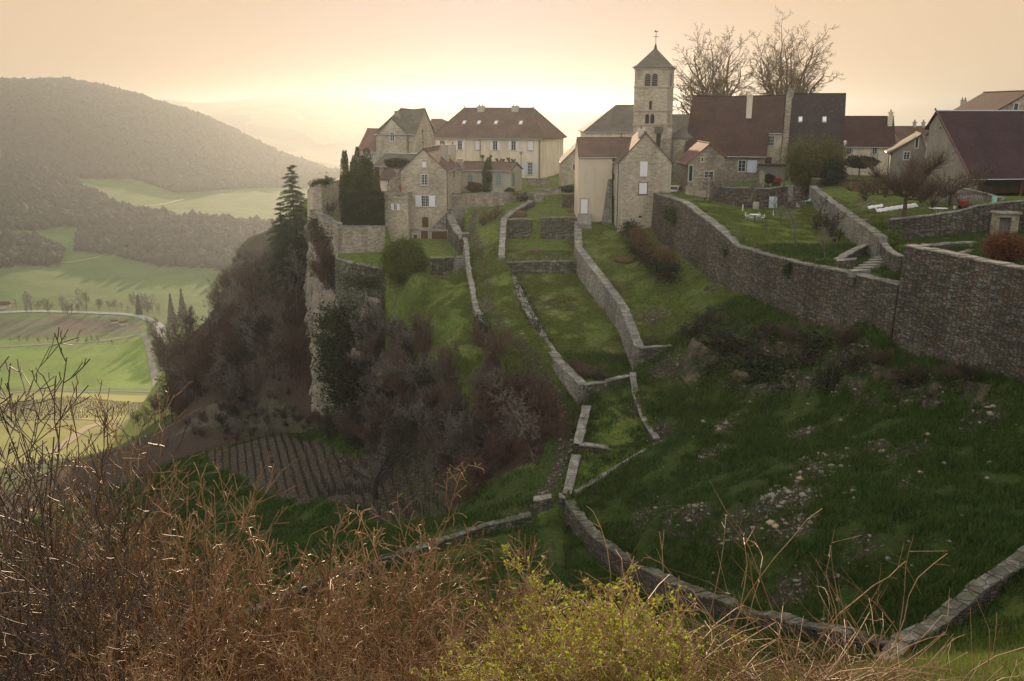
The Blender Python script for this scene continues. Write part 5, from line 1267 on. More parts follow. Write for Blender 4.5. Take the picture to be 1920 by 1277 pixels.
# ---------------------------------------------------------------- cliff
def cliff(name, label, pts, mat='rock', amp=2.4, seed=0, step=.55):
    """pts: (px, py_top, d, z_base)"""
    top = [Vector(q[:3]) if len(q) == 5 else P(*q[:3]) for q in pts]; zb = [q[3] for q in pts]
    s, A = resample(top, step); L = [0]
    for a, b in zip(top[:-1], top[1:]): L.append(L[-1]+math.hypot(b.x-a.x, b.y-a.y))
    ZB = np.interp(s, L, zb); t = np.gradient(A[:, :2], axis=0); k = np.ones(9)/9
    t = np.c_[np.convolve(np.pad(t[:, 0], 4, 'edge'), k, 'valid'), np.convolve(np.pad(t[:, 1], 4, 'edge'), k, 'valid')]
    t /= np.linalg.norm(t, axis=1)[:, None]; nr = np.c_[t[:, 1], -t[:, 0]]     # outward when walking towards the camera with the cliff on the right
    H = (A[:, 2]-ZB).max(); nt = int(H/step); T = np.linspace(0, 1, nt)
    S, TT = np.meshgrid(s, T); Z = ZB[None]+(A[:, 2]-ZB)[None]*TT
    o = (fbm(S*1.0, Z*.45, 7, 5, 11+seed)-.5)*amp*2+(np.abs(fbm(S, Z*.3, 3, 4, 21+seed)-.5))*-amp*1.2+(fbm(S, Z*3.0, 2.2, 3, 31+seed)-.5)*.7
    o += (np.abs(fbm(S*.7, Z*.7, 1.6, 4, 41+seed)-.5))*-1.6+(1-TT)**2*1.6; o *= np.clip((1-TT)*6, .15, 1)
    X = A[:, 0][None]-nr[:, 0][None]*(-o); Y = A[:, 1][None]-nr[:, 1][None]*(-o)
    me = npmesh(name, np.c_[X.ravel(), Y.ravel(), Z.ravel()], grid_faces(len(s), nt), M[mat], smooth=True)
    return tag(addobj(name, me), label, 'cliff')
cliff('cliff', 'tall pale limestone cliff dropping from the bastion walls to the vineyard',
 CLIFF_T, amp=3.4)
cliff('cliff', 'little grey rock face in the dark wood near the scree', [(488,665,205,-64),(500,672,198,-63),(515,690,192,-62)], amp=.8, seed=9)
def ico(n):
    import bmesh
    bm = bmesh.new(); bmesh.ops.create_icosphere(bm, subdivisions=n, radius=1); V = np.array([v.co[:] for v in bm.verts]); F = np.array([[v.index for v in f.verts] for f in bm.faces]); bm.free(); return V, F
IV, IF = ico(3); IV2, IF2 = ico(2); IV1, IF1 = ico(1)
def rock_mesh(name, seed, sub=3, flat=.6, amp=.45, mat='rock'):
    V, F = (IV, IF) if sub == 3 else (IV2, IF2) if sub == 2 else (IV1, IF1)
    g = np.random.default_rng(seed); V = V.copy(); k = g.normal(size=(7, 3)); k /= np.linalg.norm(k, axis=1)[:, None]
    for q in k:                                   # chop planes for broken faces
        h = g.uniform(.55, .9); e = V@q-h; V -= np.where(e > 0, e, 0)[:, None]*q*.9
    V *= 1+amp*(fbm(V[:, 0]*3+5, V[:, 1]*3+V[:, 2]*2, 1.0, 3, seed)-.5)[:, None]
    V[:, 2] *= flat
    return npmesh(name, V, F, M[mat])
M['stone'] = m_plain('pale_loose_stone', (.22,.19,.16), .9, .35, 3)
M['scree'] = m_plain('grey_scree', (.13,.115,.10), .95, .4, 2)
M['stone_tan'] = m_plain('tan_loose_stone', (.36,.26,.16), .9, .3, 3)
def ledge(label, pts, h, amp, seed):
    q = []
    for px, py, d in pts:
        p = P(px, py, d); z = gz(p.x, p.y); q.append((p.x-.3, p.y-.9, z+.35, z-h, 0))
    cliff('rocky_ledge', label, q, 'rock_bank', amp, seed, .35)['category'] = 'ledge'
ledge('broken mossy rock ledge along the top of the bank under the curving wall', [(1288,622,94),(1330,630,91.5),(1370,646,89),(1420,652,86.3),(1480,664,83),(1540,668,79.6),(1600,684,76),(1680,712,71.6)], 3.4, 2.0, 51)
ledge('lower mossy rock ledge in the middle of the bank', [(1300,672,91),(1345,690,88.4),(1395,700,85.8),(1450,706,83),(1510,712,79.6),(1570,718,76.4)], 3.0, 1.8, 61)
ledge('short rock ledge at the right end of the bank beside the ruined hut', [(1690,735,70.2),(1740,742,68),(1800,748,65.6),(1850,758,63.2)], 1.8, 1.0, 71)
# rock outcrops on the bank under the great wall
ro = [rock_mesh('rock_outcrop_%d' % i, 40+i, 3, .7, .8, 'rock_bank') for i in range(5)]
OUT = [(1282,560,98,1.0),(1296,590,95.5,1.1),(1300,625,93,1.3),(1318,650,91,1.6),(1335,688,88.5,1.9),(1362,705,86.5,1.8),(1392,712,85,2.1),(1404,730,84,1.9),(1440,726,82,1.7),(1480,735,80,1.6),(1335,525,102.5,1.1),(1346,530,101.5,1.2),(1268,540,101,.7),(1760,770,67,1.5),(1800,760,65.5,1.3),(1700,742,69,1.1),(1600,700,75,1.1),(1550,690,77,1.3),(1500,690,80,1.2)]
for i, (px, py, d, r) in enumerate(OUT):
    p = P(px, py, d); z = gz(p.x, p.y)
    put('rock_outcrop', ro[i % 5], (p.x, p.y, z-.4*r), 'broken limestone outcrop poking from the brambly bank under the curving wall', 'rock', 'rock outcrops on the bank', rz=i*1.7, s=r*.7, sz=r*.75)
# loose stones on the hillside
st = [rock_mesh('loose_stone_%d' % i, 60+i, 2, .6, .5, 'stone') for i in range(4)]+[rock_mesh('tan_stone', 70, 2, .7, .4, 'stone_tan')]
big = [(1450,915,59,.35,3),(1505,928,57.5,.28,1),(1447,968,55.5,.34,4),(1455,980,54.8,.26,4),(1500,893,60.5,.28,4),(1655,832,61.5,.24,0),(1690,872,58,.2,1),(1740,820,61,.25,4),(1583,937,55.5,.18,4),(1590,832,64,.22,2),
 (1320,775,80,.3,0),(1345,790,78,.25,1),(1560,865,61.5,.25,2),(1575,882,61,.25,3),(1600,925,56,.2,0),(1480,918,58.5,.25,2),(1770,880,56.5,.2,0),(1724,900,56,.22,4),(1230,930,68.5,.2,0),(1260,958,65.5,.2,1),(1412,975,56,.2,2),(1500,1000,53,.2,3),
 (1855,795,60,.3,0),(1848,775,61,.3,1),(1860,782,60.5,.25,2),(1300,815,77,.2,3),(1550,1100,45.5,.16,0),(1590,1110,44.6,.15,1),(1720,930,53.5,.16,2),(1850,905,53,.16,3),(1665,1050,47,.15,0),(1420,1080,49.5,.16,1),(1340,1040,54,.18,2),(1780,1020,46,.12,3)]
for i, (px, py, d, r, k) in enumerate(big):
    p = P(px, py, d); z = gz(p.x, p.y)
    put('loose_stone', st[k], (p.x, p.y, z+.05), 'tan loose stone lying in the dark grass of the hillside' if k == 4 else 'pale grey loose stone lying in the dark grass of the hillside', 'stone', 'tan loose stones on the hillside' if k == 4 else 'grey loose stones on the hillside', rz=i*2.1, s=r)
g = np.random.default_rng(5)
cx = g.uniform(0, 42, 90000); cyy = g.uniform(38, 112, 90000)
ci = np.clip(((cx-NX0)/ST_).astype(int), 0, len(xs)-1); ri = np.clip(((cyy-NY0)/ST_).astype(int), 0, len(ys)-1)
dm = cov.reshape(len(ys), len(xs), 4)[ri, ci, 1]
keep = (dm > g.uniform(.45, 1.1, len(cx))) & (~inpoly(cx, cyy, TER[0][1])); cx, cyy = cx[keep][:1300], cyy[keep][:1300]
px_, py_ = cx, cyy
more = g.uniform(0, 1, (500, 2))*[46, 62]+[0, 42]; mk = [not any(inpoly([a], [b], t[1])[0] for t in TER) for a, b in more]; more = more[mk]
cx = np.r_[cx, more[:, 0]]; cyy = np.r_[cyy, more[:, 1]]; cz = gnear(cx, cyy)
n = len(cx); sc_ = g.uniform(.03, .13, n)*g.choice([1, 1, 1, 1.7], n)
V = IV1[None]*sc_[:, None, None]*g.uniform(.6, 1.3, (n, 1, 3))*(1+.25*g.normal(size=(n, len(IV1), 1))); V[:, :, 2] *= .6
V += np.stack([cx, cyy, cz+sc_*.2], 1)[:, None]
F = (IF1[None]+np.arange(n)[:, None, None]*len(IV1)).reshape(-1, 3)
tag(addobj('rubble', npmesh('rubble', V.reshape(-1, 3), F, M['stone'])), 'scattered small broken stones on the rough hillside', None, kind='stuff')
# grass tufts
def tufts(name, n, xr, yr, hgt, mat, cond, seed, blades=5, label='', spread=.12, wid=.014):
    g = np.random.default_rng(seed); x = g.uniform(*xr, n); y = g.uniform(*yr, n); k = cond(x, y, g); x, y = x[k], y[k]; z = gnear(x, y); n = len(x)
    h = hgt*g.uniform(.5, 1.3, n)*(.55+.9*fbm(x, y, 2.2, 3, 6))
    V = np.empty((n, blades, 3, 3)); 
    for b in range(blades):
        a = g.uniform(0, 6.28, n); o = g.normal(0, spread, (n, 2)); ln = g.uniform(.2, .8, n)*h
        bx, by = x+o[:, 0], y+o[:, 1]; w = wid*(1+h)*g.uniform(.8, 1.6, n)
        V[:, b, 0] = np.c_[bx-np.sin(a)*w, by+np.cos(a)*w, z-.05]; V[:, b, 1] = np.c_[bx+np.sin(a)*w, by-np.cos(a)*w, z-.05]
        V[:, b, 2] = np.c_[bx+np.cos(a)*ln, by+np.sin(a)*ln, z+h*g.uniform(.7, 1.1, n)]
    me = npmesh(name, V.reshape(-1, 3), np.arange(n*blades*3).reshape(-1, 3), M[mat])
    return tag(addobj(name, me), label, kind='stuff')
M['grass_dark'] = m_leaf('dark_turf_blades', (.022,.055,.006), (.055,.100,.014), (.11,.12,.035), .3, .6)  # blades follow the darker green painted for the hillside's shade
M['grass_light'] = m_leaf('lawn_blades', (.085,.125,.020), (.15,.18,.04), (.24,.22,.10), .35, .35)
def nocov(x, y, g, lo=.5):
    ci = np.clip(((x-NX0)/ST_).astype(int), 0, len(xs)-1); ri = np.clip(((y-NY0)/ST_).astype(int), 0, len(ys)-1)
    c = cov.reshape(len(ys), len(xs), 4)[ri, ci]; return np.maximum(c[:, 1], c[:, 2]) < g.uniform(lo-.15, lo+.35, len(x))
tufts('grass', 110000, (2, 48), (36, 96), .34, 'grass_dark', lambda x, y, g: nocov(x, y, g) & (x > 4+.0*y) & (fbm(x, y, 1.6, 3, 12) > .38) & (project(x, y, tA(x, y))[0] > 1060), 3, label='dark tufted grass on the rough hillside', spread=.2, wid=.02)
tufts('grass', 60000, (-14, 8), (84, 128), .20, 'grass_light', lambda x, y, g: nocov(x, y, g, .6) & (fbm(x, y, 1.6, 3, 14) > .42), 4, label='light rough grass on the terraces and along the path', spread=.2, wid=.02)
tufts('grass', 60000, (8, 40), (84, 140), .2, 'grass_light', lambda x, y, g: nocov(x, y, g, .6) & (fbm(x, y, 1.6, 3, 15) > .45), 8, label='light rough grass on the banks below the church', spread=.2, wid=.02)
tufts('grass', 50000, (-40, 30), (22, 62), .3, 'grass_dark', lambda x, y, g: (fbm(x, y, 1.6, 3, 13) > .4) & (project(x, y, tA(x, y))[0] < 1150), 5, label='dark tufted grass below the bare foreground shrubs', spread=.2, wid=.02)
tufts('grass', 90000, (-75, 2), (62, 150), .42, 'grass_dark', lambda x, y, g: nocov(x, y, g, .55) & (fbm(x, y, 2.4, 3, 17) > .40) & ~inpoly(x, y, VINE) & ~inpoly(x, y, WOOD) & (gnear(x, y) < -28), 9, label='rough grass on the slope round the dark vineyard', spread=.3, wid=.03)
tufts('grass', 26000, (10, 26), (20, 37), .26, 'grass_light', lambda x, y, g: x > 9, 6, label='sunlit rough grass at the lower right corner', spread=.14)

# ---------------------------------------------------------------- plant prototypes
def bush_segs(seed, H=4.0, stems=9, r=.035, kids=(7, 5, 3), levels=3, lean=.45, **k):
    g = np.random.default_rng(seed); out = [[] for _ in range(levels+1)]
    for i in range(stems):
        a = g.uniform(0, 6.28); t = g.uniform(.05, lean)
        o = grow(seed*31+i, H*g.uniform(.6, 1), r*g.uniform(.6, 1.1), levels, kids, (.55, .7, .8), (.45, .5, .5), start=(math.cos(a)*.3*g.random(), math.sin(a)*.3*g.random(), -.3),
                 d0=(math.cos(a)*math.sin(t), math.sin(a)*math.sin(t), math.cos(t)), t0=.12, seg=(8, 4, 3, 2), **k)
        for l in range(levels+1): out[l] += o[l]
    return out
allseg = lambda o: sum(o, [])
BUSH = {}
for c in ('grey', 'brown', 'red', 'dark'):
    BUSH[c] = [plant_mesh('bare_shrub_%s_%d' % (c, i), tubes(allseg(bush_segs(hash_, 4.2, 10, .045, (7, 5, 3), 3, .6, rmin=.019)), 3), 'twig_'+c) for i, hash_ in enumerate({'grey': (11, 12, 13), 'brown': (14, 15), 'red': (16, 17), 'dark': (18, 19)}[c])]
TREE = []
for i, (mt, tm) in enumerate((('bark', 'twig_grey'), ('bark_brown', 'twig_brown'), ('bark', 'twig_dark'), ('bark_brown', 'twig_brown'), ('bark', 'twig_grey'))):
    o = grow(200+i, 10.0, .17, 4, (13, 7, 5, 3), (.75, .7, .75, .8), (.5, .5, .5, .5), wob=.12, up=.12, t0=.18, seg=(9, 6, 4, 3, 2), rmin=.026)
    TREE.append(tree_meshes('bare_tree_%d' % i, o, mt, tm, 1))
def scatter_px(poly, n, drange, seed, mind=1.5):
    """random ground spots inside a polygon given in plan"""
    g = np.random.default_rng(seed); P2 = np.array([(p[0], p[1]) for p in poly]); lo, hi = P2.min(0), P2.max(0); out = []
    for _ in range(n*60):
        p = g.uniform(lo, hi)
        if not inpoly([p[0]], [p[1]], poly)[0]: continue
        if all((p[0]-q[0])**2+(p[1]-q[1])**2 > mind**2 for q in out): out.append(p)
        if len(out) >= n: break
    return out
def drop(px, py, dmin=20, dmax=2600, far=False):
    "where the ray through a photo pixel meets the ground (marching)"
    r = ray(px, py); r = r/r.y; d = np.geomspace(dmin, dmax, 1600)
    z = np.where(d < 235, gnear(r.x*d, np.minimum(d, 235)), farz(r.x*d, np.maximum(d, 151)))
    k = np.argmax(z > r.z*d)
    return (r.x*d[k], d[k], float(z[k]))
# the thicket on the slope
TH_AREA = [P(*p)[:2] for p in [(640,600,132),(700,575,127),(745,600,119.5),(790,660,109),(850,715,98.5),(905,725,94.5),(985,690,92.5),(1030,770,86),(1040,820,82.5),(1000,865,82),(930,900,87),(850,880,93),(760,870,106),(700,850,115),(640,820,131),(612,700,143)]]
g = np.random.default_rng(77)
TL = {'grey': ('grey leafless shrub tangled in the thicket on the slope', 'grey shrubs of the thicket'), 'brown': ('brown leafless shrub tangled in the thicket on the slope', 'brown shrubs of the thicket'),
      'red': ('reddish leafless shrub tangled in the thicket on the slope', 'reddish shrubs of the thicket'), 'dark': ('very dark leafless shrub tangled in the thicket on the slope', 'dark shrubs of the thicket')}
for i, (x_, y_) in enumerate(scatter_px(TH_AREA, 250, None, 8, 1.3)):
    px, py = project(x_, y_, gz(x_, y_))
    c = g.choice(['grey', 'brown', 'red', 'dark'], p=[.38, .27, .1, .25] if px < 900 else [.1, .3, .45, .15])
    me = BUSH[c][g.integers(len(BUSH[c]))]; s = g.uniform(.7, 1.15)*(.85 if px > 880 else 1)
    put('bare_shrub', me, (x_, y_, gz(x_, y_)-.1), TL[c][0], 'shrub', TL[c][1], rz=g.uniform(0, 6.28), s=s)
for (px, py, d, s, k) in [(1180,640,95.6,.5,'brown'),(1040,0,0,0,0)][:1]: pass
# named single shrubs
def shrub(px, py, d, s, c, label, sz=None, i=0):
    p = P(px, py, d); return put('bare_shrub', BUSH[c][i % len(BUSH[c])], (p.x, p.y, gz(p.x, p.y)-.1), label, 'shrub', rz=px*.1, s=s, sz=sz)
shrub(910, 905, 87, 1.25, 'red', 'broad reddish shrub mass beside the dirt path above the gate junction', .95); shrub(945, 880, 86.5, 1.05, 'red', 'smaller reddish shrub right of the broad one by the dirt path', .85, 1)
shrub(885, 925, 86, 1.0, 'red', 'reddish shrub in front of the broad one, nearest the vineyard', .7, 1)
shrub(975, 700, 92, 1.1, 'red', 'reddish brushwood at the foot of the leaning wall', .9); shrub(930, 712, 93.5, 1.0, 'red', 'reddish brushwood left of the foot of the leaning wall', .9, 1)
shrub(1100, 690, 88.5, .7, 'red', 'low reddish bramble in the lower corner of the large lawn', .45); shrub(1070, 690, 90, .5, 'brown', 'small brown bramble behind the pale corner wall', .4); shrub(1130, 712, 88, .5, 'dark', 'dark bramble over the wall closing the large lawn', .35)
shrub(1125, 722, 87.6, .45, 'dark', 'second dark bramble hanging on the wall closing the large lawn', .3, 1)

def hang(px, py, d, s, c, label, group, i=0, sz=None):
    p = P(px, py, d); return put('bare_shrub', BUSH[c][i % len(BUSH[c])], tuple(p), label, 'shrub', group, rz=px*.13, s=s, sz=sz)
for i, (px, py, d, s, c) in enumerate([(598,470,149.5,.9,'brown'),(606,495,147.5,1.2,'brown'),(618,505,145,1.25,'brown'),(628,520,143,1.1,'dark'),(604,525,147.5,1.1,'red'),(615,540,145,1.2,'brown'),(630,548,142,1.0,'dark'),(592,450,152,.6,'red'),(622,480,144.5,.9,'red')]):
    hang(px, py, d, s, c, 'brown leafless bush rooted on the cliff shoulder below the curved parapet', 'bushes on the cliff shoulder', i)
for i in range(34):
    t = g.random(); px = np.interp(t, [0, 1], [640, 716]); d = np.interp(t, [0, .4, 1], [140.5, 135, 125.5])-g.uniform(.3, 1.8); py = g.uniform(600, 790)
    hang(px, py, d, g.uniform(.6, 1.1), ('grey', 'dark', 'brown')[i % 3], 'leafless shrub clinging to the rock below the mossy ledge wall', 'shrubs on the rock below the ledge', i)
shrub(617, 398, 163, .75, 'brown', 'bare brown bush against the rounded bastion wall', .8); shrub(925, 418, 140, .9, 'red', 'reddish bush on the grass slope right of the path steps', .6); shrub(905, 425, 139, .6, 'brown', 'brown bush beside the path steps', .45, 1)
shrub(975, 375, 150, 1.0, 'dark', 'dark hedge-like bush along the rough wall top', .45); shrub(1190, 460, 122, .55, 'grey', 'grey bush at the upper end of the ivy hedge bank', .6)
shrub(1330, 640, 92, .75, 'dark', 'dark bramble clump at the left end of the rocky bank', .6); shrub(1290, 655, 91.5, .7, 'dark', 'dark bramble clump lowest on the rocky bank', .55, 1)
for i, (px, py, d, s, c) in enumerate([(1360,660,89,.9,'brown'),(1400,690,86.5,1.0,'dark'),(1440,680,86,.8,'dark'),(1475,690,84,1.0,'brown'),(1525,690,80,1.1,'brown'),(1575,690,77.5,1.0,'brown'),(1600,730,74.5,.9,'dark'),(1640,720,73.5,.8,'brown'),(1690,730,70.5,.8,'brown'),(1500,650,84,.6,'dark'),(1430,640,87.5,.6,'red'),(1730,720,69.5,.8,'brown'),(1790,730,66.5,.8,'brown'),(1820,750,64.5,.7,'dark')]):
    shrub(px, py, d, s*.8, c, 'leafless bramble clump on the bank between the curving wall and the hillside', s*.5, i)['group'] = 'bramble clumps on the bank'
# pale small bare tree inside the thicket and the dark tree above the vineyard
o = grow(301, 6.5, .11, 4, (7, 6, 5, 3), (.7, .7, .8, .8), (.62, .55, .5, .5), wob=.14, up=.05, t0=.12, seg=(8, 6, 4, 3), rmin=.02)
p = P(985, 850, 84.5); put('bare_tree', tree_meshes('pale_bare_tree', o, 'coping' if 0 else 'twig_grey', 'twig_grey', 1), (p.x, p.y, gz(p.x, p.y)-.2), 'small pale-barked bare tree leaning among the red brushwood', 'tree')
o = grow(302, 7.5, .3, 4, (11, 7, 6, 4), (1.15, .7, .7, .8), (.75, .55, .5, .5), wob=.15, up=.03, t0=.12, seg=(9, 8, 5, 3), rmin=.022)
p = P(706, 960, 99); put('bare_tree', tree_meshes('dark_spreading_tree', o, 'twig_dark', 'twig_dark', 1), (p.x, p.y, gz(p.x, p.y)-.2), 'dark wide-spreading bare tree at the edge of the dark vineyard', 'tree', s=1.05)
# the wood left of the cliff
WOODL = [(P(*p)[0], P(*p)[1]) for p in [(470,745,188),(520,760,170),(560,745,164),(568,600,178),(566,500,190),(560,440,212),(530,470,250),(450,560,300),(350,640,330),(320,740,320),(335,790,230),(400,775,200)]]
g = np.random.default_rng(91)
for i, (x_, y_) in enumerate(scatter_px(WOODL, 165, None, 9, 3.0)):
    z_ = float(gnear([x_], [y_])[0]) if y_ < 235 and x_ > NX0 else float(farz([x_], [y_])[0])
    px, py = project(x_, y_, z_+10)
    k = int(g.choice([0, 1, 2, 3, 4], p=[.2, .25, .2, .2, .15])); s = g.uniform(.75, 1.25)
    # keep the crowns under the skyline of the wood in the photo
    lim = np.interp(px, [300, 340, 400, 450, 500, 540, 580], [640, 585, 525, 485, 490, 440, 400])
    for _ in range(12):
        if project(x_, y_, z_+10*s)[1] < lim: s *= .92
    lab = ('grey-twigged bare tree in the dark wood left of the cliff', 'brown-twigged bare tree in the dark wood left of the cliff', 'blackish bare tree in the dark wood left of the cliff')[(0, 1, 2, 1, 0)[k]]
    put('bare_tree', TREE[k], (x_, y_, z_-.4), lab, 'tree', ('grey trees of the left wood', 'brown trees of the left wood', 'blackish trees of the left wood')[(0, 1, 2, 1, 0)[k]], rz=g.uniform(0, 6.28), s=s)
for i, (x_, y_) in enumerate(scatter_px(WOODL, 150, None, 19, 2.4)):
    z_ = float(gnear([x_], [y_])[0]) if y_ < 235 and x_ > NX0 else float(farz([x_], [y_])[0])
    c = ('brown', 'dark', 'grey')[i % 3]; px, py = project(x_, y_, z_+5); lim = np.interp(px, [300, 340, 400, 450, 500, 540, 580], [640, 585, 525, 485, 490, 440, 400])
    if py < lim: continue
    put('bare_shrub', BUSH[c][i % 2], (x_, y_, z_-.3), c+' undergrowth shrub in the wood left of the cliff', 'shrub', c+' undergrowth of the left wood', rz=i, s=g.uniform(1.0, 1.6))
for px, py, s in ((270,800,.55),(290,795,.7),(305,785,.75),(325,790,.85),(250,800,.5),(262,806,.5),(312,800,.7),(338,800,.6)):
    x_, y_, z_ = drop(px, py, 120, 400); put('bare_tree', TREE[1], (x_, y_, z_-.3), 'low bare tree at the lower tip of the left wood, above the lit fields', 'tree', 'low trees at the tip of the left wood', rz=px, s=s)

for i, (px, py) in enumerate([(430,770),(455,752),(480,765),(505,748),(520,775),(545,770),(560,790),(410,785),(465,785),(500,795),(535,800),(440,800),(570,805),(585,800),(350,800),(380,790),(365,815),(600,812),(615,815),(625,825)]):
    x_, y_, z_ = drop(px, py, 100, 260); put('bare_shrub', BUSH[('brown', 'dark', 'grey')[i % 3]][i % 2], (x_, y_, z_-.1), 'low leafless scrub on the stony slope at the foot of the cliff', 'shrub', 'low scrub at the cliff foot', rz=i, s=g.uniform(.3, .7))
g = np.random.default_rng(55); V_ = []
sx_ = g.uniform(-75, -30, 16000); sy_ = g.uniform(140, 190, 16000); kk = inpoly(sx_, sy_, SCREE) & (fbm(sx_, sy_, 6, 4, 2) > .5); sx_, sy_ = sx_[kk], sy_[kk]; n = len(sx_); sz_ = gnear(sx_, sy_); r_ = g.uniform(.04, .17, n)
V = IV1[None]*r_[:, None, None]*g.uniform(.6, 1.3, (n, 1, 3))*(1+.25*g.normal(size=(n, len(IV1), 1))); V += np.stack([sx_, sy_, sz_], 1)[:, None]
tag(addobj('scree', npmesh('scree', V.reshape(-1, 3), (IF1[None]+np.arange(n)[:, None, None]*len(IV1)).reshape(-1, 3), M['scree'])), 'grey scree on the slope at the foot of the cliff', None, kind='stuff')

BR_SC = [P(*p)[:2] for p in [(340,800,178),(430,745,186),(560,742,165),(600,800,149),(500,830,150),(380,842,155)]]
for i, (x_, y_) in enumerate(scatter_px(BR_SC, 46, None, 29, 2.2)):
    put('bare_shrub', BUSH[('brown', 'dark', 'grey')[i % 3]][i % 2], (x_, y_, float(gnear([x_], [y_])[0])-.1), 'low leafless scrub on the stony slope at the foot of the cliff', 'shrub', 'low scrub at the cliff foot', rz=i, s=g.uniform(.25, .75))

WOOD2 = [P(*p)[:2] for p in [(562,440,222),(556,440,300),(470,500,420),(380,575,430),(400,600,330),(500,500,262)]]
for i, (x_, y_) in enumerate(scatter_px(WOOD2, 46, None, 39, 5.0)):
    z_ = float(farz([x_], [y_])[0]) if y_ > 235 else float(gnear([x_], [y_])[0]); k = int(g.choice([0, 1, 3])); s = g.uniform(.8, 1.3); px, py = project(x_, y_, z_+10); lim = np.interp(px, [300, 340, 400, 450, 500, 540, 580], [640, 585, 525, 485, 475, 440, 420])
    for _ in range(14):
        if project(x_, y_, z_+10*s)[1] < lim: s *= .9
    put('bare_tree', TREE[k], (x_, y_, z_-.4), 'sunlit bare tree on the skyline of the wood left of the cedars', 'tree', 'skyline trees of the left wood', rz=i, s=s)

LOWW = [P(*p)[:2] for p in [(350,770,215),(430,700,205),(500,690,182),(560,640,176),(568,735,163),(500,745,172),(420,765,186)]]
for i, (x_, y_) in enumerate(scatter_px(LOWW, 60, None, 49, 2.4)):
    k = int(g.choice([0, 1, 2, 3, 4])); put('bare_tree', TREE[k], (x_, y_, float(gnear([x_], [y_])[0])-.3), 'low bare tree in the thick lower edge of the left wood above the scree', 'tree', 'trees above the scree', rz=i, s=g.uniform(.45, .8))
# ---------------------------------------------------------------- evergreens and named trees
def leafcloud(seed, n, size, f, scale, mat, name, k=.3, asp=.6, base=None, extra=None, clump=0):
    g = np.random.default_rng(seed)
    if clump:
        d, C = shell(g, clump, f, k); C = C*scale; C = (C[:, None]+g.normal(0, size*2.2, (clump, n//clump, 3))).reshape(-1, 3)
    else: d, C = shell(g, n, f, k); C = C*scale
    if base is not None: C = C[C[:, 2] > base]
    VF = quads(C, size, g, asp)
    return plant_mesh(name, VF, mat)
def evergreen(name, label, px, py, d, mat, scale, n=6000, size=.14, amp=.22, k=.22, trunk=(.12, 1.0), cat='bush', group=None, seed=1, off=0, clump=0, lump_w=5.0, tr_mat='bark'):
    p = P(px, py, d); z = gz(p.x, p.y); sx, sy, sz = scale
    cr = leafcloud(seed, n, size, lumps(seed, 30, amp, lump_w), np.array(scale), mat, name+'_foliage', k, clump=clump)
    cr.transform(Matrix.Translation((0, 0, sz*.96+off)))
    V, F = tubes([(np.array([0, 0, -.5]), np.array([0, 0, sz*1.2+off]), trunk[0], trunk[0]*.5)], 6)
    stem = npmesh(name+'_stem', V, F, M[tr_mat])
    return put(name, [('foliage', cr), ('trunk', stem)], (p.x, p.y, z), label, cat, group)
evergreen('yew_bush', 'big round clipped dark-green bush on the lawn below the gable house', 760, 548, 124.5, 'leaf_yew', (3.15, 3.0, 3.15), 16000, .13, .16, .16, seed=3, clump=1600)
# slender cypresses beside the turret: flame-shaped columns of upright leaf sprays
def cypress_mesh(seed, H, R, n=7000, mat='leaf_cypress', tips=7, size=.15):
    g = np.random.default_rng(seed); C = []
    for i in range(tips):
        a = g.uniform(0, 6.28); r0 = R*.62*math.sqrt(g.random())*(i > 0); h = H*(1 if i == 0 else g.uniform(.62, .93)); cx_, cy_ = r0*math.cos(a), r0*math.sin(a); rr = R*(.62 if i == 0 else .45)
        m = n//tips; t = g.random(m)**.85; prof = np.clip(1.1*np.sin(np.pi*np.clip(t*.80+.155, 0, 1))**.55, .04, 1)*(1-t*.12); an = g.uniform(0, 6.28, m); q = rr*prof*(1-np.abs(g.normal(0, .22, m)))
        q *= 1+.25*np.sin(an*3+t*14+i)
        C.append(np.c_[cx_+q*np.cos(an), cy_+q*np.sin(an), t*h])
    C = np.concatenate(C); N_ = len(C)
    a = np.c_[g.normal(0, .35, N_), g.normal(0, .35, N_), np.ones(N_)]; a /= np.linalg.norm(a, axis=1)[:, None]
    b = g.normal(size=(N_, 3)); b -= a*(a*b).sum(1, keepdims=True); b /= np.linalg.norm(b, axis=1)[:, None]
    s = (size*g.uniform(.7, 1.5, N_))[:, None]; V = np.stack([C-a*s, C-b*s*.4, C+a*s*1.3, C+b*s*.4], 1).reshape(-1, 3)
    return plant_mesh('cypress_foliage', (V, np.arange(4*N_).reshape(N_, 4)), mat)
def cypress(px, py0, py1, d, wpx, label, seed, mat='leaf_cypress', tips=7, n=7000, size=.15, zb=None):
    zt = ZP(px, py1, d); p = P(px, py0, d); z = gz(p.x, p.y) if zb is None else zb; H = zt-z; R = wpx/2/FPX*d*1.02
    st_ = npmesh('cypress_stem', *tubes([(np.array([0, 0, -.4]), np.array([0, 0, H*.7]), .16, .05)], 6), M['bark'])
    return put('cypress', [('foliage', cypress_mesh(seed, H, R, n, mat, tips, size)), ('trunk', st_)], (p.x, p.y, z), label, 'cypress')
cypress(651, 420, 283, 155, 30, 'leftmost tall pointed cypress of the dark clump beside the turret', 1, tips=5, n=8000)
cypress(668, 420, 292, 153, 26, 'shorter second cypress from the left in the dark clump', 2, tips=5, n=6000)
cypress(675, 420, 276, 157, 26, 'slim high-topped cypress third from the left in the dark clump', 3, tips=3, n=6000)
cypress(692, 420, 278, 154, 42, 'broadest cypress of the dark clump, with several tops', 4, tips=9, n=11000)
cypress(709, 400, 322, 149, 22, 'short cypress of the clump touching the stepped wall', 5, tips=3, n=4000)
cypress(916, 360, 296, 158.5, 28, 'stout clipped cypress standing before the orangery windows', 6, tips=6, n=7000, size=.12)
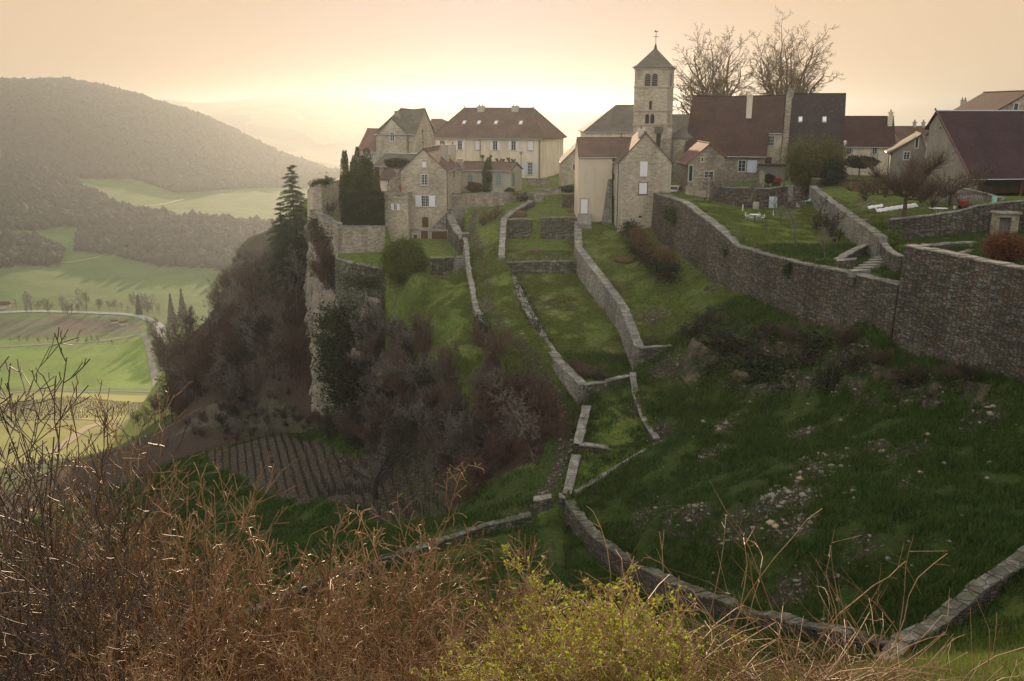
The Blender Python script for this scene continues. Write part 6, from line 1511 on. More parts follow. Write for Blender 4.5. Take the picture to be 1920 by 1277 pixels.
# clipped hedge: dense block with upright texture
p = P(684, 424, 144); g = np.random.default_rng(4); n = 15000
u = g.uniform(-1, 1, n); v = g.uniform(-1, 1, n); w = g.uniform(0, 1, n); face = g.integers(0, 4, n)
X = np.where(face == 0, np.sign(u), u)*2.95; Y = np.where(face == 1, -1, v)*1.3; zt = ZP(684, 364, 143)+1*0; Hh = zt-gz(p.x, p.y)
Zt = np.where(face >= 2, 1, w); prof = np.interp(X, [-2.95, -2.3, 0, 2.0, 2.95], [.82, .95, 1.0, 1.03, 1.0]); Zt = Zt*Hh*prof; X = X+.1*g.normal(size=n); Y = Y+.14*g.normal(size=n)+.3*(1-w)*0
a = np.c_[g.normal(0, .3, n), g.normal(0, .3, n), np.ones(n)]; b = g.normal(size=(n, 3)); b /= np.linalg.norm(b, axis=1)[:, None]; s = .2*g.uniform(.6, 1.4, n)[:, None]
C = np.c_[X, Y, Zt]; V = np.stack([C-a*s, C-b*s*.35, C+a*s, C+b*s*.35], 1).reshape(-1, 3)
hf = plant_mesh('hedge_foliage', (V, np.arange(4*n).reshape(n, 4)), 'leaf_hedge')
mb = MB(); mb.box(-2.8, 2.8, -1.15, 1.2, -.3, Hh*.78); core = mb.build('tmp', M['leaf_hedge'], None, (0, 0, 0)); cm = core.data; bpy.data.objects.remove(core)
put('hedge', [('foliage', hf), ('branches', cm)], (p.x, p.y, gz(p.x, p.y)), 'tall dark clipped hedge block behind the rubble wall left of the turret', 'hedge')
# cedars: tiers of drooping sprays
def cedar(px, py0, py1, d, wpx, label, seed, tiers=17):
    p = P(px, py0, d); zt = ZP(px, py1, d); z = min(p.z, float(gnear([p.x], [p.y])[0])); print('cedar', z, p.z); H = zt-z; R = wpx/2/FPX*d*1.75; g = np.random.default_rng(seed)
    segs = []; C = []
    for i in range(tiers):
        t = .10+.88*i/(tiers-1); r = R*(1-t)**.7*g.uniform(.6, 1.25)+.35; nb = 6 if t < .8 else 4; a0 = g.uniform(0, 6)
        for j in range(nb):
            a = a0+6.283*j/nb+g.normal(0, .25); rr = r*g.uniform(.65, 1.15); h = t*H+g.normal(0, .2)
            pts = [np.array([math.cos(a)*rr*q, math.sin(a)*rr*q, h+rr*(.16*q-.34*q*q)]) for q in (0, .35, .7, 1)]
            for k in range(3): segs.append((pts[k], pts[k+1], .05*(1-k*.25), .05*(.75-k*.22)))
            m = int(18*rr)+10; q = g.uniform(.15, 1.05, m); sp = rr*.22*(1.1-q*.6)
            base = np.c_[math.cos(a)*rr*q, math.sin(a)*rr*q, h+rr*(.16*q-.34*q*q)]
            side = g.normal(0, 1, m)*sp; base[:, 0] += -math.sin(a)*side; base[:, 1] += math.cos(a)*side; base[:, 2] -= np.abs(g.normal(0, .12, m))+np.abs(side)*.2
            C.append(np.repeat(base, 7, 0)+g.normal(0, .13, (m*7, 3))*[1.5, 1.5, .5])
    C = np.concatenate(C); V, F = quads(C, .13, g, .3)
    tr = [(np.array([0, 0, -.5]), np.array([0, 0, H*.5]), .3, .18), (np.array([0, 0, H*.5]), np.array([0, 0, H]), .18, .02)]
    put('cedar', [('crown', plant_mesh('cedar_needles', (V, F), 'leaf_cedar')), ('branches', plant_mesh('cedar_branches', tubes(segs, 4), 'bark_brown')), ('trunk', plant_mesh('cedar_trunk', tubes(tr, 8), 'bark_brown'))], (p.x, p.y, z), label, 'cedar')
cedar(556, 490, 310, 186, 62, 'taller dark cedar rising beside the bastion at the cliff edge', 5, 21)
cedar(533, 515, 378, 180, 58, 'lower cedar leaning in front of the taller one, left of it', 6, 16)
# two huge bare plane trees on the skyline: dome crowns of many ascending limbs
def crown_tree(sd, H, R, trunk=4.5, nl=7):
    """limbs aim at points spread over a dome, and keep forking on the way"""
    g = np.random.default_rng(sd); out = [[(np.array([0, 0, -.3]), np.array([0, 0, trunk]), .62, .5)], [], [], [], []]
    tg = []
    for i in range(nl):
        a = 6.283*i/nl+g.uniform(-.3, .3); e = g.uniform(.0, 1.2); tg.append(np.array([R*math.cos(a)*math.cos(e), R*math.sin(a)*math.cos(e), trunk+(H-trunk)*(.45+.55*math.sin(e))]))
    def limb(p, q, r, lv, d):
        L = np.linalg.norm(q-p); n = max(3, int(L/1.1)); pts = [p]; dd = d
        for k in range(n):
            want = _norm(q-pts[-1]); dd = _norm(dd*.55+want*.5+g.normal(0, .13, 3)); nx = pts[-1]+dd*L/n; rr = max(.024, r*(1-.72*(k+1)/n)); out[lv].append((pts[-1], nx, max(.024, r*(1-.72*k/n)), rr)); pts.append(nx)
            if lv < 4 and k >= (1 if lv == 1 else 0):
                for _ in range((1, 2, 3, 2)[lv-1] if lv < 4 else 0):
                    if g.random() < (.95, .85, .7, .0)[lv-1]:
                        o = _norm(g.normal(size=3)); o = _norm(o-dd*(o@dd)); ln = L*(.46, .42, .45, .3)[lv-1]*g.uniform(.5, 1.1)*(1.1-.5*k/n); ln = max(ln, .5)
                        e = _norm(dd*.8+o*.75+np.array([nx[0], nx[1], 0])/R*.25+[0, 0, .15]); limb(nx, nx+e*ln, rr*.62, lv+1, _norm(dd*.4+o*.9))
    for q in tg: limb(np.array([0, 0, trunk-.2]), q*np.array([.88, .88, .95]), .36, 1, _norm(np.array([q[0]*.25, q[1]*.25, H*.5])))
    return out
for px, d, W_, lab, sd, yt in ((1338, 178, 8.0, 'left one of the two great bare plane trees on the skyline behind the huge barn', 411, 50), (1472, 176, 9.0, 'right, taller one of the two great bare plane trees on the skyline behind the barns', 415, 42)):
    zt = ZP(px, yt, d); p = P(px, 180, d); zg = -11.5; o = crown_tree(sd, zt-zg-1.6, W_, 5.0, 13); print('plane segs', sum(map(len, o)))
    put('plane_tree', tree_meshes('plane_tree', o, 'plane_bark', 'plane_bark', 2), (p.x, p.y, zg), lab, 'tree')
# gnarled pollarded fruit trees: thick crooked limbs, dense upright shoots
def gnarled(px, py0, d, H, R, trunk_h, label, seed, shoots=260, mat='twig_brown', lean=0, thick=.24, name='fruit_tree'):
    p = P(px, py0, d); z = gz(p.x, p.y); g = np.random.default_rng(seed); limbs, sh = [], []
    limbs += [(np.array([0, 0, -.3]), np.array([lean*.3, 0, trunk_h*.6]), thick, thick*.85), (np.array([lean*.3, 0, trunk_h*.6]), np.array([lean, 0, trunk_h]), thick*.85, thick*.8)]
    ends = []
    for j in range(8):
        a = 6.283*j/8+g.uniform(-.3, .3); q = np.array([lean, 0, trunk_h*g.uniform(.8, 1.0)]); dd = np.array([math.cos(a), math.sin(a), .35]); r = thick*.5
        for k in range(6):
            dd = _norm(dd+g.normal(0, .28, 3)+[0, 0, .02]); q2 = q+dd*R*g.uniform(.13, .2); limbs.append((q, q2, r, r*.82)); r *= .82
            ends.append((q2, dd)); q = q2
            if g.random() < .6:
                d3 = _norm(dd+g.normal(0, .7, 3)); q3 = q2+d3*R*.22; limbs.append((q2, q3, r*.7, r*.4)); ends.append((q3, d3))
    for i in range(shoots):
        q, dd = ends[g.integers(len(ends))]; d3 = _norm(np.array([q[0]*.12+g.normal(0, .5), q[1]*.12+g.normal(0, .5), g.uniform(.5, 1.3)])); L = (H-trunk_h)*g.uniform(.15, .5); r = .024
        for k in range(3):
            d3 = _norm(d3+g.normal(0, .16, 3)); q2 = q+d3*L/3; sh.append((q, q2, r, r*.8)); 
            if g.random() < .7: d4 = _norm(d3+g.normal(0, .6, 3)); sh.append((q2, q2+d4*L*.3, r*.7, r*.4))
            q = q2; r *= .8
    return put(name, [('trunk', plant_mesh('fruit_tree_limbs', tubes(limbs, 7), 'bark_brown')), ('crown', plant_mesh('fruit_tree_shoots', tubes(sh, 3), mat))], (p.x, p.y, z), label, 'tree')
gnarled(1695, 406, 98.5, 6.3, 5.4, 2.1, 'large gnarled bare fruit tree with wide dense crown in the vegetable plot', 21, 1900, 'twig_brown')
gnarled(1782, 378, 100, 4.2, 3.6, 1.5, 'spreading bare fruit tree in front of the open barn', 22, 420, 'twig_brown', thick=.16)
gnarled(1358, 352, 129.5, 4.6, 4.4, 1.5, 'dense gnarled bare tree in front of the small gabled house', 23, 700, 'twig_grey', thick=.26)
gnarled(1400, 352, 131, 3.4, 3.0, 1.0, 'smaller tangled bare tree right of the gnarled one before the barn', 24, 260, 'twig_dark', thick=.14)
def sapling(px, py0, d, H, label, seed, white=False, mat='twig_grey', r=.07, name='orchard_tree'):
    p = P(px, py0, d); z = gz(p.x, p.y)
    o = grow(seed, H, r, 3, (8, 5, 4), (.6, .6, .7), (.6, .5, .5), wob=.14, up=.12, t0=.35, seg=(7, 5, 3, 2), rmin=.014)
    ms = tree_meshes('orchard_tree', o, 'bark', mat, 0)
    if white: ms.append(('whitewashed_trunk', plant_mesh('whitewash', tubes([(np.array([0, 0, -.1]), np.array([0, 0, H*.26]), r*1.15, r*1.05)], 8), 'white')))
    put(name, ms, (p.x, p.y, z), label, 'tree')
sapling(1492, 470, 93, 4.6, 'young bare tree with pale trunk in the middle of the garden lawn', 31, mat='twig_grey', r=.10)
sapling(1392, 402, 121, 3.0, 'little orchard tree with whitewashed trunk left of the white table', 32, True)
sapling(1450, 408, 117.5, 2.6, 'little bare tree before the garden wall, right of the white table', 33, True)
sapling(1463, 420, 111, 3.6, 'slender bare tree behind the young pale-trunked one', 34, mat='twig_dark'); sapling(1547, 490, 88, 2.6, 'spindly bare sapling near the rounded end of the garden', 35)
sapling(1438, 441, 103, .9, 'tiny staked stump on the garden lawn', 36, r=.05); sapling(1560, 458, 97, 3.0, 'bare sapling against the descending garden wall', 37, mat='twig_dark'); sapling(1530, 440, 103, 3.6, 'dark thin tree close to the descending garden wall', 38, mat='twig_dark')
for i, (px, py, d, s) in enumerate([(1545,420,108,.5),(1555,440,102,.6),(1530,430,106,.45),(1570,450,98,.5)]): shrub(px, py, d, s, 'dark', 'dark bare climber tangle at the foot of the descending garden wall', s, i)['group'] = 'climber tangles at the garden wall'
# bamboo and other garden evergreens
p = P(1524, 345, 131); g = np.random.default_rng(61); segs, C = [], []
for i in range(190):
    a, r = g.uniform(0, 6.28), 2.6*math.sqrt(g.random()); q = np.array([r*math.cos(a), r*math.sin(a)*.7, 0]); dd = _norm(np.array([q[0]*.10, q[1]*.1, 1.0])); H = g.uniform(4.6, 8.3)*(1-.2*r/2.6)
    for k in range(5):
        q2 = q+dd*H/5; segs.append((q, q2, .03, .024)); dd = _norm(dd+np.array([q2[0], q2[1], 0])*.028+g.normal(0, .03, 3)); C.append(q2+g.normal(0, .35, (18 if k > 0 else 6, 3))); q = q2
V, F = quads(np.concatenate(C), .19, g, .28)
put('bamboo', [('foliage', plant_mesh('bamboo_leaves', (V, F), 'leaf_bamboo')), ('canes', plant_mesh('bamboo_canes', tubes(segs, 4), 'leaf_bamboo'))], (p.x, p.y, gz(p.x, p.y)), 'tall yellow-green bamboo clump in front of the blackish barn', 'bamboo')
evergreen('evergreen_bush', 'dark evergreen bush at the right foot of the bamboo', 1562, 338, 128, 'leaf_teal', (1.6, 1.5, 1.7), 5000, .13, seed=62, clump=500)
evergreen('evergreen_bush', 'small round bush hanging over the steps beside the barn', 1441, 332, 137, 'leaf_teal', (1.0, .9, .75), 3000, .1, seed=63, off=.8)
evergreen('evergreen_bush', 'olive-green low bush by the stone gate pier', 1461, 350, 130, 'leaf_bamboo', (.85, .8, .65), 2600, .1, seed=64)
evergreen('evergreen_bush', 'low blue-green shrub left of the turquoise chair', 1485, 352, 128, 'leaf_teal', (1.3, .8, .55), 2600, .1, seed=65)
evergreen('evergreen_bush', 'flat-topped dark evergreen in front of the long house', 1612, 312, 142, 'leaf_teal', (3.0, 2.0, 1.0), 5000, .15, seed=66, off=1.3)
evergreen('hedge_bush', 'brown-leaved bush in the court before the orangery', 891, 357, 157, 'leaf_dry', (1.7, 1.0, .95), 4000, .11, seed=67)
evergreen('hedge_bush', 'small square-cut green box hedge at the orangery corner', 955, 355, 154, 'leaf_cypress', (.9, .6, .55), 2500, .09, seed=68)
evergreen('russet_bush', 'russet bush with glowing orange-red tips behind the tall right-hand wall', 1882, 500, 72, 'leaf_red', (1.7, 1.6, 1.25), 8000, .07, seed=69, clump=1100, k=.3)
shrub(1885, 490, 73, .75, 'red', 'reddish bare stems rising through the russet bush', .68, 1)
evergreen('hedge_bush', 'dark rounded hedge showing between the low roofs behind the turret', 744, 322, 156, 'leaf_cypress', (2.4, 1.0, .9), 4000, .12, seed=70, off=3.2)
evergreen('evergreen_bush', 'dark weedy bush by the low wall at the foot of the cottage', 1070, 345, 152, 'leaf_hedge', (2.4, .8, .6), 3000, .12, seed=71)
# pollarded row behind the orangery
for i, px in enumerate((905, 918, 935, 944, 955, 962)):
    p = P(px, 330, 172); z = gz(p.x, p.y); zt = ZP(px, (292, 293, 300, 299, 298, 300)[i], 172); g = np.random.default_rng(80+i); s_ = [(np.array([0, 0, 0.]), np.array([0, 0, zt-z-.5]), .16, .13)]
    hd = [(np.array([0, 0, zt-z-.5]), np.array([g.normal(0, .3), g.normal(0, .3), zt-z+g.uniform(0, .25)]), .14, .17) for _ in range(3)]
    put('pollard', [('trunk', plant_mesh('pollard_trunk', tubes(s_, 7), 'bark')), ('crown', plant_mesh('pollard_knobs', tubes(hd, 7), 'bark'))], (p.x, p.y, z), 'knobbly pollarded tree showing over the orangery roof', 'tree', 'pollarded trees behind the orangery')
# ivy on walls, cliff and banks
def ivy(label, pts, r, n, seed, mat='leaf_ivy', size=.11, name='ivy', cat='ivy', zoff=0, th=.35):
    g = np.random.default_rng(seed); A = [P(*p) for p in pts]; L = len(A); C = []
    for _ in range(n):
        i = g.integers(L-1) if L > 1 else 0; t = g.random(); q = A[i].lerp(A[min(i+1, L-1)], t) if L > 1 else A[0]
        C.append([q.x+g.normal(0, r), q.y+g.normal(0, th), q.z+g.normal(0, r)+zoff])
    C = np.array(C); c0 = C.mean(0)
    # thin out in patches so that the wall shows through
    C = C[fbm(C[:, 0]*1.0+C[:, 1], C[:, 2], 1.3, 3, seed % 7) > .44]
    V, F = quads(C-c0, size, g, .8)
    return put(name, plant_mesh(name, (V, F), mat), tuple(c0), label, cat)
ivy('broad dark sheet of ivy covering the cliff right of its pale edge', [(618,590,143),(622,650,141.5),(625,710,140),(640,740,137),(632,600,140),(640,640,137)], 1.3, 15000, 1, size=.2, th=1.2)
ivy('ivy mantle hanging on the slope right of the cliff', [(650,600,134),(655,680,132),(660,740,130)], 1.5, 9000, 2, size=.18, th=1.0, mat='leaf_hedge')
ivy('ivy growing down the bastion foot at the cliff edge', [(588,422,156.3),(598,428,153),(610,440,148.5),(626,446,143.3)], .8, 6500, 3, size=.14, th=.4)
ivy('ivy draped on the long hedge bank right of the path-side lawn', [(1180,430,127),(1190,465,121.5),(1215,490,113.5),(1240,510,109.5),(1262,520,107)], .55, 14000, 4, size=.12, th=.7, zoff=.5, mat='leaf_hedge')
ivy('dry brown top growth of the hedge bank', [(1192,448,123),(1204,478,117),(1245,500,110),(1258,508,108)], .5, 7000, 5, size=.1, th=.6, zoff=1.0, mat='leaf_dry')
ivy('ivy covering the rubble wall left of the large lawn', [(966,535,116),(980,565,109.5),(995,595,104.5),(1010,622,100),(1030,655,95)], .45, 6000, 6, size=.12, th=.3, zoff=-.2)
ivy('ivy clump over the leaning wall beside the path', [(898,600,105),(908,622,101),(912,632,99.5)], .5, 3000, 7, size=.12, th=.35)
ivy('ivy hanging from the top of the curving wall near the stone gable house', [(1258,392,121),(1264,410,119.5)], .6, 2600, 8, size=.12, th=.35, mat='leaf_cypress')
ivy('ivy tuft on the curving wall below the garden lawn', [(1366,470,101.5),(1372,490,100)], .45, 1600, 9, size=.11, th=.25); ivy('second ivy tuft further right on the curving wall', [(1480,505,88.6)], .35, 700, 10, size=.1, th=.2)
ivy('green growth crowning the rounded bastion wall', [(586,350,164),(604,342,162),(622,338,164)], .35, 2200, 11, size=.13, th=.5, mat='leaf_cypress', zoff=.25)
ivy('sparse ivy on the white-streaked ledge wall', [(650,520,133.5),(680,525,131),(700,520,130)], .9, 2600, 12, size=.12, th=.15)
for i, (px, py, d, r, n) in enumerate([(1300,640,92.5,.8,2600),(1330,665,90,.9,3000),(1365,640,89,.9,2600),(1400,705,85.3,.9,3000),(1440,700,84,.8,2200),(1480,720,81,1.0,3000),(1520,660,81,.8,1800),(1340,705,87.3,.8,2400),(1420,640,88,.7,1600),(1560,720,76.5,.8,1800),(1620,690,75.5,.7,1400),(1700,730,70,.7,1300)]):
    ivy('dark ivy patch over the rocky bank under the curving wall', [(px, py, d), (px+12, py+8, d-.6)], r, n, 30+i, size=.13, th=.8, zoff=.4)['group'] = 'ivy patches on the bank'
# ---------------------------------------------------------------- foreground shrubs, lit by the low sun
def m_gloss(name, a, b, sc, rough=.5, spec=.4):
    m = m_bark(name, a, b, sc); bs = m.node_tree.nodes['Principled BSDF']; bs.inputs['Roughness'].default_value = rough; bs.inputs['Specular IOR Level'].default_value = spec; return m
M['twig_fg'] = m_gloss('sunlit_brown_twigs', (.075,.040,.018), (.32,.18,.08), 5)
M['twig_fg2'] = m_gloss('pale_orange_twigs', (.16,.09,.042), (.50,.30,.145), 5)
M['twig_fg3'] = m_gloss('dark_sapling_bark', (.035,.024,.017), (.10,.065,.045), 5)
FG = []
for i in range(4):      # tall thin saplings with long side shoots
    o = bush_segs(500+i, 5.2, 4, .028, (10, 5, 2), 3, .30, rmin=.0055, wob=.07, up=.10)
    FG.append(plant_mesh('sapling_%d' % i, tubes(allseg(o), 4), 'twig_fg3' if i % 2 else 'twig_fg'))
FB = []
for i in range(5):      # dense twiggy domes
    o = bush_segs(520+i, 3.1, 9, .020, (9, 6, 3), 3, .75, rmin=.0052, wob=.16, up=.05)
    FB.append(plant_mesh('twiggy_shrub_%d' % i, tubes(allseg(o), 4), 'twig_fg2' if i % 2 else 'twig_fg'))
BR = []
for i in range(3):      # arching brambles
    g = np.random.default_rng(560+i); s_ = []
    for k in range(110):
        a = g.uniform(0, 6.28); q = np.array([g.normal(0, .5), g.normal(0, .5), -.1]); dd = _norm(np.array([math.cos(a)*.7, math.sin(a)*.7, 1.1])); L = g.uniform(.8, 1.9); r = .0065
        for j in range(9):
            q2 = q+dd*L/9; s_.append((q, q2, r, r*.93)); r *= .93; dd = _norm(dd+np.array([0, 0, -.20])+g.normal(0, .14, 3))
            if g.random() < .55: d4 = _norm(dd+g.normal(0, .7, 3)); s_.append((q2, q2+d4*g.uniform(.1, .35), r*.6, r*.4))
            q = q2
    BR.append(plant_mesh('bramble_%d' % i, tubes(s_, 3), 'twig_fg'))
def fg(me, name, px, d, ytop, H0, label, group, i, cat='shrub', sxy=1.0):
    "stand a shrub at distance d in the direction of px, tall enough to reach the height of ytop"
    p = P(px, 1200, d); z = gz(p.x, p.y)-.1; s = max(.5, min(1.9, (ZP(px, ytop, d)-z)/H0))
    return put(name, me, (p.x, p.y, z), label, cat, group, rz=i*2.3, s=s*sxy, sz=s)
ta = 'tall thin leafless sapling among the tangle at the lower left'
for i, (px, d, yt) in enumerate([(90,11,640),(10,10,700),(170,12,760),(-40,12,660),(250,12.5,790),(330,13,830),(40,14,730),(130,9,800),(400,14,880),(210,15,820),(300,10,900),(60,8.5,900),(470,15,930),(-20,9,820),(360,11.5,940)]):
    fg(FG[i % 4], 'bare_sapling', px, d, yt, 5.3, ta, 'tall saplings at the lower left', i)
tb = 'dense golden-brown leafless shrub along the bottom edge, left half'
for i, (px, d, yt) in enumerate([(40,11,980),(130,12.5,960),(215,11,1030),(320,13,1000),(440,13,1030),(530,12,1080),(90,9,1100),(240,9,1130),(400,9.5,1140),(560,10,1140),(-30,13,940),(330,9,1180),(150,8,1190),(20,8.5,1140)]):
    fg(FB[i % 5], 'twiggy_shrub', px, d, yt, 3.1, tb, 'golden-brown shrubs, left half', i)
tc = 'tall fine-twigged golden shrub rising in the bottom centre'
for i, (px, d, yt) in enumerate([(715,12,905),(640,12,1000),(805,12.5,965),(885,12.5,1010),(590,11,1080),(760,10.5,1060),(690,9.5,1140),(840,9.5,1120),(950,10.5,1140),(620,9,1190),(740,8.5,1210)]):
    fg(FB[(i+2) % 5], 'twiggy_shrub', px, d, yt, 3.1, tc, 'golden shrubs, bottom centre', i, sxy=.9)
te = 'arching brown bramble along the bottom edge, right of the budding shrub'
for i, (px, d, yt) in enumerate([(1290,9.5,1110),(1350,9,1140),(1420,9.5,1150),(1480,9,1170),(1540,9.5,1180),(1600,9.2,1200),(1660,9.5,1210),(1380,8,1200),(1460,8,1215),(1560,8,1225),(1640,8.2,1240),(1720,9.5,1225),(1790,10,1240),(1250,8.2,1180)]):
    fg(BR[i % 3], 'bramble', px, d, yt, 1.3, te, 'brambles along the bottom edge', i, 'bramble')
# the shrub coming into leaf
g = np.random.default_rng(600)
for i, (px, d, yt, lab) in enumerate([(1080,10.5,1075,'leftmost lobe of the budding yellow-green shrub at the bottom'),(1170,10.5,1085,'high middle lobe of the budding yellow-green shrub at the bottom'),(1240,10,1110,'right lobe of the budding yellow-green shrub at the bottom'),(1120,9,1150,'low front lobe of the budding yellow-green shrub at the bottom'),(1020,9.2,1180,'lowest left lobe of the budding yellow-green shrub'),(1200,8.8,1170,'low right lobe of the budding yellow-green shrub')]):
    o = bush_segs(610+i, 3.0, 14, .014, (10, 7, 3), 3, .8, rmin=.0052, wob=.16, up=.05); s_ = allseg(o); tips = np.array([b for a, b, _, _ in sum(o[2:], [])]); k = g.random(len(tips)) < .36; tips = tips[k]
    C = (tips[:, None]+g.normal(0, .022, (len(tips), 3, 3))).reshape(-1, 3); V, F = quads(C, .026, g, .6)
    p = P(px, 1200, d); z = gz(p.x, p.y)-.1; s = (ZP(px, yt, d)-z)/3.0
    put('budding_shrub', [('twigs', plant_mesh('budding_twigs', tubes(s_, 4), 'twig_fg2')), ('leaves', plant_mesh('budding_leaves', (V, F), 'leaf_spring'))], (p.x, p.y, z), lab, 'shrub', None, rz=i, s=s)
# straw-coloured low growth below the frame edge, so that gaps show litter
# ---------------------------------------------------------------- vineyard on the slope
g = np.random.default_rng(700); vs = []
for k in range(2):
    q = []; 
    q.append((np.array([0, 0, -.1]), np.array([.05, .03, .38]), .04, .03)); q.append((np.array([.05, .03, .38]), np.array([-.05, 0, .62]), .03, .025))
    for _ in range(5): a = g.uniform(0, 6.28); q.append((np.array([-.05, 0, .6]), np.array([math.cos(a)*.3, math.sin(a)*.3, .75+g.random()*.25]), .018, .01))
    q.append((np.array([.1, -.06, -.1]), np.array([.1, -.06, 1.35]), .028, .028))
    vs.append(q)
vm = [plant_mesh('vine_%d' % k, tubes(vs[k], 4), 'twig_dark') for k in range(2)]
VX = []
lo = np.array(VINE).min(0); hi = np.array(VINE).max(0); di = np.array([.30, -.954]); pe = np.array([.954, .30]); c0 = (lo+hi)/2
for a in np.arange(-40, 40, 1.2):
    for b in np.arange(-45, 45, .95):
        q = c0+pe*a+di*b+g.normal(0, .06, 2)
        if inpoly([q[0]], [q[1]], VINE)[0]: VX.append(q)
VX.sort(key=lambda q: q[1]); VX = np.array(VX); vz = gnear(VX[:, 0], VX[:, 1])
for i in range(min(290, len(VX))):
    put('vine', vm[i % 2], (VX[i][0], VX[i][1], vz[i]), 'leafless vine on its stake in the dark sloping vineyard', 'vine', 'vines of the dark vineyard', rz=i*1.3)
parts_ = []
for i in range(290, len(VX)):
    V, F = tubes(vs[i % 2], 3); a = i*1.3; R2 = np.array([[math.cos(a), -math.sin(a), 0], [math.sin(a), math.cos(a), 0], [0, 0, 1]]); parts_.append((V@R2.T+[VX[i][0], VX[i][1], vz[i]], F))
tag(addobj('vineyard', plant_mesh('vineyard', merge(parts_), 'twig_dark')), 'remaining rows of leafless vines further up the dark vineyard', kind='stuff')
print('vines', len(VX))
# posts in the walled enclosure
for i, (px, py, d) in enumerate([(962,1035,66.5),(1026,1085,60),(1060,1075,61.5),(975,1120,55.5),(985,1068,62)]):
    p = P(px, py, d); m = MB(); h = (1.6, 1.6, 1.4, 1.3, 1.2)[i]; m.tube([(0, 0, -.3), (.05, 0, h)], [.06, .05], 6); m.tube([(.03, 0, h*.72), (.16, .02, h*.8)], [.02, .015], 5)
    o = m.build('vine_post', M['twig_dark'], None, (0, 0, 0)); o.location = (p.x, p.y, gz(p.x, p.y)); tag(o, 'weathered wooden post in the grass of the walled enclosure', 'post', 'posts in the enclosure')
# ---------------------------------------------------------------- valley: woods, riverside trees, lit vineyard
def far_ground_pts(n, seed, a0, a1, d0, d1, cond):
    g = np.random.default_rng(seed); a = g.uniform(a0, a1, n); d = np.sqrt(g.uniform(d0**2, d1**2, n)); x = a*d; y = d; z = farz(x, y); px, py = project(x, y, z); k = cond(px, py)
    return x[k], y[k], z[k]
def wood(name, label, polys, n, seed, d0, d1, mat, r=(3.5, 6.5), a0=-.85, a1=-.1):
    x, y, z = far_ground_pts(n, seed, a0, a1, d0, d1, lambda px, py: np.logical_or.reduce([inpoly(px, py, q) for q in polys])); m = len(x); g = np.random.default_rng(seed)
    s = g.uniform(*r, m); hh = g.uniform(.9, 1.6, m); V = IV1[None]*(1+.2*g.normal(size=(m, len(IV1), 1)))*s[:, None, None]; V[:, :, 2] *= hh[:, None]
    V += np.stack([x, y, z+s*hh*.8], 1)[:, None]; F = (IF1[None]+np.arange(m)[:, None, None]*len(IV1)).reshape(-1, 3)
    tag(addobj(name, npmesh(name, V.reshape(-1, 3), F, M[mat])), label, kind='stuff'); print(name, m)
M['far_wood'] = m_bark('bare_winter_wood', (.024,.028,.026), (.042,.048,.043), .12)
wood('woods', 'leafless wood covering the big hill across the valley', [WOODS[0]], 90000, 1, 900, 3000, 'far_wood', (3, 6.5))
wood('woods', 'leafless wood on the valley slope between the meadows', [WOODS[1]], 15000, 2, 700, 1600, 'far_wood', (3, 6))
wood('woods', 'leafless wood at the left edge of the valley', [WOODS[2]], 9000, 3, 700, 1500, 'far_wood', (3, 6))
# trees standing along the river and the roads
g = np.random.default_rng(800)
RT = [(px, g.uniform(578, 592), 1.0) for px in np.r_[g.uniform(-20, 130, 14), g.uniform(130, 250, 18), g.uniform(250, 300, 12)]]
for i, (px, py, s) in enumerate(RT):
    x_, y_, z_ = drop(px, py, 500, 1400); put('bare_tree', TREE[(0, 3, 4)[i % 3]], (x_, y_, z_-.5), 'tall leafless tree standing along the river in the valley', 'tree', 'riverside trees', rz=i, s=g.uniform(.7, 1.7))
for i in range(34):
    t = g.random(); px = np.interp(t, [0, .5, 1], [278, 300, 318])+g.normal(0, 5); py = np.interp(t, [0, .5, 1], [612, 660, 722]); x_, y_, z_ = drop(px, py, 300, 1200)
    put('bare_tree', TREE[(1, 3)[i % 2]], (x_, y_, z_-.5), 'brownish leafless tree beside the lower river reach and its lane', 'tree', 'trees along the lower river reach', rz=i, s=g.uniform(.6, 1.2))
for i in range(12):
    x_, y_, z_ = drop(20+i*17+g.normal(0, 4), g.uniform(640, 648), 500, 1200); put('bare_tree', TREE[i % 5], (x_, y_, z_-.5), 'small leafless tree beside the valley road', 'tree', 'small trees beside the valley road', rz=i, s=g.uniform(.4, .7))
for px, py, H, lab in ((323, 606, 26, 'left one of two dark conifers by the river bend in the valley'), (344, 604, 30, 'right one of two dark conifers by the river bend in the valley'), (261, 590, 18, 'lone small dark conifer by the river in the valley')):
    x_, y_, z_ = drop(px, py, 500, 1400); V, F = quads(np.concatenate([np.c_[(lambda r, a: np.c_[r*np.cos(a), r*np.sin(a)])(H*.18*(1-t)*np.sqrt(g.random(120)), g.uniform(0, 6.28, 120)), np.full(120, t*H)+g.normal(0, .5, 120)] for t in np.linspace(.05, 1, 22)]), 1.0, g, .5)
    put('conifer', [('crown', plant_mesh('conifer_needles', (V, F), 'leaf_cedar')), ('trunk', plant_mesh('conifer_trunk', tubes([(np.array([0, 0, -1.]), np.array([0, 0, H*.9]), .4, .1)], 6), 'bark'))], (x_, y_, z_), lab, 'conifer')
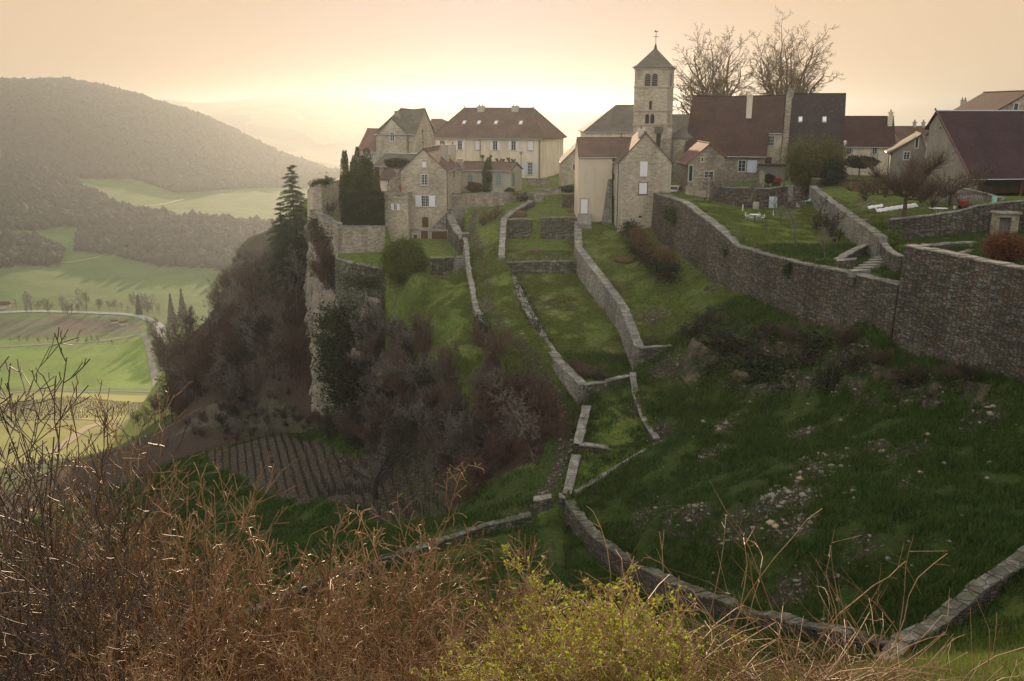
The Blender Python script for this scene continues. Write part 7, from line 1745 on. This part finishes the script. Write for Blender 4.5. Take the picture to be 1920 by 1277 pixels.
# far vineyard rows catching the sun
xx, yy, zz = [], [], []
for dd in np.arange(385, 590, 3.2):
    for a in np.arange(-.62, -.33, 1.25/dd):
        xx.append(a*dd+g.normal(0, .15)); yy.append(dd+g.normal(0, .15)+ (a*dd)*.25)
xx, yy = np.array(xx), np.array(yy); zz = farz(xx, yy); ppx_, ppy_ = project(xx, yy, zz); k = inpoly(ppx_, ppy_, [(-80,742),(300,732),(318,735),(300,775),(200,782),(60,790),(-80,790)]); xx, yy, zz = xx[k], yy[k], zz[k]; n = len(xx); print('far vines', n)
bx = np.array([[-.35,-.2,0],[.35,-.2,0],[.35,.2,0],[-.35,.2,0],[-.25,-.12,1.1],[.25,-.12,1.1],[.25,.12,1.1],[-.25,.12,1.1]]); bf = np.array([[0,1,5,4],[1,2,6,5],[2,3,7,6],[3,0,4,7],[4,5,6,7]])
V = bx[None]*g.uniform(.35, .75, (n, 1, 1))+np.stack([xx, yy, zz-.1], 1)[:, None]; F = (bf[None]+np.arange(n)[:, None, None]*8).reshape(-1, 4)
tag(addobj('far_vineyard', npmesh('far_vineyard', V.reshape(-1, 3), F, M['twig_brown'])), 'rows of vines on the sunlit flat at the far left', kind='stuff')
# ---------------------------------------------------------------- garden things, vehicles, lamps
def at(px, py, d, dz=0):
    p = P(px, py, d); return Vector((p.x, p.y, gz(p.x, p.y)+dz))
def thing(name, label, cat, loc, group=None, rz=0):
    r = empty(name, loc, label, cat, group, rz); r['_o'] = (0, 0, 0); return r
def lathe(m, prof, n=16, c=(0, 0)):
    for (r0, z0), (r1, z1) in zip(prof[:-1], prof[1:]):
        for j in range(n):
            a, b = 2*math.pi*j/n, 2*math.pi*(j+1)/n
            q = [(c[0]+r0*math.cos(a), c[1]+r0*math.sin(a), z0), (c[0]+r0*math.cos(b), c[1]+r0*math.sin(b), z0), (c[0]+r1*math.cos(b), c[1]+r1*math.sin(b), z1), (c[0]+r1*math.cos(a), c[1]+r1*math.sin(a), z1)]
            if r0 < 1e-6: q = q[1:]
            elif r1 < 1e-6: q = q[:3]
            m.poly(q)
def garden_table(name, label, loc, R=.6, H=.72, mat='white', sx=1.0):
    t = thing(name, label, 'table', loc); m = MB(); lathe(m, [(0, H), (R, H), (R+.01, H-.02), (R, H-.04), (0, H-.04)], 24); o = m.build('tabletop', M[mat], t, (0, 0, 0)); o.scale = (sx, 1, 1)
    for k in range(4):
        a = math.pi/4+k*math.pi/2; m = MB(); m.tube([(math.cos(a)*R*.6*sx, math.sin(a)*R*.6, H-.03), (math.cos(a)*R*.35, math.sin(a)*R*.35, H*.5), (math.cos(a)*R*.75*sx, math.sin(a)*R*.75, 0)], .018, 6); m.build('leg', M[mat], t, (0, 0, 0))
    return t
def garden_chair(label, loc, rz, mat='white', group=None):
    t = thing('garden_chair', label, 'chair', loc, group, rz)
    m = MB(); lathe(m, [(0, .45), (.22, .45), (.23, .43), (0, .425)], 14); m.build('seat', M[mat], t, (0, 0, 0))
    m = MB(); m.tube([(.2*math.cos(a), .02-.22*abs(math.sin(a))*0+.2, .45+.45*math.sin(a)) for a in np.linspace(0, math.pi, 9)], .014, 6)
    for q in (-.1, 0, .1): m.tube([(q, .2, .45), (q*1.3, .2, .45+.42*math.sin(math.acos(q/.2)))], .009, 5)
    m.tube([(-.2, .2, .62), (-.24, -.1, .64), (-.2, -.16, .45)], .012, 5); m.tube([(.2, .2, .62), (.24, -.1, .64), (.2, -.16, .45)], .012, 5)
    m.build('backrest', M[mat], t, (0, 0, 0))
    for a, b in ((-1, -1), (1, -1), (-1, 1), (1, 1)):
        m = MB(); m.tube([(a*.15, b*.15, .44), (a*.13, b*.13, .2), (a*.2, b*.2, 0)], .013, 6); m.build('leg', M[mat], t, (0, 0, 0))
    return t
L0 = at(1415, 414, 112.5)
garden_table('garden_table', 'round white garden table on the lawn of the walled garden', L0, .62)
for k, (a, l) in enumerate(((2.6, 'white garden chair left of the white lawn table'), (-.6, 'white garden chair at the right front of the white lawn table'), (.9, 'white garden chair behind the white lawn table, to the right'), (4.0, 'white garden chair in front of the white lawn table'))):
    x_, y_ = L0.x+math.cos(a)*.95, L0.y+math.sin(a)*.95; garden_chair(l, (x_, y_, gz(x_, y_)), a-math.pi/2)
M['turquoise'] = m_plain('turquoise_plastic', (.22,.50,.48), .45, .1, 5); M['red'] = m_plain('red_paint', (.30,.02,.02), .5, .25, 5); M['green_plastic'] = m_plain('mint_plastic', (.25,.55,.45), .5, .1, 5)
L1 = at(1515, 342, 124); t = thing('sun_lounger', 'turquoise and white folding garden chair at the head of the steps', 'lounger', L1, rz=.4)
m = MB(); m.box8([(-.5, -.3, .38), (.45, -.3, .42), (.45, .3, .42), (-.5, .3, .38), (-.5, -.3, .41), (.45, -.3, .45), (.45, .3, .45), (-.5, .3, .41)]); m.build('seat', M['turquoise'], t, (0, 0, 0))
m = MB(); m.box8([(.45, -.3, .42), (1.0, -.3, .85), (1.0, .3, .85), (.45, .3, .42), (.42, -.3, .45), (.97, -.3, .89), (.97, .3, .89), (.42, .3, .45)]); m.build('backrest', M['turquoise'], t, (0, 0, 0))
for a in (-.45, .7):
    for b in (-.28, .28): m = MB(); m.tube([(a, b, .42), (a+.15, b, 0)], .02, 6); m.build('leg', M['white'], t, (0, 0, 0))
garden_chair('white chair beside the turquoise folding chair', (L1.x-1.1, L1.y-.2, gz(L1.x-1.1, L1.y)), .8)
t = garden_table('garden_table', 'oval white table standing before the dark wall of the vegetable plot', at(1758, 402, 97.5), .72, .74, sx=1.35)
# pale fleece over the vegetable beds
def fleece(label, px, py, d, Lx, Ly, seed, rz=.1):
    p = at(px, py, d); g = np.random.default_rng(seed); nx, ny = 44, 12; X, Y = np.meshgrid(np.linspace(-Lx, Lx, nx), np.linspace(-Ly, Ly, ny)); c, s_ = math.cos(rz), math.sin(rz); Xr, Yr = X*c-Y*s_, X*s_+Y*c
    Z = .28*np.clip(1-(Y/Ly)**2, 0, 1)**.6*(.75+.5*fbm(X*1.5, Y*1.5, 1.0, 3, seed))+.06*np.abs(np.sin(X*5)); Z = Z+gnear(Xr+p.x, Yr+p.y)-p.z; Xr += .12*(fbm(X, Y, .8, 2, seed+1)-.5); 
    tag(addobj('crop_fleece', npmesh('crop_fleece', np.c_[Xr.ravel(), Yr.ravel(), Z.ravel()], grid_faces(nx, ny), M['white'], smooth=True), loc=tuple(p)), label, 'fleece')
fleece('long crumpled white fleece covering a vegetable bed left of the fruit tree', 1678, 389, 103.5, 2.3, .5, 1); fleece('short narrow white fleece at the left end of the longer one', 1640, 384, 106, .9, .3, 2); fleece('small end of white fleece right of the fruit tree trunk', 1709, 389, 103, .6, .35, 3)
# red handcart and red bucket
t = thing('handcart', 'red handcart standing at the edge of the vegetable plot', 'cart', at(1806, 388, 97), rz=.3)
m = MB(); m.box(-.35, .35, -.3, .3, .35, .85); m.build('tub', M['red'], t, (0, 0, 0), .02); m = MB(); m.tube([(.35, -.25, .8), (.75, -.25, 1.1), (.75, .25, 1.1), (.35, .25, .8)], .025, 6); m.build('handle', M['red'], t, (0, 0, 0))
for b in (-.36, .36): m = MB(); m.tube([(-.1, b-.03, .25), (-.1, b+.03, .25)], .25, 14); m.build('wheel', M['iron'], t, (0, 0, 0))
def bucket(label, px, py, d, mat, r=.16, name='bucket'):
    t = thing(name, label, 'bucket', at(px, py, d)); m = MB(); lathe(m, [(0, 0), (r*.8, 0), (r, r*2), (r*1.05, r*2.02), (r*.9, r*1.95), (r*.7, .04), (0, .04)], 14); m.build('body', M[mat], t, (0, 0, 0)); m = MB(); m.tube([(r*math.cos(a), 0, r*2+r*.9*math.sin(a)) for a in np.linspace(0, math.pi, 7)], .008, 5); m.build('handle', M['iron'], t, (0, 0, 0)); return t
bucket('red bucket on the bank behind the vegetable plot', 1601, 361, 122, 'red', .3); bucket('white bucket near the red handcart', 1790, 391, 98, 'white', .16); bucket('mint-green tub on the low wall before the open barn', 1866, 362, 97, 'green_plastic', .28); bucket('pale grey bucket right of the red handcart', 1822, 383, 96, 'zinc', .15)
# leaning pallets and trellis
for i, (px, py, d, lean, lab) in enumerate(((1795, 366, 100, .5, 'weathered slatted pallet leaning near the open barn, left one'), (1825, 376, 97.5, .9, 'weathered slatted pallet tilted near the open barn, right one'))):
    t = thing('pallet', lab, 'pallet', at(px, py, d), rz=-.2+.2*i); cl, sl_ = math.cos(lean), math.sin(lean)
    T = lambda a, b, c: (a, b*cl*0+c*cl-b*sl_*0+ (b*0), b) if False else (a, c*cl+b*sl_*.6, b*cl+.0)
    m = MB(); 
    for k in range(9): m.box(-1.1+k*.27, -1.0+k*.27, 0, 1.4, 0, .03, T)
    m.build('slats', M['wood_grey'], t, (0, 0, 0)); m = MB(); m.box(-1.15, 1.2, .1, .2, .031, .09, T); m.box(-1.15, 1.2, 1.15, 1.25, .031, .09, T); m.build('rails', M['wood_grey'], t, (0, 0, 0))
# small stone shelter (well house)
b = at(1887, 392, 88, -.3); t = thing('well_house', 'small block-built stone shelter with flat slab roof above the right-hand walls', 'shelter', b, rz=-.15)
m = MB(); m.box(-1.0, -.7, -.7, .7, 0, 2.3); m.box(.35, 1.0, -.7, .7, 0, 2.3); m.box(-.697, .347, .4, .7, 0, 2.3); m.box(-.697, .347, -.7, .397, 2.0, 2.3); m.build('wall', M['limestone_old'], t, (0, 0, 0)); m = MB(); m.box(-1.15, 1.15, -.85, .85, 2.303, 2.5); m.build('roof', M['coping'], t, (0, 0, 0), .03)
m = MB(); m.box(-.55, .33, -.2, -.15, .1, 1.95); m.build('door', M['wood_grey'], t, (0, 0, 0))
# wooden gate in the garden wall, blue shed door, blue barrel, leaning board
T0 = P(1313, 388, 126.8)
def simple(name, label, cat, px, py, d, boxes, mat, rz=0, dz=0, part='body', loc=None):
    t = thing(name, label, cat, loc or at(px, py, d, dz), rz=rz)
    for i, (pn, mt, bx) in enumerate(boxes):
        m = MB(); [m.box(*q) for q in bx]; m.build(pn, M[mt], t, (0, 0, 0), .01)
    return t
simple('garden_gate', 'pale plank gate between two stone piers in the garden wall', 'gate', 1313, 388, 127.6, [('planks', 'wood_pale', [(-.75+i*.19, -.58+i*.19, -.03, 0, .05, 1.0) for i in range(8)]), ('rail', 'wood_pale', [(-.75, .75, .003, .05, .25, .35), (-.75, .75, .003, .05, .75, .85)])], 0)
simple('gate_arch', 'stone lintel and piers framing the pale plank gate', 'gateway', 1313, 388, 127.9, [('pier', 'limestone_old', [(-1.1, -.8, -.25, .25, -.3, 2.5)]), ('pier', 'limestone_old', [(.8, 1.1, -.25, .25, -.3, 2.5)]), ('lintel', 'limestone_old', [(-1.15, 1.15, -.27, .27, 2.503, 2.75)])], 0)
simple('blue_door_leaf', 'peeling pale blue board leaning on the garden wall', 'board', 1449, 388, 126, [('board', 'shutter_blue', [(-.55, .55, -.06, 0, 0, 1.6)]), ('batten', 'shutter_blue', [(-.5, .5, -.1, -.062, .3, .42), (-.5, .5, -.1, -.062, 1.2, 1.32)])], 0)
simple('stone_post', 'tall pale upright slab at the left side of the garden steps', 'slab', 1480, 385, 125, [('slab', 'coping', [(-.3, .3, -.2, .2, -.3, 3.0)]), ('cap', 'coping', [(-.36, .36, -.26, .26, 3.003, 3.12)])], 0)
t = thing('water_barrel', 'grey-blue rain barrel against the garden wall', 'barrel', at(1417, 390, 125)); m = MB(); lathe(m, [(0, 0), (.38, 0), (.42, .4), (.40, .9), (.37, .92), (.35, .85), (0, .85)], 16); m.build('body', M['plaster_grey'], t, (0, 0, 0)); m = MB(); m.tube([(0, -.42, .3), (0, -.5, .3)], .03, 6); m.build('tap', M['iron'], t, (0, 0, 0))
# garden steps up between slab and descending wall
p = P(1500, 392, 123.5); t = thing('garden_steps', 'dark stone steps climbing beside the descending garden wall', 'steps', (p.x, p.y, gz(p.x, p.y)-.3)); m = MB()
for i in range(14): m.box(-1.45, 1.45, i*.26, i*.26+3.0 if i == 13 else (i+1)*.26, -.5, .3+.2*i)
m.build('treads', M['drywall'], t, (0, 0, 0)); m = MB(); m.tube([(-1.4, 0, .4), (-1.4, 0, 1.3), (-1.4, 3.6, 3.9)], .03, 6); m.build('handrail', M['iron'], t, (0, 0, 0))
# rough stair and corner masonry between the gardens
for i in range(7):
    q = P(1612+i*9, 506-i*5, 81+i*1.1); t = simple('stone_step', 'rough slab step, number %s up from the garden corner behind the curving wall' % ('one two three four five six seven'.split()[i]), 'step', 0, 0, 0, [('slab', 'coping', [(-.9, .9, -.35, .35, -.6, .0)]), ('riser', 'drywall', [(-.85, .85, -.4, .3, -1.5, -.603)])], 0, rz=.25, loc=(q.x, q.y, q.z))
wall('rounded drystone wing at the end of the garden lawn', [(1572,488,85.5),(1585,478,88),(1602,470,90),(1620,462,91),(1652,452,90)], .6, 'drywall', deep=.8, jit=.1)
wall('low dark wall stub beside the rough slab steps', [(1568,489,84.6),(1606,486,84)], .5, 'drywall', jit=.05)
wall('dark wall with pale top flanking the slab steps', [(1652,452,89.5),(1668,470,84),(1690,482,80)], .5, 'drywall', jit=.05)
# left garden stairs going down by the mossy pier
q = P(865, 482, 127.5); t = thing('outdoor_stairs', 'narrow stone stairs descending beside the leaning wall', 'stairs', (q.x, q.y, q.z)); m = MB()
for i in range(20): m.box(-.75, .75, -.42*(i+1), -.42*i, -.27*i-1.2, -.27*i)
m.build('treads', M['coping'], t, (0, 0, 0)); m = MB(); m.box8([(-1.0, -8.4, -6.6), (-.76, -8.4, -6.6), (-.76, 0, -1.2), (-1.0, 0, -1.2), (-1.0, -8.4, -5.0), (-.76, -8.4, -5.0), (-.76, 0, .3), (-1.0, 0, .3)]); m.build('side_wall', M['mossy'], t, (0, 0, 0))
# ruined stone hut on the hillside
ca = P(1775, 770, 64.5); t = thing('ruined_hut', 'collapsed dry-stone hut half buried in the dark hillside', 'ruin', (ca.x, ca.y, gz(ca.x, ca.y))); t['_o'] = tuple(t.location)
for k, pts in enumerate([[(1738,752,66.5),(1745,748,65.4),(1768,756,64.2)],[(1768,756,64.2),(1790,748,65.4),(1800,744,66.4)],[(1826,772,63),(1846,764,64.2)]]):
    wall('hut wall %d' % k, [P(a, b, c) for a, b, c in pts], .6, 'drywall', parent=t, deep=.4, jit=.22, cop=None)
# dead stick on the bank, brush piles
q = P(1398, 668, 88); t = simple('dead_branch', 'pale dead branch standing up from the rocky bank', 'branch', 0, 0, 0, [], 'twig_grey', loc=(q.x, q.y, q.z-.6)); m = MB(); m.tube([(0, 0, -.3), (.1, 0, .8), (.35, 0, 1.8)], [.07, .05, .03], 6); m.build('stem', M['coping'], t, (0, 0, 0)); m = MB(); m.tube([(.1, 0, .8), (-.2, .1, 1.2)], [.03, .015], 5); m.build('twig', M['coping'], t, (0, 0, 0))
def mound(name, label, cat, px, py, d, r, h, mat, seed):
    p = at(px, py, d); V = IV.copy(); V = V*(1+.25*(fbm(V[:, 0]*3+9, V[:, 1]*3+V[:, 2], 1, 3, seed)-.5))[:, None]; V[:, 2] *= h/r; tag(addobj(name, npmesh(name, V*r, IF, M[mat], smooth=True), loc=tuple(p)), label, cat)
mound('compost_heap', 'brown heap of cuttings on the second small lawn', 'heap', 1005, 470, 127.5, .9, .55, 'twig_brown', 1); mound('compost_heap', 'brown heap of hay against the rough wall of the uppermost lawn', 'heap', 975, 408, 139.5, 1.1, .9, 'leaf_dry', 2)
mound('compost_heap', 'flat brown heap on the slope left of the ivy hedge bank', 'heap', 1173, 483, 118, 1.5, .45, 'leaf_dry', 3); mound('compost_heap', 'brown heap on the grass right of the ivy hedge bank', 'heap', 1243, 462, 121, 1.6, .5, 'twig_brown', 4); mound('compost_heap', 'small pale heap at the back of the uppermost lawn', 'heap', 1072, 396, 143, .7, .3, 'leaf_dry', 5)
# white covered things behind the garden wall
t = thing('covered_boat', 'white tarpaulin bundle behind the garden wall by the gnarled tree', 'tarpaulin', at(1374, 352, 134, .9)); V = IV.copy(); V *= (1+.3*(fbm(V[:, 0]*2+4, V[:, 1]*2+V[:, 2], 1, 3, 8)-.5))[:, None]; V *= [2.3, 1.0, .75]; addobj('sheet', npmesh('sheet', V, IF, M['white']), t); m = MB(); m.tube([(-2.0, -.8, .3), (0, -1.0, .75), (2.0, -.8, .3)], .03, 5); m.build('rope', M['wood_grey'], t, (0, 0, 0))
# white car seen at the church corner
t = thing('parked_car', 'white parked car half hidden behind the pale stone gable house', 'car', at(1264, 352, 139), rz=1.2)
def car(t):
    m = MB(); prof = [(-2.05, .35), (-2.1, .75), (-1.7, .9), (-1.25, .95), (-.7, 1.4), (.7, 1.45), (1.4, 1.05), (2.0, .95), (2.1, .6), (2.05, .35)]
    for (x0, z0), (x1, z1) in zip(prof, prof[1:]+prof[:1]): m.poly([(x0, -.82, z0), (x1, -.82, z1), (x1, .82, z1), (x0, .82, z0)])
    m.poly([(x, -.82, z) for x, z in prof]); m.poly([(x, .82, z) for x, z in prof][::-1]); m.build('body', M['white'], t, (0, 0, 0), .06)
    for sg in (-1, 1):
        m = MB(); m.poly([(x, sg*.825, z) for x, z in ((-1.1, .98), (-.65, 1.33), (.65, 1.37), (1.2, 1.05))][::sg]); m.build('side_window', M['glass'], t, (0, 0, 0))
        m = MB(); m.box(-2.12, -2.05, sg*.6-.15, sg*.6+.15, .65, .8); m.build('headlight', M['zinc'], t, (0, 0, 0))
        for x in (-1.3, 1.3): m = MB(); m.tube([(x, sg*.84, .33), (x, sg*.62, .33)], .33, 18); w_ = m.build('wheel', M['dark'], t, (0, 0, 0)); m = MB(); m.tube([(x, sg*.85, .33), (x, sg*.845, .33)], .18, 12); m.build('rim', M['zinc'], w_, (0, 0, 0))
    m = MB(); m.poly([(-1.22, -.7, .99), (-1.22, .7, .99), (-.74, .65, 1.38), (-.74, -.65, 1.38)]); m.build('windscreen', M['glass'], t, (0, 0, 0))
car(t)
# lamp post in the court and wall lantern by the long house
q = P(977, 335, 170); z = gz(q.x, q.y); H = ZP(977, 281, 170)-z; t = thing('street_lamp', 'tall thin street lamp with round lantern in the court before the mansion', 'street lamp', (q.x, q.y, z))
m = MB(); m.tube([(0, 0, 0), (0, 0, .6), (0, 0, .65), (0, 0, H-.9)], [.1, .1, .06, .05], 8); m.build('post', M['iron'], t, (0, 0, 0)); m = MB(); lathe(m, [(0, H-.9), (.12, H-.85), (.3, H-.35), (.34, H-.3), (.2, H-.1), (0, H)], 12); m.build('lantern', M['zinc'], t, (0, 0, 0))
q = P(1582, 300, 140); t = thing('street_lamp', 'bracket lantern at the corner between the blackish barn and the long house', 'street lamp', (q.x, q.y, gz(q.x, q.y))); H = ZP(1582, 264, 140)-gz(q.x, q.y)
m = MB(); m.tube([(0, 0, 0), (0, 0, H-.7)], .06, 8); m.build('post', M['iron'], t, (0, 0, 0)); m = MB(); lathe(m, [(0, H-.7), (.14, H-.65), (.24, H-.15), (.26, H-.1), (0, H+.1)], 8); m.build('lantern', M['white'], t, (0, 0, 0))
# wire fence by the wall top near the gable house
q0, q1 = at(1228, 363, 131.5), at(1272, 372, 124); t = thing('railing', 'thin wire fence along the wall top beside the pale stone gable house', 'fence', tuple(q0)); t['_o'] = tuple(q0)
for i in range(6):
    a = q0.lerp(q1, i/5); m = MB(); m.tube([a+Vector((0, 0, -.5)), a+Vector((0, 0, 1.1))], .025, 6); m.build('post', M['iron'], t, tuple(q0))
m = MB()
for h_ in (.25, .5, .75, 1.0): m.tube([q0+Vector((0, 0, h_)), q1+Vector((0, 0, h_))], .01, 4)
m.build('wires', M['iron'], t, tuple(q0))
# shed with red roof beside the barn steps
simple('wood_bin', 'small bin with a red lid beside the barn wall', 'bin', 1456, 335, 137, [('bin', 'wood_brown', [(-.5, .5, -.4, .4, 0, 1.0)]), ('lid', 'red', [(-.6, .6, -.5, .5, 1.003, 1.5)])], 0)
wall('small stone gate pier beside the flat olive bush', [(1425,322,131),(1433,322,131)], .7, 'limestone_old')
# farm buildings and a vehicle far off in the valley
for i, (px, py, s, lab) in enumerate(((6, 578, 1.0, 'farmhouse far down in the valley at the left edge'), (140, 420, .5, 'tiny pale hut on the far meadow'), (215, 606, .45, 'small pale shed beside the dark plots by the river'), (232, 609, .5, 'second small pale shed right of the other one by the river'))):
    x_, y_, z_ = drop(px, py, 400, 1700); t = thing('far_hut' if i else 'farmhouse', lab, 'hut' if i else 'farmhouse', (x_, y_, z_), rz=.3*i)
    m = MB(); m.box(-6*s, 6*s, -4*s, 4*s, -1, 4*s); m.build('wall', M['plaster_cream'], t, (0, 0, 0)); m = MB(); A_ = [(-6.5*s, -4.6*s, 3.8*s), (6.5*s, -4.6*s, 3.8*s), (6.5*s, 4.6*s, 3.8*s), (-6.5*s, 4.6*s, 3.8*s), (-6.5*s, 0, 7*s), (6.5*s, 0, 7*s)]
    for f in ((0, 1, 5, 4), (2, 3, 4, 5), (3, 0, 4), (1, 2, 5)): m.poly([A_[k] for k in f])
    m.build('roof', M['roof_red'], t, (0, 0, 0))
